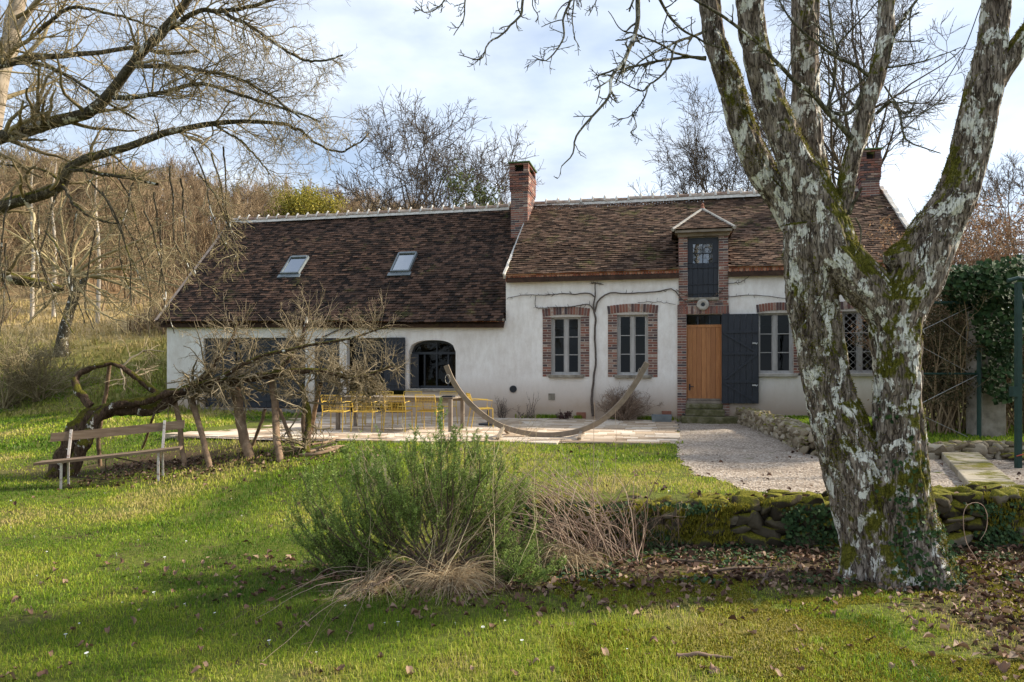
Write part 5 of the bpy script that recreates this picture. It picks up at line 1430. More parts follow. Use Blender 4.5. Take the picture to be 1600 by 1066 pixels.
# ivy on the trunk foot
nv = len(tm.vertices); co = np.empty(nv * 3, np.float32); tm.vertices.foreach_get('co', co); co = co.reshape(-1, 3)
no = np.empty(nv * 3, np.float32); tm.vertices.foreach_get('normal', no); no = no.reshape(-1, 3)
zc, xc, yc = co[:, 2], co[:, 0], co[:, 1]
px_u = 800 + F * xc / yc; px_v = HOR - F * (zc - EYE) / yc
w = np.exp(-((px_u - (1405 + (px_v - 700) * .12)) / 22)**2) * sstep(600, 680, px_v) * .5 + sstep(760, 860, px_v) * sstep(1380, 1430, px_u) * .7
w *= (no[:, 1] < .2) * (fbm(xc*7, yc*7, zc*7, 5, 3) > .46)
pick = r_.random(nv) < w * .085
P = co[pick] + no[pick] * .012
V, T, Q, t1, t2 = leaves(P, .036, r_, no[pick], 1, .15, .95)
adopt(raw_mesh('ivy', V, [T, Q], M['ivy'], tint=[t1, t2]), walnut).__setitem__('kind', 'stuff')
# moss fuzz on the trunk: crotches, tops and left flank
wm = sstep(.15, .6, no[:, 2]) * (fbm(xc*3.2, yc*3.2, zc*3.2, 8, 3) > .40) * sstep(.25, .6, zc) * sstep(8.5, 3.0, zc)
wm = wm + (np.exp(-((px_u - 1275) / 26)**2 - ((px_v - 520) / 70)**2) + .8*np.exp(-((px_u - (1110 + (px_v) * .28)) / 16)**2) * sstep(60, 110, px_v) * sstep(290, 230, px_v) + .7*np.exp(-((px_u - 1315) / 30)**2 - ((px_v - 720) / 60)**2)) * (no[:, 1] < .1) * (fbm(xc*6, yc*6, zc*6, 9, 3) > .42)
wm = wm + .8 * np.exp(-((px_u - 1480) / 26)**2 - ((px_v - 850) / 60)**2) * (no[:, 0] > .2)
pick = r_.random(nv) < wm * .45; print('moss', pick.sum(), 'normals', np.abs(no).mean())
Pm = co[pick]; nm_ = no[pick]
dirs = norm(nm_ + r_.normal(0, .5, Pm.shape)); n = len(Pm); hh = r_.uniform(.010, .026, (n, 1)); side = norm(np.cross(dirs, r_.normal(0, 1, (n, 3)))) * .0045
V = np.stack([Pm - side, Pm + side, Pm + dirs * hh], 1).reshape(-1, 3); T = (np.arange(n) * 3)[:, None] + np.array([[0, 1, 2]]); tv = r_.random(n)
adopt(raw_mesh('moss', V, [T], leafy('trunk_moss', [(.15, (.05, .055, .008)), (.5, (.14, .13, .018)), (.85, (.27, .23, .03))], .3, .8, 5, .6), tint=[tv]), walnut).__setitem__('kind', 'stuff')

# ivy and earth clinging to the face of the rubble wall
n = 9000; x = r_.uniform(-.3, 9, n); z = r_.uniform(.03, .46, n); y = 7.2 + r_.normal(0, .025, n); k = fbm(x*1.6, z*3, s=58, o=3) > .49; Pp = np.stack([x, y, z], -1)[k]
V, T, Q, t1, t2 = leaves(Pp, .04, r_, np.array([[0, -1., .4]]), 1, .15, .85); o = raw_mesh('ivy', V, [T, Q], M['ivy'], tint=[t1, t2]); adopt(o, rw); o['kind'] = 'stuff'

# ============================================================ generic bare trees
def bare_tree(base, height, spread, r, stems=1, levels=3, n0=9, n1=7, n2=6, r0=.16, lean=(0, 0), K=9, upright=.12, trunk_frac=.3, rmin=.008, S=(7, 5, 4, 3), n3=0):
    base = np.asarray(base, float); items = []; trunks = []
    for s in range(stems):
        d = np.array([r.normal(0, .22) + lean[0], r.normal(0, .22) + lean[1], 1.0]) if stems > 1 else np.array([lean[0], lean[1], 1.0])
        pts = [base + d * height * t * np.array([1, 1, 1 / d[2]]) + np.array([r.normal(0, .03), r.normal(0, .03), 0]) * height * t for t in (0, .15, .35, .6, .85, 1)]
        trunks.append(path_poly(pts, r0 * np.array([1.15, .9, .7, .42, .2, .08]), 18, .01 * height))
    P = np.concatenate([t[0] for t in trunks]); R = np.concatenate([t[1] for t in trunks])
    a = sprout(P, R, n0, spread * .8, 52, K, upright, .12, .5, trunk_frac, .97, rmin=rmin * 1.6)
    b = sprout(*a, n1, spread * .38, 45, 7, upright * .7, .16, .55, .2, 1, rmin=rmin * 1.2)
    out = [(P, R, S[0]), (*a, S[1]), (*b, S[2])]
    if n2:
        c = sprout(*b, n2, spread * .17, 45, 4, upright * .5, .2, .6, .15, 1, rmin=rmin); out.append((*c, S[3]))
        if n3: out.append((*sprout(*c, n3, spread * .08, 45, 3, upright * .4, .2, .7, .1, 1, rmin=rmin), 3))
    return out
M['bark_dark'] = simple('dark_bark', [(.3, (.05, .038, .028)), (.7, (.13, .105, .08))], 8, .95, .4, .01)
M['bark_olive'] = simple('olive_bark', [(.3, (.075, .06, .03)), (.55, (.17, .14, .075)), (.75, (.28, .24, .13))], 3, .95, .4, .01, use_tint=.3)
M['bark_brown'] = simple('brown_twig', [(.2, (.12, .082, .048)), (.5, (.25, .175, .10)), (.8, (.40, .30, .185))], 1.2, .95, 0, use_tint=.5)
def tree_thing(name, base, items, mat, label, group=None, cat='tree'):
    e = empty(name, tuple(map(float, base))); tag(e, label, cat, group)
    a = tubes_obj('trunk', items[:1], mat); adopt(a, e)
    b = tubes_obj('crown', items[1:], mat); adopt(b, e); return e
r = np.random.default_rng(40)
def gbase(u, D, dz=-.2): x = (u - 800) / F * D; return (x, D, gzf(x, D) + dz)
b = gbase(688, 36); tree_thing('bare_tree', b, bare_tree(b, 7.6, 6.0, r, 4, n0=11, n1=7, n2=6, r0=.17, upright=.10, rmin=.013, n3=2), M['bark_dark'], 'broad many stemmed bare tree rising behind the roof just left of the chimney', 'tree')
b = gbase(585, 44); tree_thing('bare_tree', b, bare_tree(b, 3.6, 4.2, r, 3, n0=7, n1=6, n2=5, r0=.12, rmin=.012), M['bark_olive'], 'spreading bare tree behind the middle of the left roof ridge', 'tree')
b = gbase(1150, 34); tree_thing('bare_tree', b, bare_tree(b, 11.0, 6.6, r, 3, n0=12, n1=8, n2=7, r0=.2, rmin=.012, n3=3), M['bark_dark'], 'dark twiggy bare tree behind the right roof, left of the forked trunk', 'tree')
b = gbase(1330, 33); tree_thing('bare_tree', b, bare_tree(b, 18, 8.0, r, 1, n0=22, n1=7, n2=7, r0=.3, rmin=.012, lean=(-.02, 0), n3=3), M['bark_dark'], 'tallest bare tree behind the house, seen through the forked trunk', 'tree')
b = gbase(1500, 38); tree_thing('bare_tree', b, bare_tree(b, 8, 4.0, r, 1, n0=14, n1=8, n2=7, r0=.16, rmin=.012), M['bark_dark'], 'small bare tree beyond the right gable of the house', 'tree')
far = [(1560, 46, 11.5), (1592, 52, 14), (1545, 62, 14), (1620, 44, 13), (1480, 60, 12.5), (1575, 72, 16)]
for i, (u, D, h) in enumerate(far):
    b = gbase(u, D); tree_thing('bare_tree', b, bare_tree(b, h, h*.3, r, 1, n0=14, n1=7, n2=5, r0=.14, rmin=.016), M['bark_dark'], 'slender bare tree in the row beyond the hedge at the right edge', 'bare trees beyond the hedge')
b = gbase(868, 48); tree_thing('bare_tree', b, bare_tree(b, 4.6, 1.6, r, 3, n0=6, n1=5, n2=4, r0=.06, rmin=.014), M['bark_dark'], 'thin bare treetop showing just over the ridge right of the brick chimney', 'tree')
# small evergreen and the yellow-green ivy clad tree
M['pine_leaf'] = leafy('evergreen_needles', [(.2, (.06, .085, .03)), (.6, (.14, .17, .05)), (.9, (.24, .25, .09))], .15, .6, 1.5, .6)
M['yellow_leaf'] = leafy('mistletoe_leaf', [(.2, (.13, .13, .02)), (.5, (.30, .27, .04)), (.85, (.52, .43, .08))], .3, .6, .8, .6)
def leafy_tree(name, base, items, bark, lmat, lsize, nper, label, r, zmin, spreadn=.3, cat='tree', frac=1.0):
    e = empty(name, tuple(map(float, base))); tag(e, label, cat)
    adopt(tubes_obj('trunk', items, bark), e)
    P = items[-1][0]; k = P[:, 1:].reshape(-1, 3); k = k[(k[:, 2] > zmin) & (r.random(len(k)) < frac)]
    Pp = np.repeat(k, nper, 0); Pp = Pp + r.normal(0, spreadn, Pp.shape)
    V, T, Q, t1, t2 = leaves(Pp, lsize, r, None, 1, .2, .5)
    adopt(raw_mesh('crown', V, [T, Q], lmat, tint=[t1, t2]), e); return e
b = gbase(742, 31); leafy_tree('evergreen_tree', b, bare_tree(b, 6.9, 2.0, r, 1, n0=28, n1=6, n2=3, r0=.10, upright=.02), M['bark_dark'], M['pine_leaf'], .13, 9, 'small dark green conifer tucked into the bare tree left of the chimney', r, b[2] + 4, .22, frac=.38)
b = gbase(468, 50); leafy_tree('mistletoe_tree', b, bare_tree(b, 5.2, 3.0, r, 3, n0=14, n1=6, n2=4, r0=.12, upright=.08), M['bark_olive'], M['yellow_leaf'], .17, 12, 'rounded yellow green tree on the wooded hill above the left roof', r, b[2] + 2.2, .34, frac=.42)

# wooded hillside: one mass of thin bare trees
r = np.random.default_rng(77)
var = []
for k in range(7):
    it = bare_tree((0, 0, 0), 5.2 + 2.0 * r.random(), 2.0, r, 1 + k % 2, n0=14, n1=6, n2=3, r0=.07, upright=.28, trunk_frac=.25, rmin=.014, S=(5, 3, 3, 3), K=6)
    var.append(it)
Vs, Fs, Ts, base = [], [], [], 0
cache = []
for it in var:
    vv, ff, bb = [], [], 0
    for P, R, S in it:
        V, Fq_ = tube_arrays(P, R, S); vv.append(V); ff.append(Fq_ + bb); bb += len(V)
    cache.append((np.concatenate(vv), np.concatenate(ff)))
cnt = 0; tries = 0
while cnt < 680 and tries < 6000:
    tries += 1
    D = 34.5 + 61 * r.random() ** .85; u = r.uniform(-60, 900) if r.random() < .93 else r.uniform(1430, 1640)
    x = (u - 800) / F * D; z = gzf(x, D)
    if u > 1430 and D < 60: continue
    if (D < 48 and u > 260) or D < 36 + 6 * math.sin(u * .02): continue
    V, Fq_ = cache[r.integers(len(cache))]; a = r.uniform(0, 6.28); s = r.uniform(.75, 1.15) * (1.0 if u < 900 else .8)
    if u > 300: s *= .8
    ca, sa = math.cos(a) * s, math.sin(a) * s
    Vt = np.stack([V[:, 0]*ca - V[:, 1]*sa + x, V[:, 0]*sa + V[:, 1]*ca + D, V[:, 2]*s + z - .2], -1)
    Vs.append(Vt.astype(np.float32)); Fs.append(Fq_ + base); base += len(V); Ts.append(np.full(len(Fq_), r.random())); cnt += 1
wood = raw_mesh('hillside_wood', np.concatenate(Vs), [np.concatenate(Fs)], M['bark_brown'], tint=[np.concatenate(Ts)])
tag(wood, 'brown leafless wood covering the hillside behind the house', 'wood', kind='stuff'); print('wood verts', base)
# bramble and undergrowth on the wood's floor
n = 60000; D = 31 + 60 * r.random(n) ** 1.1; u = r.uniform(-150, 800, n); x = (u - 800) / F * D
k = fbm(x*.25, D*.25, s=19, o=3) + (D - 36) * .02 > .50; x, D = x[k], D[k]; n = len(x)
V, Q, T, tv = blades(x, D, gz(x, D), r.uniform(.4, 1.5, n), r.uniform(.02, .06, n), r, .8)
tag(raw_mesh('undergrowth', V, [Q, T], M['bark_brown'], tint=[tv, tv]), 'tangled brown undergrowth at the foot of the wood', 'undergrowth', kind='stuff')

# ============================================================ tree reaching in from the left
M['left_bark'] = bark_mat('left_tree_bark', [(.3, (.04, .032, .022)), (.55, (.12, .10, .07)), (.75, (.22, .19, .13))], .45, .25)
M['left_twig'] = simple('pale_lichened_twig', [(.2, (.11, .085, .045)), (.5, (.25, .195, .105)), (.8, (.46, .38, .23))], 1.6, .9, 0, use_tint=.5)
r_ = np.random.default_rng(16)
lt_limbs, lt_twigs = [], []
def llimb(pts, w0, w1, D, kids=12, klen=.85, k2=9, k3=5, S=10, K=36, wob=.012, up=.0):
    n = len(pts); D = D if hasattr(D, '__len__') else (D, D); ds = np.linspace(D[0], D[1], n)
    P, R = path_poly([at(u, v, d) for (u, v), d in zip(pts, ds)], [w / 2 * d / F for w, d in zip(np.linspace(w0, w1, n), ds)], K, wob)
    lt_limbs.append((P, R, S))
    if kids:
        kids = int(kids * 1.3)
        a = sprout(P, R, kids, klen, 50, 8, up, .17, .40, .12, 1, rmin=.0038); lt_twigs.append((*a, 5))
        a = (a[0], np.minimum(a[1], .010 * np.linspace(1, .35, 8)[None]))
        b = sprout(*a, k2, klen * .45, 48, 6, up, .2, .6, .15, 1, rmin=.0024); lt_twigs.append((*b, 4))
        if k3: lt_twigs.append((*sprout(*b, k3, klen * .19, 48, 4, up, .2, .75, .1, 1, rmin=.0018, tip=.7), 3))
llimb([(-560, 560), (-300, 440), (-120, 380), (0, 324), (60, 305), (97, 290), (106, 266), (118, 254), (160, 240), (205, 228), (250, 212), (300, 198), (345, 190), (400, 188), (445, 192)], 22, 5, (8.2, 7.6), 34, .8, 8, 5)
llimb([(-560, 480), (-300, 340), (-60, 235), (40, 205), (90, 188), (135, 178), (165, 155), (185, 130), (208, 100), (236, 72), (268, 35), (305, -15), (340, -80)], 23, 9, (8.3, 7.4), 34, .9, 8, 5)
llimb([(236, 72), (270, 40), (300, 22), (345, 16), (385, 12), (440, -6), (500, -40)], 9, 4, (7.6, 7.2), 22, .8, 8, 5)
llimb([(345, 16), (390, 42), (430, 66), (470, 92), (500, 95), (536, 86)], 6, 2.5, (7.3, 6.8), 18, .5, 7, 4)
llimb([(-200, 140), (-60, 115), (0, 103), (40, 92), (90, 88), (150, 82), (210, 75), (258, 82), (310, 80)], 12, 4, (8.6, 8), 24, .8, 8, 5)
llimb([(-40, 112), (0, 105), (50, 98), (92, 112), (130, 134), (165, 158), (210, 185)], 7, 3.5, (8.4, 7.9), 18, .7, 7, 4)
llimb([(178, 152), (215, 152), (250, 146), (300, 130), (340, 135), (390, 155), (440, 168), (500, 190)], 8, 3, (7.7, 7.2), 24, .7, 8, 5)
llimb([(212, 104), (265, 104), (320, 112), (370, 122), (420, 148), (470, 185)], 7, 3, (7.6, 7.1), 24, .7, 8, 5)
llimb([(108, 264), (150, 270), (200, 278), (246, 288)], 7, 5, (7.9, 7.7), 12, .6, 7, 4)
llimb([(97, 290), (112, 312), (142, 338), (180, 350)], 6, 3, (7.9, 7.6), 10, .6, 7, 4)
llimb([(98, 288), (74, 268), (40, 262), (0, 258), (-60, 250)], 4, 3, (8, 8.3), 12, .6, 7, 4)
llimb([(440, 192), (470, 205), (492, 222), (530, 238), (560, 222), (576, 208)], 5, 2, (7.5, 7.1), 10, .3, 5, 3)
llimb([(330, 195), (370, 215), (400, 245), (420, 270)], 4, 2, (7.7, 7.4), 14, .6, 7, 4, up=-.03)
llimb([(60, 50), (110, 12), (180, 25), (250, 45)], 6, 3, (8.4, 8), 16, .8, 7, 4)
llimb([(-560, 500), (-300, 420), (-100, 400), (0, 428), (45, 440), (96, 453)], 30, 12, (8.6, 8.8), 14, .9, 7, 4)
# long drooping shoots hanging in front of the wood
for (u, v) in ((240, 300), (210, 285), (160, 300), (300, 230), (120, 330), (60, 320), (265, 260), (330, 240), (190, 340), (30, 350), (20, 300), (90, 300), (140, 280), (180, 270), (225, 330), (280, 280), (310, 270), (350, 230), (70, 360), (10, 380), (150, 360), (250, 350)):
    D = r_.uniform(7.2, 8.2); x = r_.uniform(-25, 60)
    llimb([(u, v), (u + x*.5, v + 40), (u + x, v + 110), (u + x*1.1 + r_.uniform(-10, 30), v + 170 + r_.uniform(-30, 20))], 3.2, 1.6, D, 8, .35, 4, 3, S=5, K=20, up=-.05)
left_tree = empty('overhanging_tree', tuple(at(-560, 560, 8.4))); lb_ = left_tree.location
left_tree.location.z = gzf(lb_[0], lb_[1]); tag(left_tree, 'dense tangle of long bare twiggy boughs reaching in over the lawn from the left edge', 'tree')
b = at(-560, 560, 8.25); g0_ = gzf(b[0], b[1])
P, R = path_poly([(b[0] - .3, b[1], g0_ - .1), (b[0] - .1, b[1], 1.2), (b[0], b[1], b[2]), (b[0] - .2, b[1], 3.4), (b[0] - .6, b[1] + .3, 5.5), (b[0] - .3, b[1] + .4, 8)], [.34, .27, .24, .17, .10, .04], 40, .01)
lt_limbs.append((P, R, 16)); a_2 = sprout(P, R, 16, 2.6, 50, 9, .06, .12, .5, .45, 1, rmin=.01); lt_twigs.append((*a_2, 6)); b_2 = sprout(*a_2, 8, 1.0, 48, 6, .03, .18, .5, .2, 1, rmin=.005); lt_twigs.append((*b_2, 4))
adopt(tubes_obj('limbs', lt_limbs, M['left_bark']), left_tree); adopt(tubes_obj('twigs', lt_twigs, M['left_twig']), left_tree)
# pale straight trunk behind those boughs
P, R = path_poly([at(-60, 330, 9.6), at(-20, 220, 9.6), at(0, 112, 9.6), at(16, 72, 9.6), at(22, 30, 9.6), at(32, -20, 9.6), at(30, -140, 9.6)], [.16, .13, .12, .11, .10, .09, .06], 40, .006)
P2, R2 = path_poly([at(22, 55, 9.6), at(42, 24, 9.55), at(64, -8, 9.5), at(90, -60, 9.4)], [.045, .04, .035, .02], 14, .004)
p0 = P[0, 0]; P0_, R0_ = path_poly([(p0[0] - .5, p0[1], gzf(p0[0]-.5, p0[1]) - .1), (p0[0] - .25, p0[1], 2), tuple(p0)], [.24, .19, .16], 24, .006)
pale = empty('pale_barked_tree', (p0[0] - .5, p0[1], gzf(p0[0]-.5, p0[1]))); tag(pale, 'pale smooth barked trunk leaning in at the top left corner', 'tree')
adopt(tubes_obj('trunk', [(P0_, R0_, 14), (P, R, 14), (P2, R2, 8)], simple('pale_bark', [(.3, (.22, .17, .12)), (.6, (.40, .33, .25)), (.75, (.10, .08, .06))], 9, .9, .4, .01)), pale)
a = sprout(P, R, 14, 1.6, 50, 8, .05, .15, .3, .3, 1, rmin=.006); b = sprout(*a, 8, .7, 48, 6, 0, .18, .6, .2, 1, rmin=.004); c = sprout(*b, 5, .25, 48, 4, 0, .2, .7, .2, 1, rmin=.003)
adopt(tubes_obj('crown', [(*a, 5), (*b, 4), (*c, 3)], M['left_twig']), pale)

# pollarded tree on the slope
pb = gp(95, 556); Dp = pb[1]
P, R = path_poly([pb - np.array([0, 0, .1]), at(98, 530, Dp), at(106, 495, Dp), at(116, 460, Dp), at(110, 436, Dp)], np.array([22, 17, 15, 15, 20]) / 2 * Dp / F, 30, .02)
P2, R2 = path_poly([at(116, 462, Dp), at(128, 444, Dp), at(136, 430, Dp)], np.array([11, 9, 8]) / 2 * Dp / F, 10, .01)
pol = empty('pollarded_tree', tuple(pb)); tag(pol, 'small pollarded tree on the grassy slope with a fan of long arching yellowish shoots', 'tree')
adopt(tubes_obj('trunk', [(P, R, 12), (P2, R2, 10)], M['left_bark']), pol)
it = []
for pts in ([(112, 432), (150, 424), (200, 415), (240, 392), (280, 388)], [(112, 430), (170, 432), (240, 438), (300, 452)], [(114, 434), (150, 450), (190, 485), (230, 500)], [(114, 436), (140, 470), (165, 492), (200, 505)],
            [(112, 428), (140, 395), (165, 372), (195, 330)], [(110, 428), (120, 380), (150, 330), (170, 290)], [(110, 428), (100, 370), (95, 320), (100, 280)], [(106, 430), (70, 400), (30, 370), (-10, 350)],
            [(106, 432), (60, 425), (20, 440), (-20, 470)], [(112, 430), (180, 420), (230, 425), (290, 440)], [(112, 430), (160, 400), (230, 370), (260, 345)], [(108, 434), (80, 470), (50, 500), (30, 530)], [(136, 430), (190, 445), (240, 470), (262, 500)]):
    d = np.linspace(Dp, Dp + r_.uniform(-2, 1), len(pts)); P, R = path_poly([at(u, v, dd_) for (u, v), dd_ in zip(pts, d)], np.linspace(.065, .02, len(pts)), 22, .03); it.append((P, R, 6))
    a = sprout(P, R, 9, 1.3, 35, 7, .0, .12, .6, .1, 1, rmin=.011); it.append((*a, 4)); it.append((*sprout(*a, 3, .5, 40, 4, 0, .15, .7, .2, 1, rmin=.009), 3))
adopt(tubes_obj('shoots', it, simple('yellow_shoots', [(.2, (.18, .14, .07)), (.6, (.34, .27, .14)), (.9, (.46, .38, .21))], 2, .9, 0, use_tint=.5)), pol)
# light stemmed saplings in front of the wood
for (u, vb, vt, w) in ((50, 425, 230, 5), (84, 440, 150, 5), (152, 430, 240, 4), (340, 330, 210, 4)):
    D = r_.uniform(31, 38) if u < 300 else 60; x = (u - 800) / F * D; z = gzf(x, D); e = empty('sapling', (x, D, z)); tag(e, 'thin pale stemmed sapling standing at the foot of the brown wood', 'tree', 'pale saplings at the edge of the wood')
    P, R = path_poly([(x, D, z - .2), (x + .1, D, z + 3), (x - .05, D, z + 6), (x + .1, D, z + 8)], [.10, .08, .05, .02], 16, .05)
    adopt(tubes_obj('trunk', [(P, R, 7)], simple('sapling_bark', [(.3, (.30, .25, .20)), (.7, (.50, .44, .36))], 5, .9, 0)), e); a = sprout(P, R, 20, 1.6, 45, 6, .12, .12, .4, .3, 1, rmin=.012); adopt(tubes_obj('crown', [(*a, 4), (*sprout(*a, 6, .6, 45, 4, .1, .15, .6, .2, 1, rmin=.01), 3)], M['bark_brown']), e)
# scrub thicket at the left edge
def bush(name, base, n, L, mat, label, cat='shrub', ang=(20, 70), k1=6, k2=5, r0=.012, rmin=.004, up=.02, kl=.45, group=None, curl=.14):
    base = np.asarray(base, float); d = r_.normal(0, 1, (n, 3)); a = np.radians(r_.uniform(ang[0], ang[1], n)); az = r_.uniform(0, 6.283, n)
    d = np.stack([np.sin(a) * np.cos(az), np.sin(a) * np.sin(az), np.cos(a)], -1)
    P = np.zeros((n, 8, 3)); P[:, 0] = base + r_.normal(0, .08, (n, 3)) * np.array([1, 1, 0]); ln = L * r_.uniform(.6, 1.15, n)
    for k in range(1, 8): d = norm(d + r_.normal(0, curl, d.shape) + np.array([0, 0, up])); P[:, k] = P[:, k-1] + d * (ln / 7)[:, None]
    R = r0 * r_.uniform(.6, 1.2, n)[:, None] * np.linspace(1, .35, 8)[None]
    it = [(P, R, 5)]
    if k1:
        b = sprout(P, R, k1, L * kl, 45, 6, up, .18, .6, .15, 1, rmin=rmin); it.append((*b, 4))
        if k2: it.append((*sprout(*b, k2, L * kl * .42, 45, 4, up, .2, .7, .15, 1, rmin=rmin * .8), 3))
    o = tubes_obj(name, it, mat); tag(o, label, cat, group); return o, it
for i, (u, v) in enumerate(((5, 640), (60, 628))):
    p = gp(u, v); bush('thicket', p, 24, 2.2, M['left_twig'], ['brown thorny thicket at the left edge of the lawn, nearest the frame', 'low tangled thicket on the lawn edge, right beside the one at the frame'][i], ang=(10, 60), k1=8, k2=6, r0=.022, rmin=.007)

# ============================================================ propped old apple tree
M['apple_bark'] = bark_mat('apple_bark', [(.3, (.035, .022, .016)), (.5, (.10, .065, .045)), (.75, (.20, .14, .10))], .62, .12)
M['apple_twig'] = simple('apple_twig', [(.15, (.09, .07, .04)), (.5, (.23, .18, .105)), (.85, (.45, .37, .26))], 2.5, .9, 0, use_tint=.5)
ab = gp(98, 745); DA = ab[1]
apple = empty('propped_apple_tree', tuple(ab)); tag(apple, 'old leaning mossy fruit tree with a twisted horizontal trunk and a mass of twigs', 'tree')
def apx(pts, D0, D1, K=60, wob=.012): 
    ds = np.linspace(D0, D1, len(pts)); return path_poly([at(u, v, d) for (u, v, w), d in zip(pts, ds)], [w/2*d/F for (u, v, w), d in zip(pts, ds)], K, wob)
m1 = apx([(84, 752, 30), (98, 725, 30), (112, 696, 32), (128, 664, 30), (150, 646, 24), (190, 640, 20), (225, 642, 17), (252, 633, 18), (272, 620, 17), (300, 606, 14), (340, 598, 13), (400, 590, 12), (450, 582, 10), (500, 580, 9), (560, 590, 6), (615, 570, 4)], DA, DA + 1.2, 120)
m2 = apx([(106, 756, 16), (116, 728, 18), (134, 690, 20), (150, 655, 16), (180, 634, 14), (225, 627, 14), (262, 614, 12), (280, 612, 8)], DA - .1, DA + .5, 60)
m3 = apx([(142, 636, 12), (124, 612, 12), (119, 596, 10), (128, 582, 9), (150, 572, 9), (176, 568, 8), (198, 580, 9), (222, 597, 9), (240, 610, 9), (262, 622, 6)], DA + .1, DA + .6, 60)
m4 = apx([(300, 604, 9), (330, 575, 7), (356, 540, 5), (372, 505, 4)], DA + .6, DA + .9, 30)
m5 = apx([(420, 590, 9), (450, 565, 7), (470, 530, 5), (482, 490, 4)], DA + .9, DA + 1.3, 30)
m6 = apx([(300, 604, 8), (345, 590, 7), (400, 560, 6), (460, 545, 5), (540, 530, 4), (605, 512, 2)], DA + .6, DA + .6, 40)
m7 = apx([(470, 600, 8), (482, 650, 10), (478, 700, 13), (480, 712, 14)], DA + 1.1, gp(480, 712)[1], 24)
def rough(P, R, S=26, seed=1, amp=.22):
    V, Fq = tube_arrays(P, R, S); K = P.shape[1]; V = V.reshape(K, S, 3); c = P[0][:, None, :]
    n = (fbm(V[..., 0]*9, V[..., 1]*9, V[..., 2]*9, seed, 4) - .5) * 2 * amp * 1.6; V = c + (V - c) * (1 + n[..., None]); return V.reshape(-1, 3), Fq
Vs, Fs, b0 = [], [], 0
for i, (P, R) in enumerate((m1, m2, m3, m4, m5, m6, m7)):
    V, Fq_ = rough(P, R, 26 if i < 3 else 10, i); Vs.append(V); Fs.append(Fq_ + b0); b0 += len(V)
adopt(raw_mesh('trunk', np.concatenate(Vs), [np.concatenate(Fs)], M['apple_bark'], smooth=True), apple)
it = []
src = [(m1, .40, 50), (m4, .1, 14), (m5, .0, 20), (m6, .0, 44), (m7, .0, 14), (m3, .55, 5)]
for (P, R), t0, n_ in src:
    a = sprout(P, R, n_, .78, 62, 8, .0, .20, .4, t0, 1, rmin=.0045); it.append((*a, 5))
    b = sprout(*a, 7, .40, 55, 6, -.02, .22, .6, .1, 1, rmin=.0026); it.append((*b, 4))
    c = sprout(*b, 4, .15, 50, 4, -.01, .2, .75, .1, 1, rmin=.0018); it.append((*c, 3))
# brushy clump hanging at the right end
P, R = apx([(500, 560, 5), (540, 580, 5), (560, 600, 5), (575, 620, 4)], DA + 1.2, DA + 1.2, 20); a = sprout(P, R, 26, .6, 70, 8, -.02, .28, .6, 0, 1, rmin=.005); b = sprout(*a, 9, .28, 55, 6, -.02, .28, .6, .1, 1, rmin=.0038); it += [(P, R, 6), (*a, 5), (*b, 4), (*sprout(*b, 5, .12, 50, 4, 0, .25, .7, .1, 1, rmin=.003), 3)]
# upright water shoots
for (P, R), n_, L_ in ((m1, 12, .9), (m6, 14, 1.0), (m5, 7, 1.1), (m4, 7, 1.1)):
    a = sprout(P, R, n_, L_, 70, 10, .28, .06, .22, .45, 1, rmin=.0028, flat=(1, .6, .6)); it.append((*a, 4)); it.append((*sprout(*a, 4, .35, 40, 5, .1, .1, .6, .3, 1, rmin=.003), 3))
adopt(tubes_obj('twigs', it, M['apple_twig']), apple)
# props
M['prop'] = simple('peeling_stake', [(.3, (.10, .065, .04)), (.55, (.24, .16, .10)), (.75, (.36, .27, .18))], 7, .95, .5, .01)
props = [([(172, 570), (166, 610), (158, 655), (153, 690), (158, 728)], 6), ([(240, 648), (232, 675), (222, 702)], 4), ([(272, 622), (280, 660), (284, 700), (289, 727)], 8), ([(296, 612), (308, 655), (318, 690), (328, 730)], 9),
         ([(366, 600), (373, 640), (380, 680), (391, 716)], 15), ([(425, 592), (430, 640), (432, 680), (438, 722)], 11), ([(415, 640), (404, 672), (392, 700)], 5), ([(436, 640), (448, 670), (462, 708)], 6), ([(476, 640), (474, 668), (478, 700)], 7), ([(500, 600), (492, 640), (486, 680)], 7)]
plab = ['thin forked stake under the loop of the mossy branch', 'short dark slanting stake just right of the bench', 'first straight stake right of the bench, under the thick mossy limb', 'bark covered stake leaning left beside the straight one',
        'thickest peeling stake, propping the middle of the old fruit tree', 'upright knotty stake under the densest twigs', 'thin stake leaning to the left under the twigs', 'thin stake leaning to the right under the twigs', 'slim upright stake at the right end of the old fruit tree', 'dark slender prop before the white post of the facade']
for (pts, w), lab in zip(props, plab):
    g_ = gp(pts[-1][0], pts[-1][1]); d1 = g_[1]; ds = np.linspace(DA + .5 + (pts[0][0] - 170) / 400, d1, len(pts)); P, R = path_poly([at(u, v, d) for (u, v), d in zip(pts, ds)], [w/2*d/F for d in ds], 24, .008)
    P[0, -1, 2] -= .06; V, Fq_ = rough(P, R, 10, w, .12); tag(raw_mesh('prop', V, [Fq_], M['prop'], smooth=True), lab, 'wooden prop', 'stakes propping the old fruit tree')
# felled bits of wood on the grass
for i, (pts, w) in enumerate((([(475, 712), (500, 706), (538, 700)], 4), ([(470, 718), (495, 716), (520, 708), (528, 706)], 5), ([(486, 704), (510, 700), (522, 696)], 4))):
    P, R = path_poly([gp(u, v) + np.array([0, 0, .04 + .03*i]) for u, v in pts], np.array([w/2*12.6/F] * len(pts)), 14, .012); V, Fq_ = rough(P, R, 10, i, .15)
    tag(raw_mesh('cut_branch', V, [Fq_], M['prop'], smooth=True), ['long cut branch lying on the grass below the propped tree', 'thickest cut branch, lying in front of the pile below the propped tree', 'short thin cut branch on top of the little wood pile'][i], 'branch', 'cut branches on the grass')

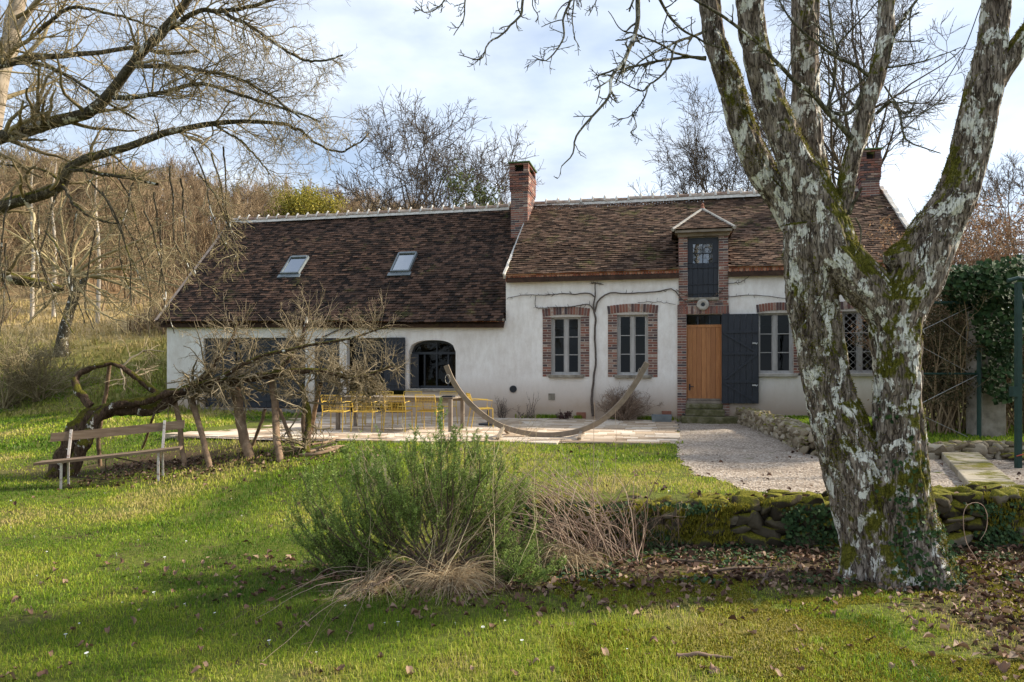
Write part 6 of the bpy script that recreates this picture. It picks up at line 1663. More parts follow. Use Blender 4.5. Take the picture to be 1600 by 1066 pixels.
# ============================================================ bench
M['bench_wood'] = simple('weathered_plank', [(.25, (.10, .065, .04)), (.5, (.20, .14, .095)), (.75, (.32, .25, .18))], 5, .9, .5, .006, stretch=(.5, 6, 6), use_tint=.2)
M['bench_leg'] = simple('chipped_white_paint', [(.35, (.30, .20, .16)), (.45, (.56, .50, .46)), (.7, (.66, .61, .57))], 10, .7, .3, .004)
pl, pr = gp(95, 765), gp(247, 752); pr = pl + (pr - pl); dv = pr - pl; ang = math.atan2(dv[1], dv[0]); LB = math.hypot(dv[0], dv[1])
bench = empty('park_bench', tuple(pl), ang); tag(bench, 'weathered wooden bench with pale metal legs on the lawn', 'bench')
tiltz = (pr[2] - pl[2])
def zt_(x): return tiltz * x / LB + .035 * x
def plank(x0, x1, y0, y1, z0, th, lean=0): 
    mb = MB(); N = 10
    for i in range(N):
        a, b = x0 + (x1-x0)*i/N, x0 + (x1-x0)*(i+1)/N; sg = lambda x: zt_(x) - .008*math.sin(math.pi*(x-x0)/(x1-x0))
        q = lambda x, yy, zz: (x, yy, zz + sg(x))
        if lean: bq = [q(a, y0, z0), q(b, y0, z0), q(b, y0 + .03, z0), q(a, y0 + .03, z0)]; tq = [q(a, y1, z0 + th), q(b, y1, z0 + th), q(b, y1 + .03, z0 + th), q(a, y1 + .03, z0 + th)]
        else: bq = [q(a, y0, z0), q(b, y0, z0), q(b, y1, z0), q(a, y1, z0)]; tq = [q(a, y0, z0 + th), q(b, y0, z0 + th), q(b, y1, z0 + th), q(a, y1, z0 + th)]
        mb.hexa(bq, tq, .4)
    return mb
X0, X1 = -.36, LB + .32
for k, (ya, yb_) in enumerate(((-.03, .13), (.145, .29))): plank(X0, X1 - .02*k, ya, yb_, .405, .038).build('seat', M['bench_wood'], bench)
plank(X0 + .08, X1 - .02, .395, .43, .71, .135, 1).build('backrest', M['bench_wood'], bench)
for x in (0.0, LB):
    z = zt_(x); g = MB(); g.bar((x, .0, -.05), (x, .02, .40 + z), .035, .012, up=(0, 1, 0)); g.bar((x, .33, -.05 + z*.3), (x, .30, .42 + z), .03, .012, up=(0, 1, 0))
    g.bar((x, .30, .42 + z), (x, .44, .87 + z), .038, .014, up=(0, 1, 0)); g.bar((x, -.02, .395 + z), (x, .33, .395 + z), .036, .014); g.build('leg', M['bench_leg'], bench)
for x in (0, LB):
    for zz, yy in ((.75, .386), (.81, .40)): g = MB(); g.tube([(x, yy, zz + zt_(x)), (x, yy - .012, zz + zt_(x))], .011, 8); g.build('bolt', M['iron'], bench)
g = MB(); xm = LB * .5; g.tube([(xm - .1, .15, .39 + zt_(xm)), (.55, .2, .10), (.05, .2, .16)], .010, 6); g.build('brace', M['bark_dark'], bench)
g = MB(); g.tube([(xm, .15, .39 + zt_(xm)), (LB - .02, .2, .16 + zt_(LB))], .010, 6); g.build('brace', M['bark_dark'], bench)

# ============================================================ terrace furniture
M['yellow'] = simple('yellow_powder_coat', [(.3, (.50, .33, .05)), (.7, (.66, .46, .09))], 9, .45, .05, .001)
def wire_chair(label):
    e = empty('wire_chair'); tag(e, label, 'chair', 'yellow wire chairs round the terrace table'); w, d, h, H = .235, .23, .45, .80
    for sx in (-1, 1):
        g = MB(); g.tube([(sx*w, -d, .0), (sx*w*.97, -d*.96, h)], .010, 8); g.build('leg', M['yellow'], e)
        g = MB(); g.tube([(sx*w*1.05, d*1.25, .0), (sx*w, d*.9, h)], .010, 8); g.build('leg', M['yellow'], e)
        g = MB(); g.tube([(sx*w*.97, -d*.8, h), (sx*w*1.12, -d*.9, .64), (sx*w*1.12, d*.4, .66), (sx*w*.98, d*1.18, .64)], .009, 8); g.build('armrest', M['yellow'], e)
    g = MB(); c = [(-w, -d, h), (w, -d, h), (w, d, h - .015), (-w, d, h - .015), (-w, -d, h)]
    for a, b in zip(c[:-1], c[1:]): g.tube([a, b], .009, 8)
    for i in range(1, 13):
        x = -w + 2*w*i/13; g.tube([(x, -d, h), (x, 0, h - .02), (x, d, h - .015)], .0035, 5)
    for i in range(1, 5): y = -d + 2*d*i/5; g.tube([(-w, y, h - .012), (w, y, h - .012)], .0035, 5)
    g.build('seat', M['yellow'], e)
    g = MB(); bt = [(-w, d*.92, h), (-w*.96, d*1.38, H), (w*.96, d*1.38, H), (w, d*.92, h)]
    for a, b in zip(bt[:-1], bt[1:]): g.tube([a, b], .010, 8)
    for i in range(1, 13): x = -w + 2*w*i/13; g.tube([(x, d*.92, h + .0), (x*.97, d*1.38, H)], .0035, 5)
    for i in range(1, 6): t = i/6; y = d*.92 + (d*.46)*t; g.tube([(-w, y, h + (H-h)*t), (w, y, h + (H-h)*t)], .003, 5)
    g.build('backrest', M['yellow'], e); return e
ch0 = wire_chair('yellow wire armchair at the right end of the terrace, turned towards the table')
def place(e, u, v, rz, label=None):
    p = pxp([(u, v)], TZ)[0]
    if e is not ch0 or label:
        c = ch0.copy(); SC.collection.objects.link(c)
        for k in ch0.children:
            q_ = k.copy(); SC.collection.objects.link(q_); q_.parent = c
        c['label'] = label; e = c
    e.location = p; e.rotation_euler = (0, 0, rz); return e
place(ch0, 752, 668, math.pi/2 + .25)
# facing direction is local -y ; front row looks to the house, back row looks to the lawn
fr_ = [(526, 674, 'leftmost near side yellow wire chair, deep in the twigs of the old fruit tree'), (574, 674, 'near side yellow wire chair, second from the left and behind twigs'), (623, 673.5, 'near side yellow wire chair, third from the left with its mesh back clear'), (672, 673, 'near side yellow wire chair closest to the right table leg')]
for i, (u, v, lab) in enumerate(fr_):
    place(None, u, v, math.pi - TH + (.06, -.05, .03, -.04)[i] , lab)
bk_ = [(548, 664, 'far side yellow wire chair at the left end of the table'), (592, 664, 'far side yellow wire chair, second from the left'), (640, 663.5, 'far side yellow wire chair, third from the left'), (694, 663, 'far side yellow wire chair at the right end of the table')]
for i, (u, v, lab) in enumerate(bk_): place(None, u, v, -TH + (.05, -.08, .1, -.06)[i], lab)
tp = pxp([(703, 675)], TZ)[0]; table = empty('dining_table', tuple(tp), -TH); tag(table, 'long grey wooden table set on the terrace among yellow wire chairs', 'table')
TL, TW = 2.75, 1.0
g = MB(); n = 7
for i in range(n): g.box(-TL, .06, i*TW/n + .003, (i+1)*TW/n - .003, .715, .745, (i*.41) % 1)
g.build('tabletop', M['grey_wood'], table, bevel=.003)
g = MB(); g.box(-TL + .08, -.02, .03, .055, .63, .714); g.box(-TL + .08, -.02, TW - .055, TW - .03, .63, .714); g.build('apron', M['grey_wood'], table)
for x in (-TL + .1, .0):
    for y in (.04, TW - .04): g = MB(); g.box(x - .04, x + .04, y - .04 + .0, y + .04, 0, .713); g.build('leg', M['grey_wood'], table, bevel=.004)
g = MB(); g.box(-.22, .02, .10, .34, .747, .757); g.box(-.22, .02, .10, .115, .757, .775); g.box(-.22, .02, .325, .34, .757, .775); g.box(-.22, -.205, .116, .324, .757, .775); g.box(.005, .02, .116, .324, .757, .775)
o = g.build('tray', M['navy']); o.location = table.location; o.rotation_euler = table.rotation_euler; tag(o, 'small dark tray on the right end of the table', 'tray')
p = pxp([(763, 664)], TZ)[0]; e = empty('parasol_base', tuple(p)); tag(e, 'dark round parasol base with a short tube beside the end chair', 'parasol base')
g = MB(); g.tube([(0, 0, 0), (0, 0, .035), (0, 0, .05)], [.24, .24, .10], 24); g.build('plate', M['dark_frame'], e); g = MB(); g.tube([(0, 0, .05), (0, 0, .36)], .028, 12); g.build('tube', M['navy'], e); 
# hammock stand
hs = [(697, 571), (706, 592), (722, 617), (750, 645), (786, 667), (838, 679), (888, 677), (930, 663), (964, 636), (990, 603), (1011, 567)]
DH = 14.15; hb_ = pxp([(850, 688)], TZ)[0]; ham = empty('hammock_stand', tuple(hb_)); tag(ham, 'empty curved wooden hammock stand at the front of the terrace', 'hammock stand')
pts3 = [at(u, v, DH + (850 - u) * .0009) for u, v in hs]; P, _ = path_poly(pts3, [1]*len(pts3), 60)
g = MB(); P = P[0]; T_ = np.gradient(P, axis=0); ring = []
for i in range(60):
    t = Vector(T_[i]).normalized(); s_ = Vector((0, 1, 0)); nrm_ = t.cross(s_).normalized(); c = Vector(P[i]); h_, w_ = .052, .045
    ring += [c - s_*w_ - nrm_*h_, c + s_*w_ - nrm_*h_, c + s_*w_ + nrm_*h_, c - s_*w_ + nrm_*h_]
g.add(ring, [(i*4+k, i*4+(k+1) % 4, (i+1)*4+(k+1) % 4, (i+1)*4+k) for i in range(59) for k in range(4)] + [(3, 2, 1, 0), (236, 237, 238, 239)])
M['larch'] = simple('silvered_larch', [(.3, (.15, .115, .085)), (.6, (.27, .21, .15)), (.8, (.36, .29, .21))], 7, .8, .3, .004, use_tint=.2)
adopt(g.build('arc', M['larch'], bevel=.006), ham)
for u, v in ((786, 667), (908, 671)):
    c = at(u, v, DH); g = MB(); z = TZ + .03
    g.bar((c[0] - .10, c[1] - .62, z), (c[0], c[1] - .02, c[2] - .03), .07, .045); adopt(g.build('foot', M['larch'], bevel=.005), ham)
    g = MB(); g.bar((c[0] + .10, c[1] + .62, z), (c[0], c[1] + .02, c[2] - .03), .07, .045); adopt(g.build('foot', M['larch'], bevel=.005), ham)
for (u, v) in ((703, 590), (1003, 580)):
    c = at(u, v, DH); g = MB(); K = 14; g.tube([(c[0] + .05*math.sin(6.28*i/K) - .04, c[1] - .06, c[2] - .03 + .09*math.cos(6.28*i/K)) for i in range(K + 1)], .006, 6, caps=False); adopt(g.build('rope_loop', M['pale_stone']), ham)
# pots by the door
def trough(u0, u1, vb, h, mat, name, label, off):
    a0, a1 = hp(u0, off=off), hp(u1, off=off); z = TZ; g = MB(); w = .17; t = .02
    b = [(a0+.02, off - w), (a1-.02, off - w), (a1-.02, off + w), (a0+.02, off + w)]; tt = [(a0, off - w - .02), (a1, off - w - .02), (a1, off + w + .02), (a0, off + w + .02)]
    inn = [(x + (t if i in (0, 3) else -t), y + (t if i < 2 else -t)) for i, (x, y) in enumerate(tt)]
    v = [(*p, z) for p in b] + [(*p, z + h) for p in tt] + [(*p, z + h) for p in inn] + [(*p, z + h - .05) for p in inn]
    g.add(v, [(3, 2, 1, 0)] + [(i, (i+1) % 4, 4+(i+1) % 4, 4+i) for i in range(4)] + [(4+i, 4+(i+1) % 4, 8+(i+1) % 4, 8+i) for i in range(4)] + [(8+i, 8+(i+1) % 4, 12+(i+1) % 4, 12+i) for i in range(4)] + [(12, 13, 14, 15)])
    o = g.build(name, mat, bevel=.004); o.location = (0, HZ0, 0); o.rotation_euler = (0, 0, -TH); tag(o, label, 'planter'); return o
trough(1018, 1050, 659, .17, M['zinc'], 'planter_trough', 'low grey metal trough on the terrace by the front door steps', -.62)
trough(1034, 1049, 650, .24, M['terracotta'], 'planter_box', 'small reddish clay box behind the grey trough', -.22)
# plants along the wall foot
def wallp(u, off=-.35): a = hp(u, off=off); p = h2w(a, off, TZ - .02); return p
bush('dry_shrub', wallp(975, -.45), 60, .85, simple('russet_twigs', [(.2, (.14, .09, .06)), (.8, (.34, .25, .18))], 3, .9, 0, use_tint=.6), 'dense leafless shrub against the wall under the second window', ang=(5, 62), k1=8, k2=4, r0=.008, rmin=.004)
bush('bare_sprig', wallp(832, -.2), 8, .75, M['vine'], 'tall thin bare sprig at the wall under the round vent', 'plant', ang=(0, 14), k1=3, k2=0, r0=.007, rmin=.004, kl=.2)
bush('bare_sprig', wallp(784, -.25), 26, .55, M['vine'], 'low bushy bare sprigs at the wall right of the end chair', 'plant', ang=(0, 30), k1=4, k2=0, r0=.006, rmin=.004, kl=.3)
bush('bare_sprig', wallp(818, -.25), 14, .38, M['vine'], 'short bare sprigs spreading at the wall foot below the round vent', 'plant', ang=(5, 60), k1=4, k2=0, r0=.005, rmin=.004, kl=.3)
o, it_ = bush('dark_plant', wallp(880, -.25), 14, .25, M['vine'], 'small dark leaved plant at the wall left of the vine foot', 'plant', ang=(15, 70), k1=4, k2=0, r0=.005, rmin=.003, kl=.4)
V, T, Q, t1, t2 = leaves(np.concatenate([i_[0][:, 2:].reshape(-1, 3) for i_ in it_]), .05, r_, None, 1, .2, .6); lo = raw_mesh('leaves', V, [T, Q], leafy('dark_red_leaf', [(.2, (.05, .025, .02)), (.8, (.12, .06, .05))], .2, .6), tint=[t1, t2]); lo.parent = o
# weeds along wall foot and steps
n = 9000; a = r_.uniform(AM, 6.6, n); off = -np.abs(r_.normal(.05, .07, n)) - .02; k = (fbm(a*2, off*2, s=5) > .45) & ~((a > hp(1070)) & (a < hp(1130))); a, off = a[k], off[k]; c, s_ = math.cos(TH), math.sin(TH)
x = a*c + off*s_; y = HZ0 - a*s_ + off*c; V, Q, T, tv = blades(x, y, np.full(len(x), TZ - .01), r_.uniform(.03, .16, len(x)), r_.uniform(.008, .02, len(x)), r_, .5)
tag(raw_mesh('wall_foot_weeds', V, [Q, T], M['grass'], tint=[tv*.6, tv*.6]), 'weeds growing along the foot of the facade', 'weeds', kind='stuff')

# ============================================================ rosemary bush, dry perennials, grass tufts
r_ = np.random.default_rng(61)
M['needle'] = leafy('rosemary_needle', [(.1, (.070, .115, .024)), (.5, (.19, .28, .055)), (.9, (.42, .52, .14))], .25, .55, 2.5, .6)
M['woody'] = simple('woody_stem', [(.3, (.06, .042, .03)), (.7, (.17, .12, .085))], 14, .95, .3, .005)
RB = gp(690, 900); RD = RB[1]
tips = [(468, 738), (476, 765), (492, 790), (480, 720), (500, 812), (520, 740), (528, 790), (545, 706), (556, 740), (566, 700), (585, 712), (590, 745), (606, 700), (618, 724), (640, 690), (650, 716), (663, 684), (672, 700), (688, 655), (700, 680), (712, 700), (726, 688),
        (738, 712), (752, 700), (768, 716), (785, 712), (800, 745), (812, 768), (838, 800), (470, 850), (464, 800), (482, 842), (470, 780), (486, 872), (496, 895), (510, 868), (842, 870), (866, 880), (830, 905), (800, 930), (850, 905), (560, 860), (610, 780), (676, 760), (740, 770), (790, 790), (640, 800), (700, 780), (530, 830), (690, 720), (745, 745), (598, 735), (815, 770)]
ms = []
for i, (u, v) in enumerate(tips):
    dd = RD + r_.uniform(-.45, .5); b = RB + np.array([r_.normal(0, .10), r_.normal(0, .08), .02]); t = at(u, v, dd); t[2] = max(t[2], .08)
    m = b + (t - b) * .45 + np.array([(t[0] - b[0]) * .22, 0, -.12 * abs(t[0] - b[0])]); m2_ = b + (t - b) * .78 + np.array([(t[0] - b[0]) * .12, 0, -.05]); m[2] = max(m[2], .05)
    P, R = path_poly([b, m, m2_, t], [.011, .008, .005, .002], 22, .012); ms.append((P, R))
P = np.concatenate([m[0] for m in ms]); R = np.concatenate([m[1] for m in ms])
A1 = sprout(P, R, 13, .34, 26, 9, .13, .06, .6, .3, .97, rmin=.0016); A2 = sprout(*A1, 2, .15, 30, 6, .10, .07, .7, .2, .9, rmin=.0014)
rose = empty('rosemary_bush', tuple(RB)); tag(rose, 'sprawling dark green rosemary bush in the middle of the foreground lawn', 'shrub')
adopt(tubes_obj('stems', [(P, R, 6), (*A1, 4), (*A2, 3)], M['woody']), rose)
def needles(P, per, L, r, w=.0028, t0=0.0, spread=1.0):
    N, K, _ = P.shape; t = r.uniform(t0, 1, (N, per)) * (K - 1.001); i = t.astype(int); f = (t - i)[..., None]; n = np.arange(N)[:, None]
    p = (P[n, i] * (1 - f) + P[n, i+1] * f).reshape(-1, 3); tg = norm(P[n, i+1] - P[n, i]).reshape(-1, 3)
    x = norm(np.cross(tg, r.normal(0, 1, tg.shape))); d = norm(tg * r.uniform(.35, 1.0, (len(tg), 1)) + x * spread); s = norm(np.cross(d, r.normal(0, 1, d.shape))) * w
    l = L * r.uniform(.6, 1.25, (len(p), 1)); V = np.stack([p - s*.6, p + s*.6, p + d*l*.55 + s, p + d*l], 1).reshape(-1, 3)
    b = (np.arange(len(p)) * 4)[:, None]; return V, np.concatenate([b + np.array([[0, 1, 2]]), b + np.array([[0, 2, 3]])]), np.tile(r.random(len(p)), 2)
Vs, Fs, Ts, b0 = [], [], [], 0
for PP, per, t0 in ((P, 130, .2), (A1[0], 88, .05), (A2[0], 44, 0)):
    V, Fq_, tv = needles(PP, int(per * .75), .028, r_, w=.0036, t0=t0); Vs.append(V); Fs.append(Fq_ + b0); b0 += len(V); Ts.append(tv)
adopt(raw_mesh('foliage', np.concatenate(Vs), [np.concatenate(Fs)], M['needle'], tint=[np.concatenate(Ts)]), rose); print('needles', b0)

M['straw'] = leafy('dry_straw', [(.1, (.16, .105, .06)), (.5, (.38, .285, .17)), (.9, (.64, .53, .36))], .25, .8, 6, .7)
M['straw_stem'] = simple('straw_stem', [(.2, (.30, .22, .12)), (.8, (.56, .46, .29))], 5, .9, 0, use_tint=.7)
M['stalk'] = simple('dry_stalk', [(.1, (.14, .085, .06)), (.5, (.29, .20, .145)), (.9, (.46, .36, .27))], 5, .9, 0, use_tint=.7)
def ribbon(P, W, r):
    N, K, _ = P.shape; T_ = np.gradient(P, axis=1); s = norm(np.cross(T_, r.normal(0, 1, (N, 1, 3)))) * (W / 2)[..., None]
    V = np.stack([P - s, P + s], 2).reshape(-1, 3); n = np.arange(N)[:, None]*K*2; k = np.arange(K-1)[None]*2
    Fq = np.stack([n+k, n+k+1, n+k+3, n+k+2], -1).reshape(-1, 4); return V, Fq, np.repeat(r.random(N), K-1)
def tuft(name, base, n, L, lab, up=.9, mat=None, droop=.16, spread=.08, w=.006, cat='dry grass', bias=(0, 0)):
    base = np.asarray(base, float); K = 9; az = r_.uniform(0, 6.283, n); d = np.stack([np.cos(az) + bias[0], np.sin(az) + bias[1], np.abs(r_.normal(up, .35, n))], -1); d = norm(d)
    P_ = np.zeros((n, K, 3)); P_[:, 0] = base + r_.normal(0, spread, (n, 3)) * np.array([1, 1, 0]); ln = L * r_.uniform(.5, 1.2, n)
    for k in range(1, K):
        d = norm(d + r_.normal(0, .06, d.shape) + np.array([0, 0, -droop * (1 + k * .25)])); P_[:, k] = P_[:, k-1] + d * (ln/(K-1))[:, None]; P_[:, k, 2] = np.maximum(P_[:, k, 2], gz(P_[:, k, 0], P_[:, k, 1]) + .012)
    W = w * np.linspace(1, .3, K)[None] * r_.uniform(.6, 1.2, (n, 1)); V, Fq_, tv = ribbon(P_, W, r_); o = raw_mesh(name, V, [Fq_], mat or M['straw'], tint=[tv]); tag(o, lab, cat); return o
def g0p(u, v, dz=.02): p = gp(u, v); p[2] += dz; return p
tuft('dry_grass_tuft', g0p(700, 915), 760, .66, 'pale drooping dry grass tuft at the front of the rosemary bush')
tuft('dry_grass_tuft', g0p(585, 920), 460, .52, 'flattened straw coloured tuft at the left foot of the rosemary bush', up=.35, bias=(-.8, -.1))
tuft('dry_grass_tuft', g0p(885, 880), 620, .60, 'pale dry grass tuft spilling over the leaves right of the rosemary bush', bias=(.5, 0))
tuft('dry_grass_tuft', g0p(815, 872), 520, .55, 'half green grass tuft behind the right side of the rosemary bush', droop=.10, mat=leafy('half_green_blade', [(.1, (.10, .15, .04)), (.6, (.22, .25, .08)), (.9, (.50, .42, .26))], .3))
# long dry stalks: leaning sheaf to the right, thin ones through and left of the bush
def stalks(name, rows, lab, r0=.0035, mat=None, k=0, wob=.012, kl=.10):
    Pl = [path_poly([p for p in pts], np.linspace(1, .4, len(pts)), 14, wob) for pts in rows]; P_ = np.concatenate([a[0] for a in Pl]); R_ = np.concatenate([a[1] for a in Pl]) * r0 * r_.uniform(.7, 1.3, (len(Pl), 1)); it = [(P_, R_, 4)]
    if k: it.append((*sprout(P_, R_, k, kl, 40, 4, .05, .12, .7, .4, 1, rmin=.0014), 3))
    o = tubes_obj(name, it, mat or M['stalk']); tag(o, lab, 'dry stems'); return o
rows = []
for i in range(150):
    ub = r_.uniform(850, 1010); p0 = gp(ub, r_.uniform(845, 885)); u, v = r_.normal(838, 62), r_.uniform(715, 830); D = p0[1] + r_.uniform(-.4, .7); t = at(u, v, D); t[2] = max(t[2], gzf(t[0], t[1]) + .1); rows.append([p0, (p0*.45 + t*.55) + np.array([.05, 0, .12 * r_.random()]), t])
for i in range(150):
    ub = r_.uniform(780, 1000); p0 = gp(ub, r_.uniform(830, 880)); t = p0 + np.array([r_.normal(.0, .45), r_.normal(.1, .3), r_.uniform(.15, .55)]); rows.append([p0, (p0 + t)/2 + np.array([0, 0, .08]), t])
stalks('dry_stalks', rows, 'sheaf of leaning reddish dry stalks between the rosemary bush and the rubble wall', .0045, k=2)
rows = []
for i in range(75):
    p0 = RB + np.array([r_.normal(-.1, .35), r_.normal(0, .2), 0]); p0[2] = gzf(p0[0], p0[1]); u, v = r_.uniform(540, 900), r_.uniform(640, 760); t = at(u, v, RD + r_.uniform(-.3, .5)); t[2] = min(t[2], 1.45); rows.append([p0, p0*.4 + t*.6 + np.array([r_.normal(0, .05), 0, -.03]), t])
stalks('dry_stalks', rows, 'thin pale upright seed stalks growing up through the rosemary bush', .0026, M['straw_stem'], k=6, kl=.07)
rows = []
for (u, v) in ((340, 985), (400, 975), (440, 1000), (470, 1040), (430, 945), (410, 1040), (500, 1000), (460, 930), (540, 1010)):
    p0 = gp(r_.uniform(560, 620), r_.uniform(905, 930)); t = gp(u, v) + np.array([0, 0, .03]); rows.append([p0 + np.array([0, 0, .12]), (p0 + t)/2 + np.array([0, 0, .14]), t])
stalks('dry_stalks', rows, 'long pale dry stalks sprawling over the grass left of the rosemary bush', .0032, k=3)
rows = []
for i in range(46):
    p0 = gp(r_.uniform(930, 1060), r_.uniform(800, 862)); p0[1] = min(p0[1], 7.1); p0[2] = 0; t = p0 + np.array([r_.normal(0, .25), r_.uniform(-.15, .1), r_.uniform(.25, .75)]); rows.append([p0, (p0 + t)/2 + r_.normal(0, .05, 3), t])
stalks('dry_stalks', rows, 'loose dark bramble stems in front of the left end of the rubble wall', .003, M['woody'], k=3)
for (u0, v0, u1, v1, lab) in ((925, 800, 928, 628, 'single tall dry stem standing before the hammock stand'), (960, 770, 962, 640, 'second single dry stem just right of the tall one')):
    p0 = gp(u0, v0); t = at(u1, v1, p0[1]); stalks('tall_weed', [[p0, (p0 + t)/2 + np.array([.01, 0, 0]), t]], lab, .003, k=8, kl=.05, wob=.005)
# seedy grey flower heads behind the bush
sm_ = simple('grey_seed', [(.2, (.22, .19, .12)), (.8, (.44, .38, .30))], 4, .9, 0, use_tint=.7)
for cu_, sd_, lab in ((725, 22, 'faded seed heads on the lawn behind the middle of the rosemary bush'), (890, 34, 'faded pinkish seed heads on the upper lawn right of the dry sheaf'), (590, 20, 'faded seed heads behind the left side of the rosemary bush')):
    rows = []
    for i in range(28):
        p0 = gp(r_.normal(cu_, sd_ * .8), r_.uniform(750, 795)); t = p0 + np.array([r_.normal(0, .10), r_.normal(0, .1), r_.uniform(.2, .55)]); rows.append([p0, (p0 + t)/2, t])
    stalks('seed_heads', rows, lab, .002, sm_, k=9, kl=.06)
# hoop bramble by the trunk
P, R = path_poly([gp(1530, 882), at(1508, 840, 6.9), at(1506, 800, 6.95), at(1520, 786, 7), at(1538, 792, 7), at(1542, 820, 6.95), at(1532, 845, 6.9)], [.004]*6 + [.002], 40, .003); tag(tubes_obj('bramble_hoop', [(P, R, 5), (*sprout(P, R, 4, .06, 50, 3, 0, .1, .6), 3)], M['stalk']), 'thin looping bramble shoot beside the right side of the trunk', 'bramble')

# ============================================================ leaf litter, fallen leaves, daisies
M['dead_leaf'] = leafy('dead_leaf', [(.08, (.035, .018, .012)), (.35, (.10, .052, .032)), (.6, (.20, .115, .075)), (.85, (.36, .25, .17)), (1, (.50, .40, .30))], .12, .7, 9, .75)
n = 60000; x = r_.uniform(-7, 7.5, n); y = r_.uniform(3.6, 12.5, n)
k = (r_.random(n) < bare(x, y) * .66 + .0012) & (np.abs(x) < .8*y + .4) & ~((x > .2) & (y > 7.2) & (y < 7.8)); x, y = x[k], y[k]; n = len(x)
Pp = np.stack([x, y, gz(x, y) + r_.uniform(.004, .03, n)], -1); V, T, Q, t1, t2 = leaves(Pp, .062, r_, None, .25, .35, .62)
tag(raw_mesh('leaf_litter', V, [T, Q], M['dead_leaf'], tint=[t1, t2]), 'drift of brown dead leaves on the ground', 'leaf litter', kind='stuff'); print('litter', n)
# leaf debris on the wall and gravel
n = 900; x = r_.uniform(-.3, 9, n); y = np.where(r_.random(n) < .6, r_.uniform(7.3, 7.75, n), r_.uniform(7.8, 12, n)); z = np.where(y < 7.8, np.array([top1((a + .35)/11) for a in x]) + .01, gz(x, y) + .03); k = (x < 2.6) & (y < 7.8) | (r_.random(n) < .35); Pp = np.stack([x, y, z], -1)[k]
V, T, Q, t1, t2 = leaves(Pp, .06, r_, None, .25, .35, .6); tag(raw_mesh('leaf_litter', V, [T, Q], M['dead_leaf'], tint=[t1*.8, t2*.8]), 'scattered dead leaves on the wall top and gravel', 'leaf litter', kind='stuff')
# small dark weeds / ground ivy under the wall
n = 5200; x = r_.uniform(.2, 7, n); y = r_.uniform(6.0, 7.25, n); k = (fbm(x*2.5, y*2.5, s=70, o=3) > .50); x, y = x[k], y[k]; Pp = np.stack([x, y, gz(x, y) + r_.uniform(.01, .05, len(x))], -1)
V, T, Q, t1, t2 = leaves(Pp, .038, r_, None, .3, .1, .9); tag(raw_mesh('ground_ivy', V, [T, Q], M['ivy'], tint=[t1, t2]), 'low dark ground ivy at the foot of the rubble wall', 'ground ivy', kind='stuff')
# yellow moss patches on the ground near the tree
n = 190000; x = r_.uniform(.3, 4.6, n); y = r_.uniform(3.5, 6.9, n); k = (fbm(x*1.7, y*1.7, s=101, o=4) + .10*np.exp(-((x-2.2)/1.2)**2-((y-4.5)/1.0)**2) > .50) & (np.abs(x) < .8*y) & ((x-TRUNK[0])**2 + (y-TRUNK[1])**2 > .2); x, y = x[k], y[k]; n = len(x)
V, Q, T, tv = blades(x, y, gz(x, y), r_.uniform(.010, .024, n), r_.uniform(.004, .009, n), r_, .9)
tag(raw_mesh('moss_patches', V, [Q, T], M['moss_tuft'], tint=[tv, tv]), 'yellow green moss patches on the ground by the forked trunk', 'moss', kind='stuff')
def scatter(name, label, cat, group, protos, pos, r):
    for i, p in enumerate(pos):
        o = protos[i] if i < len(protos) else protos[r.integers(len(protos))].copy()
        if i >= len(protos): SC.collection.objects.link(o)
        o.location = p; o.rotation_euler = (r.normal(0, .14), r.normal(0, .14), r.uniform(0, 6.28)); s = r.uniform(.45, 1.0); o.scale = (s, s, s); tag(o, label, cat, group)
pr_ = []
for i in range(5):
    g = MB(); L = .078; r2 = np.random.default_rng(i); N = 6; V_, F_ = [], []
    for a in range(N + 1):
        t = a / N; w = L * .34 * math.sin(math.pi * min(t * .92 + .06, 1)) ** .7
        for b in range(-2, 3): yy = b / 2 * w; V_.append(((t - .5) * L, yy, .012 + .9 * abs(yy) * (.4 + .6*r2.random()) * (1 if b > 0 else .7) + .02 * math.sin(t * 5 + i) + r2.normal(0, .002)))
    F_ = [(a*5+b, a*5+b+1, (a+1)*5+b+1, (a+1)*5+b) for a in range(N) for b in range(4)]; g.add(V_, F_, r2.random())
    pr_.append(g.build('fallen_leaf', M['dead_leaf'], smooth=True))
pos = []
for i in range(170):
    u, v = r_.uniform(0, 1600), 790 + 276 * r_.random() ** .8
    p = gp(u, v)
    if lawn_ok(np.array([p[0]]), np.array([p[1]]))[0] and p[1] < 7: pos.append(p + np.array([0, 0, .015]))
scatter('fallen_leaf', 'single curled brown dead leaf lying on the foreground grass', 'leaf', 'dead leaves lying singly on the lawn', pr_, pos, r_)
M['daisy'] = simple('daisy_white', [(.3, (.75, .75, .72)), (.7, (.85, .85, .82))], 9, .7, 0)
g = MB(); K = 10
for i in range(K): a = 6.283*i/K; g.add([(0, 0, .021), (.012*math.cos(a-.25), .012*math.sin(a-.25), .024), (.015*math.cos(a), .015*math.sin(a), .023), (.012*math.cos(a+.25), .012*math.sin(a+.25), .024)], [(0, 1, 2, 3)])
g.tube([(0, 0, -.01), (0, 0, .021)], .0015, 4)
dz = g.build('daisy', M['daisy']); pos = []
for i in range(120):
    u = r_.uniform(0, 1100); v = 700 + 340 * r_.random() ** .9; p = gp(u, v)
    if lawn_ok(np.array([p[0]]), np.array([p[1]]))[0] and p[0] < 2.5 and bare(p[0], p[1]) < .3: pos.append(p + np.array([0, 0, .012]))
scatter('daisy', 'tiny white daisy flower in the lawn grass', 'daisy', 'daisies dotted over the lawn', [dz], pos[:50], r_)
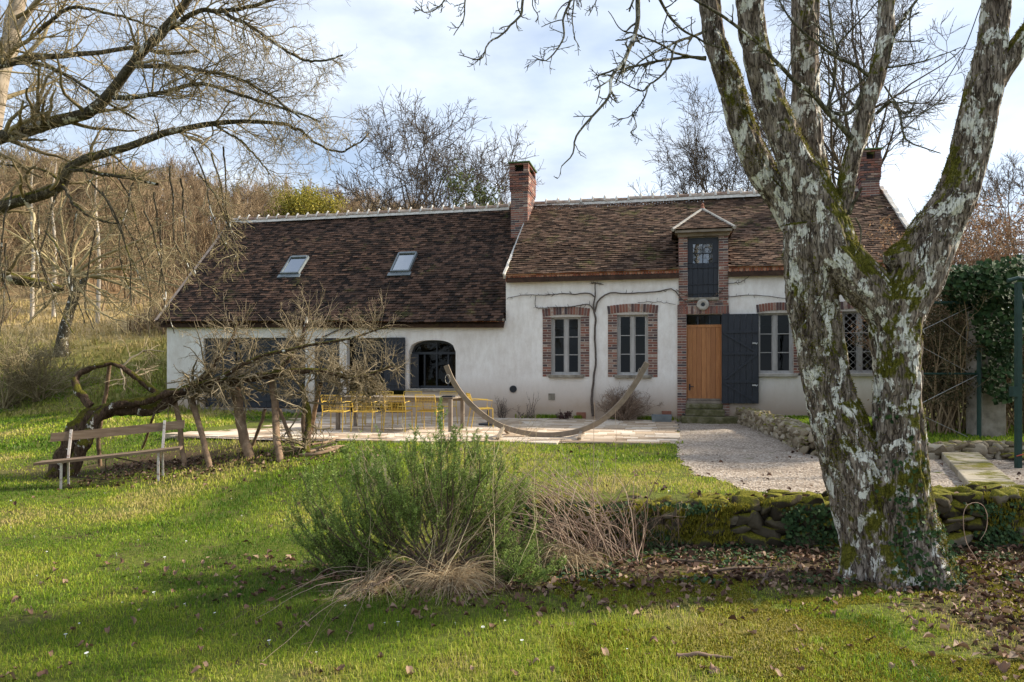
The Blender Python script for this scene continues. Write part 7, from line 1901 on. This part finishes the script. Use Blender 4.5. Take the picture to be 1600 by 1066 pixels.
# twigs on the ground
for i, (u0, v0, u1, v1, w, lab) in enumerate(((1108, 898, 1215, 892, 5, 'thin fallen stick on the grass left of the trunk foot'), (1057, 1032, 1145, 1034, 7, 'pale barkless stick lying at the bottom of the picture'), (1190, 918, 1214, 893, 4, 'short slanting twig beside the thin fallen stick'), (1050, 880, 1135, 888, 4, 'dark twig under the rubble wall'))):
    a, b = gp(u0, v0), gp(u1, v1); a[2] += .025; b[2] += .025; m = (a + b)/2 + np.array([0, .02, .01]); P, R = path_poly([a, m, b], np.array([w, w*.9, w*.5]) / 2 * a[1] / F, 14, .008); tag(tubes_obj('fallen_stick', [(P, R, 7), (*sprout(P, R, 2, .12, 40, 4, 0, .1, .6), 4)], M['stalk'] if i == 1 else M['woody']), lab, 'stick')

# ============================================================ right side: hedge, ivy pillar, green gate frame
r_ = np.random.default_rng(88)
M['green_metal'] = simple('dark_green_paint', [(.3, (.012, .035, .028)), (.7, (.022, .055, .043))], 8, .5, .1, .002)
fD = 12.3
def fpx(u, v, D=fD): return tuple(at(u, v, D))
frame = empty('fence_panel', fpx(1530, 694)); tag(frame, 'dark green metal frame fence with slack wires, right of the trunk', 'fence')
def fpart(name, segs, r, mat=None): 
    g = MB()
    for a, b in segs: g.tube([a, b], r, 6)
    return adopt(g.build(name, mat or M['green_metal']), frame)
fpart('post', [(fpx(1530, 470), fpx(1530, 700))], .038); fpart('rail', [(fpx(1370, 473), fpx(1532, 473))], .026); fpart('rail', [(fpx(1370, 584), fpx(1532, 584))], .02); fpart('post', [(fpx(1392, 472), fpx(1392, 700))], .03)
fpart('wires', [(fpx(1380, 545), fpx(1528, 474)), (fpx(1400, 650), fpx(1528, 586)), (fpx(1400, 520), fpx(1510, 580)), (fpx(1420, 640), fpx(1528, 690)), (fpx(1470, 500), fpx(1528, 545))], .005, M['iron'])
gD = 9.75; gpost = empty('gate_post', tuple(gp(1591, 732))); tag(gpost, 'dark green metal gate post at the right edge with hinge block and top arm', 'post')
g = MB(); g.box(-.035, .035, -.035, .035, -.05, 2.64); g.build('shaft', M['green_metal'], gpost, bevel=.004)
g = MB(); g.box(-.10, -.036, -.045, .045, 1.02, 1.16); g.box(.036, .30, -.04, .04, 1.22, 1.26); g.build('hinge', M['green_metal'], gpost)
g = MB(); g.tube([(-.15, 0, 2.66), (.0, 0, 2.70), (.3, 0, 2.66)], .03, 8); g.tube([(.03, 0, 2.5), (.34, 0, 1.5)], .02, 6); g.build('arm', M['green_metal'], gpost)
g = MB(); g.tube([(-.05, -.04, .18), (.08, -.06, .22), (.2, -.02, .17)], .008, 6); g.build('red_tape', simple('red_tape', [(.3, (.35, .06, .04)), (.7, (.5, .1, .06))], 9, .6, 0), gpost)
pp = gp(1558, 702); pil = MB(); pil.box(-.22, .22, -.22, .22, -.1, 2.9); o = pil.build('pillar', simple('mossy_render', [(.3, (.16, .14, .11)), (.5, (.30, .26, .21)), (.7, (.42, .37, .31))], 5, .95, .5, .02), bevel=.02)
pil_e = empty('gate_pillar', (pp[0], pp[1] + .3, pp[2])); tag(pil_e, 'rendered pillar smothered by a thick cap of green ivy', 'pillar'); o.parent = pil_e
def cloud(cent, rad, n, r, zmin=None):
    p = r.normal(0, 1, (n, 3)); p = norm(p) * r.uniform(.72, 1.05, (n, 1)); return np.asarray(cent) + p * np.asarray(rad)
pts = []
for (u, v, D, rx, ry, rz, n) in ((1545, 445, 12.2, .75, .5, .42, 1500), (1562, 500, 12.0, .42, .42, .7, 1400), (1500, 440, 12.6, .55, .4, .3, 800), (1585, 440, 11.6, .4, .5, .45, 700), (1568, 590, 12.1, .28, .30, .5, 500), (1500, 470, 12.6, .2, .3, .25, 250), (1540, 560, 12.3, .12, .2, .7, 160)): pts.append(cloud(at(u, v, D), (rx*.86, ry*.86, rz*.9), n, r_))
Pp = np.concatenate(pts); V, T, Q, t1, t2 = leaves(Pp, .085, r_, norm(np.array([[.1, -.8, .5]])), 1, .12, .9)
adopt(raw_mesh('ivy', V, [T, Q], M['ivy'], tint=[t1, t2]), pil_e)
# the hedge behind: dry russet crown above, dark inside
M['russet'] = leafy('dry_hornbeam_leaf', [(.1, (.10, .05, .028)), (.5, (.25, .14, .08)), (.85, (.42, .28, .17))], .3, .7, 1.2, .6)
M['dark_hedge'] = leafy('dark_hedge_leaf', [(.1, (.03, .03, .014)), (.5, (.075, .07, .03)), (.85, (.14, .12, .055))], .1, .8, 1.2, .6)
def hedge(name, x0, x1, y0, y1, z0, z1, nst, nl, lmat, lab, lsz=.05, zlo=None):
    e = empty(name, ((x0+x1)/2, (y0+y1)/2, z0)); tag(e, lab, 'hedge'); P_ = []
    b = np.stack([r_.uniform(x0, x1, nst), r_.uniform(y0, y1, nst), np.full(nst, z0)], -1); K = 9; Pn = np.zeros((nst, K, 3)); Pn[:, 0] = b; d = norm(r_.normal(0, .22, (nst, 3)) + np.array([0, 0, 1])); ln = (z1 - z0) * r_.uniform(.7, 1.08, nst)
    for k in range(1, K): d = norm(d + r_.normal(0, .12, d.shape) + np.array([0, 0, .08])); Pn[:, k] = Pn[:, k-1] + d * (ln/(K-1))[:, None]
    R_ = .018 * np.linspace(1, .2, K)[None] * r_.uniform(.6, 1.3, (nst, 1)); a = sprout(Pn, R_, 9, .6, 50, 6, .05, .2, .5, .2, 1, rmin=.004); c = sprout(*a, 4, .25, 50, 4, .04, .2, .6, .2, 1, rmin=.003)
    adopt(tubes_obj('twigs', [(Pn, R_, 5), (*a, 4), (*c, 3)], M['bark_brown']), e)
    k = r_.choice(len(c[0]) * 3, nl); pts = c[0][:, 1:].reshape(-1, 3); pts = pts[r_.integers(0, len(pts), nl)] + r_.normal(0, .05, (nl, 3))
    V, T, Q, t1, t2 = leaves(pts, lsz, r_, None, 1, .3, .55); adopt(raw_mesh('foliage', V, [T, Q], lmat, tint=[t1, t2]), e); return e
hedge('hedge', 8.7, 13, 13.8, 15.8, .4, 5.5, 170, 46000, M['russet'], 'tall russet winter hedge with dry leaves above the ivy covered pillar')
hedge('hedge', 7.7, 9.6, 12.9, 13.9, .4, 3.3, 110, 26000, M['dark_hedge'], 'dark thicket hedge directly behind the green metal fence', .045)
hedge('hedge', 9.4, 12.5, 7.5, 12, .4, 3.9, 70, 9000, M['dark_hedge'], 'shaded hedge beyond the gate post at the right edge', .06)
# rope hanging between limbs
P, R = path_poly([at(1534, 5, 5.9), at(1500, 90, 5.95), at(1444, 175, 6.0)], [.004, .004, .004], 20, .001); tag(tubes_obj('rope', [(P, R, 6)], M['dark_frame']), 'thin dark line strung slanting from the right limb across the sky', 'rope')
# pencil of dead ivy leaves hanging: one dry leaf on a twig
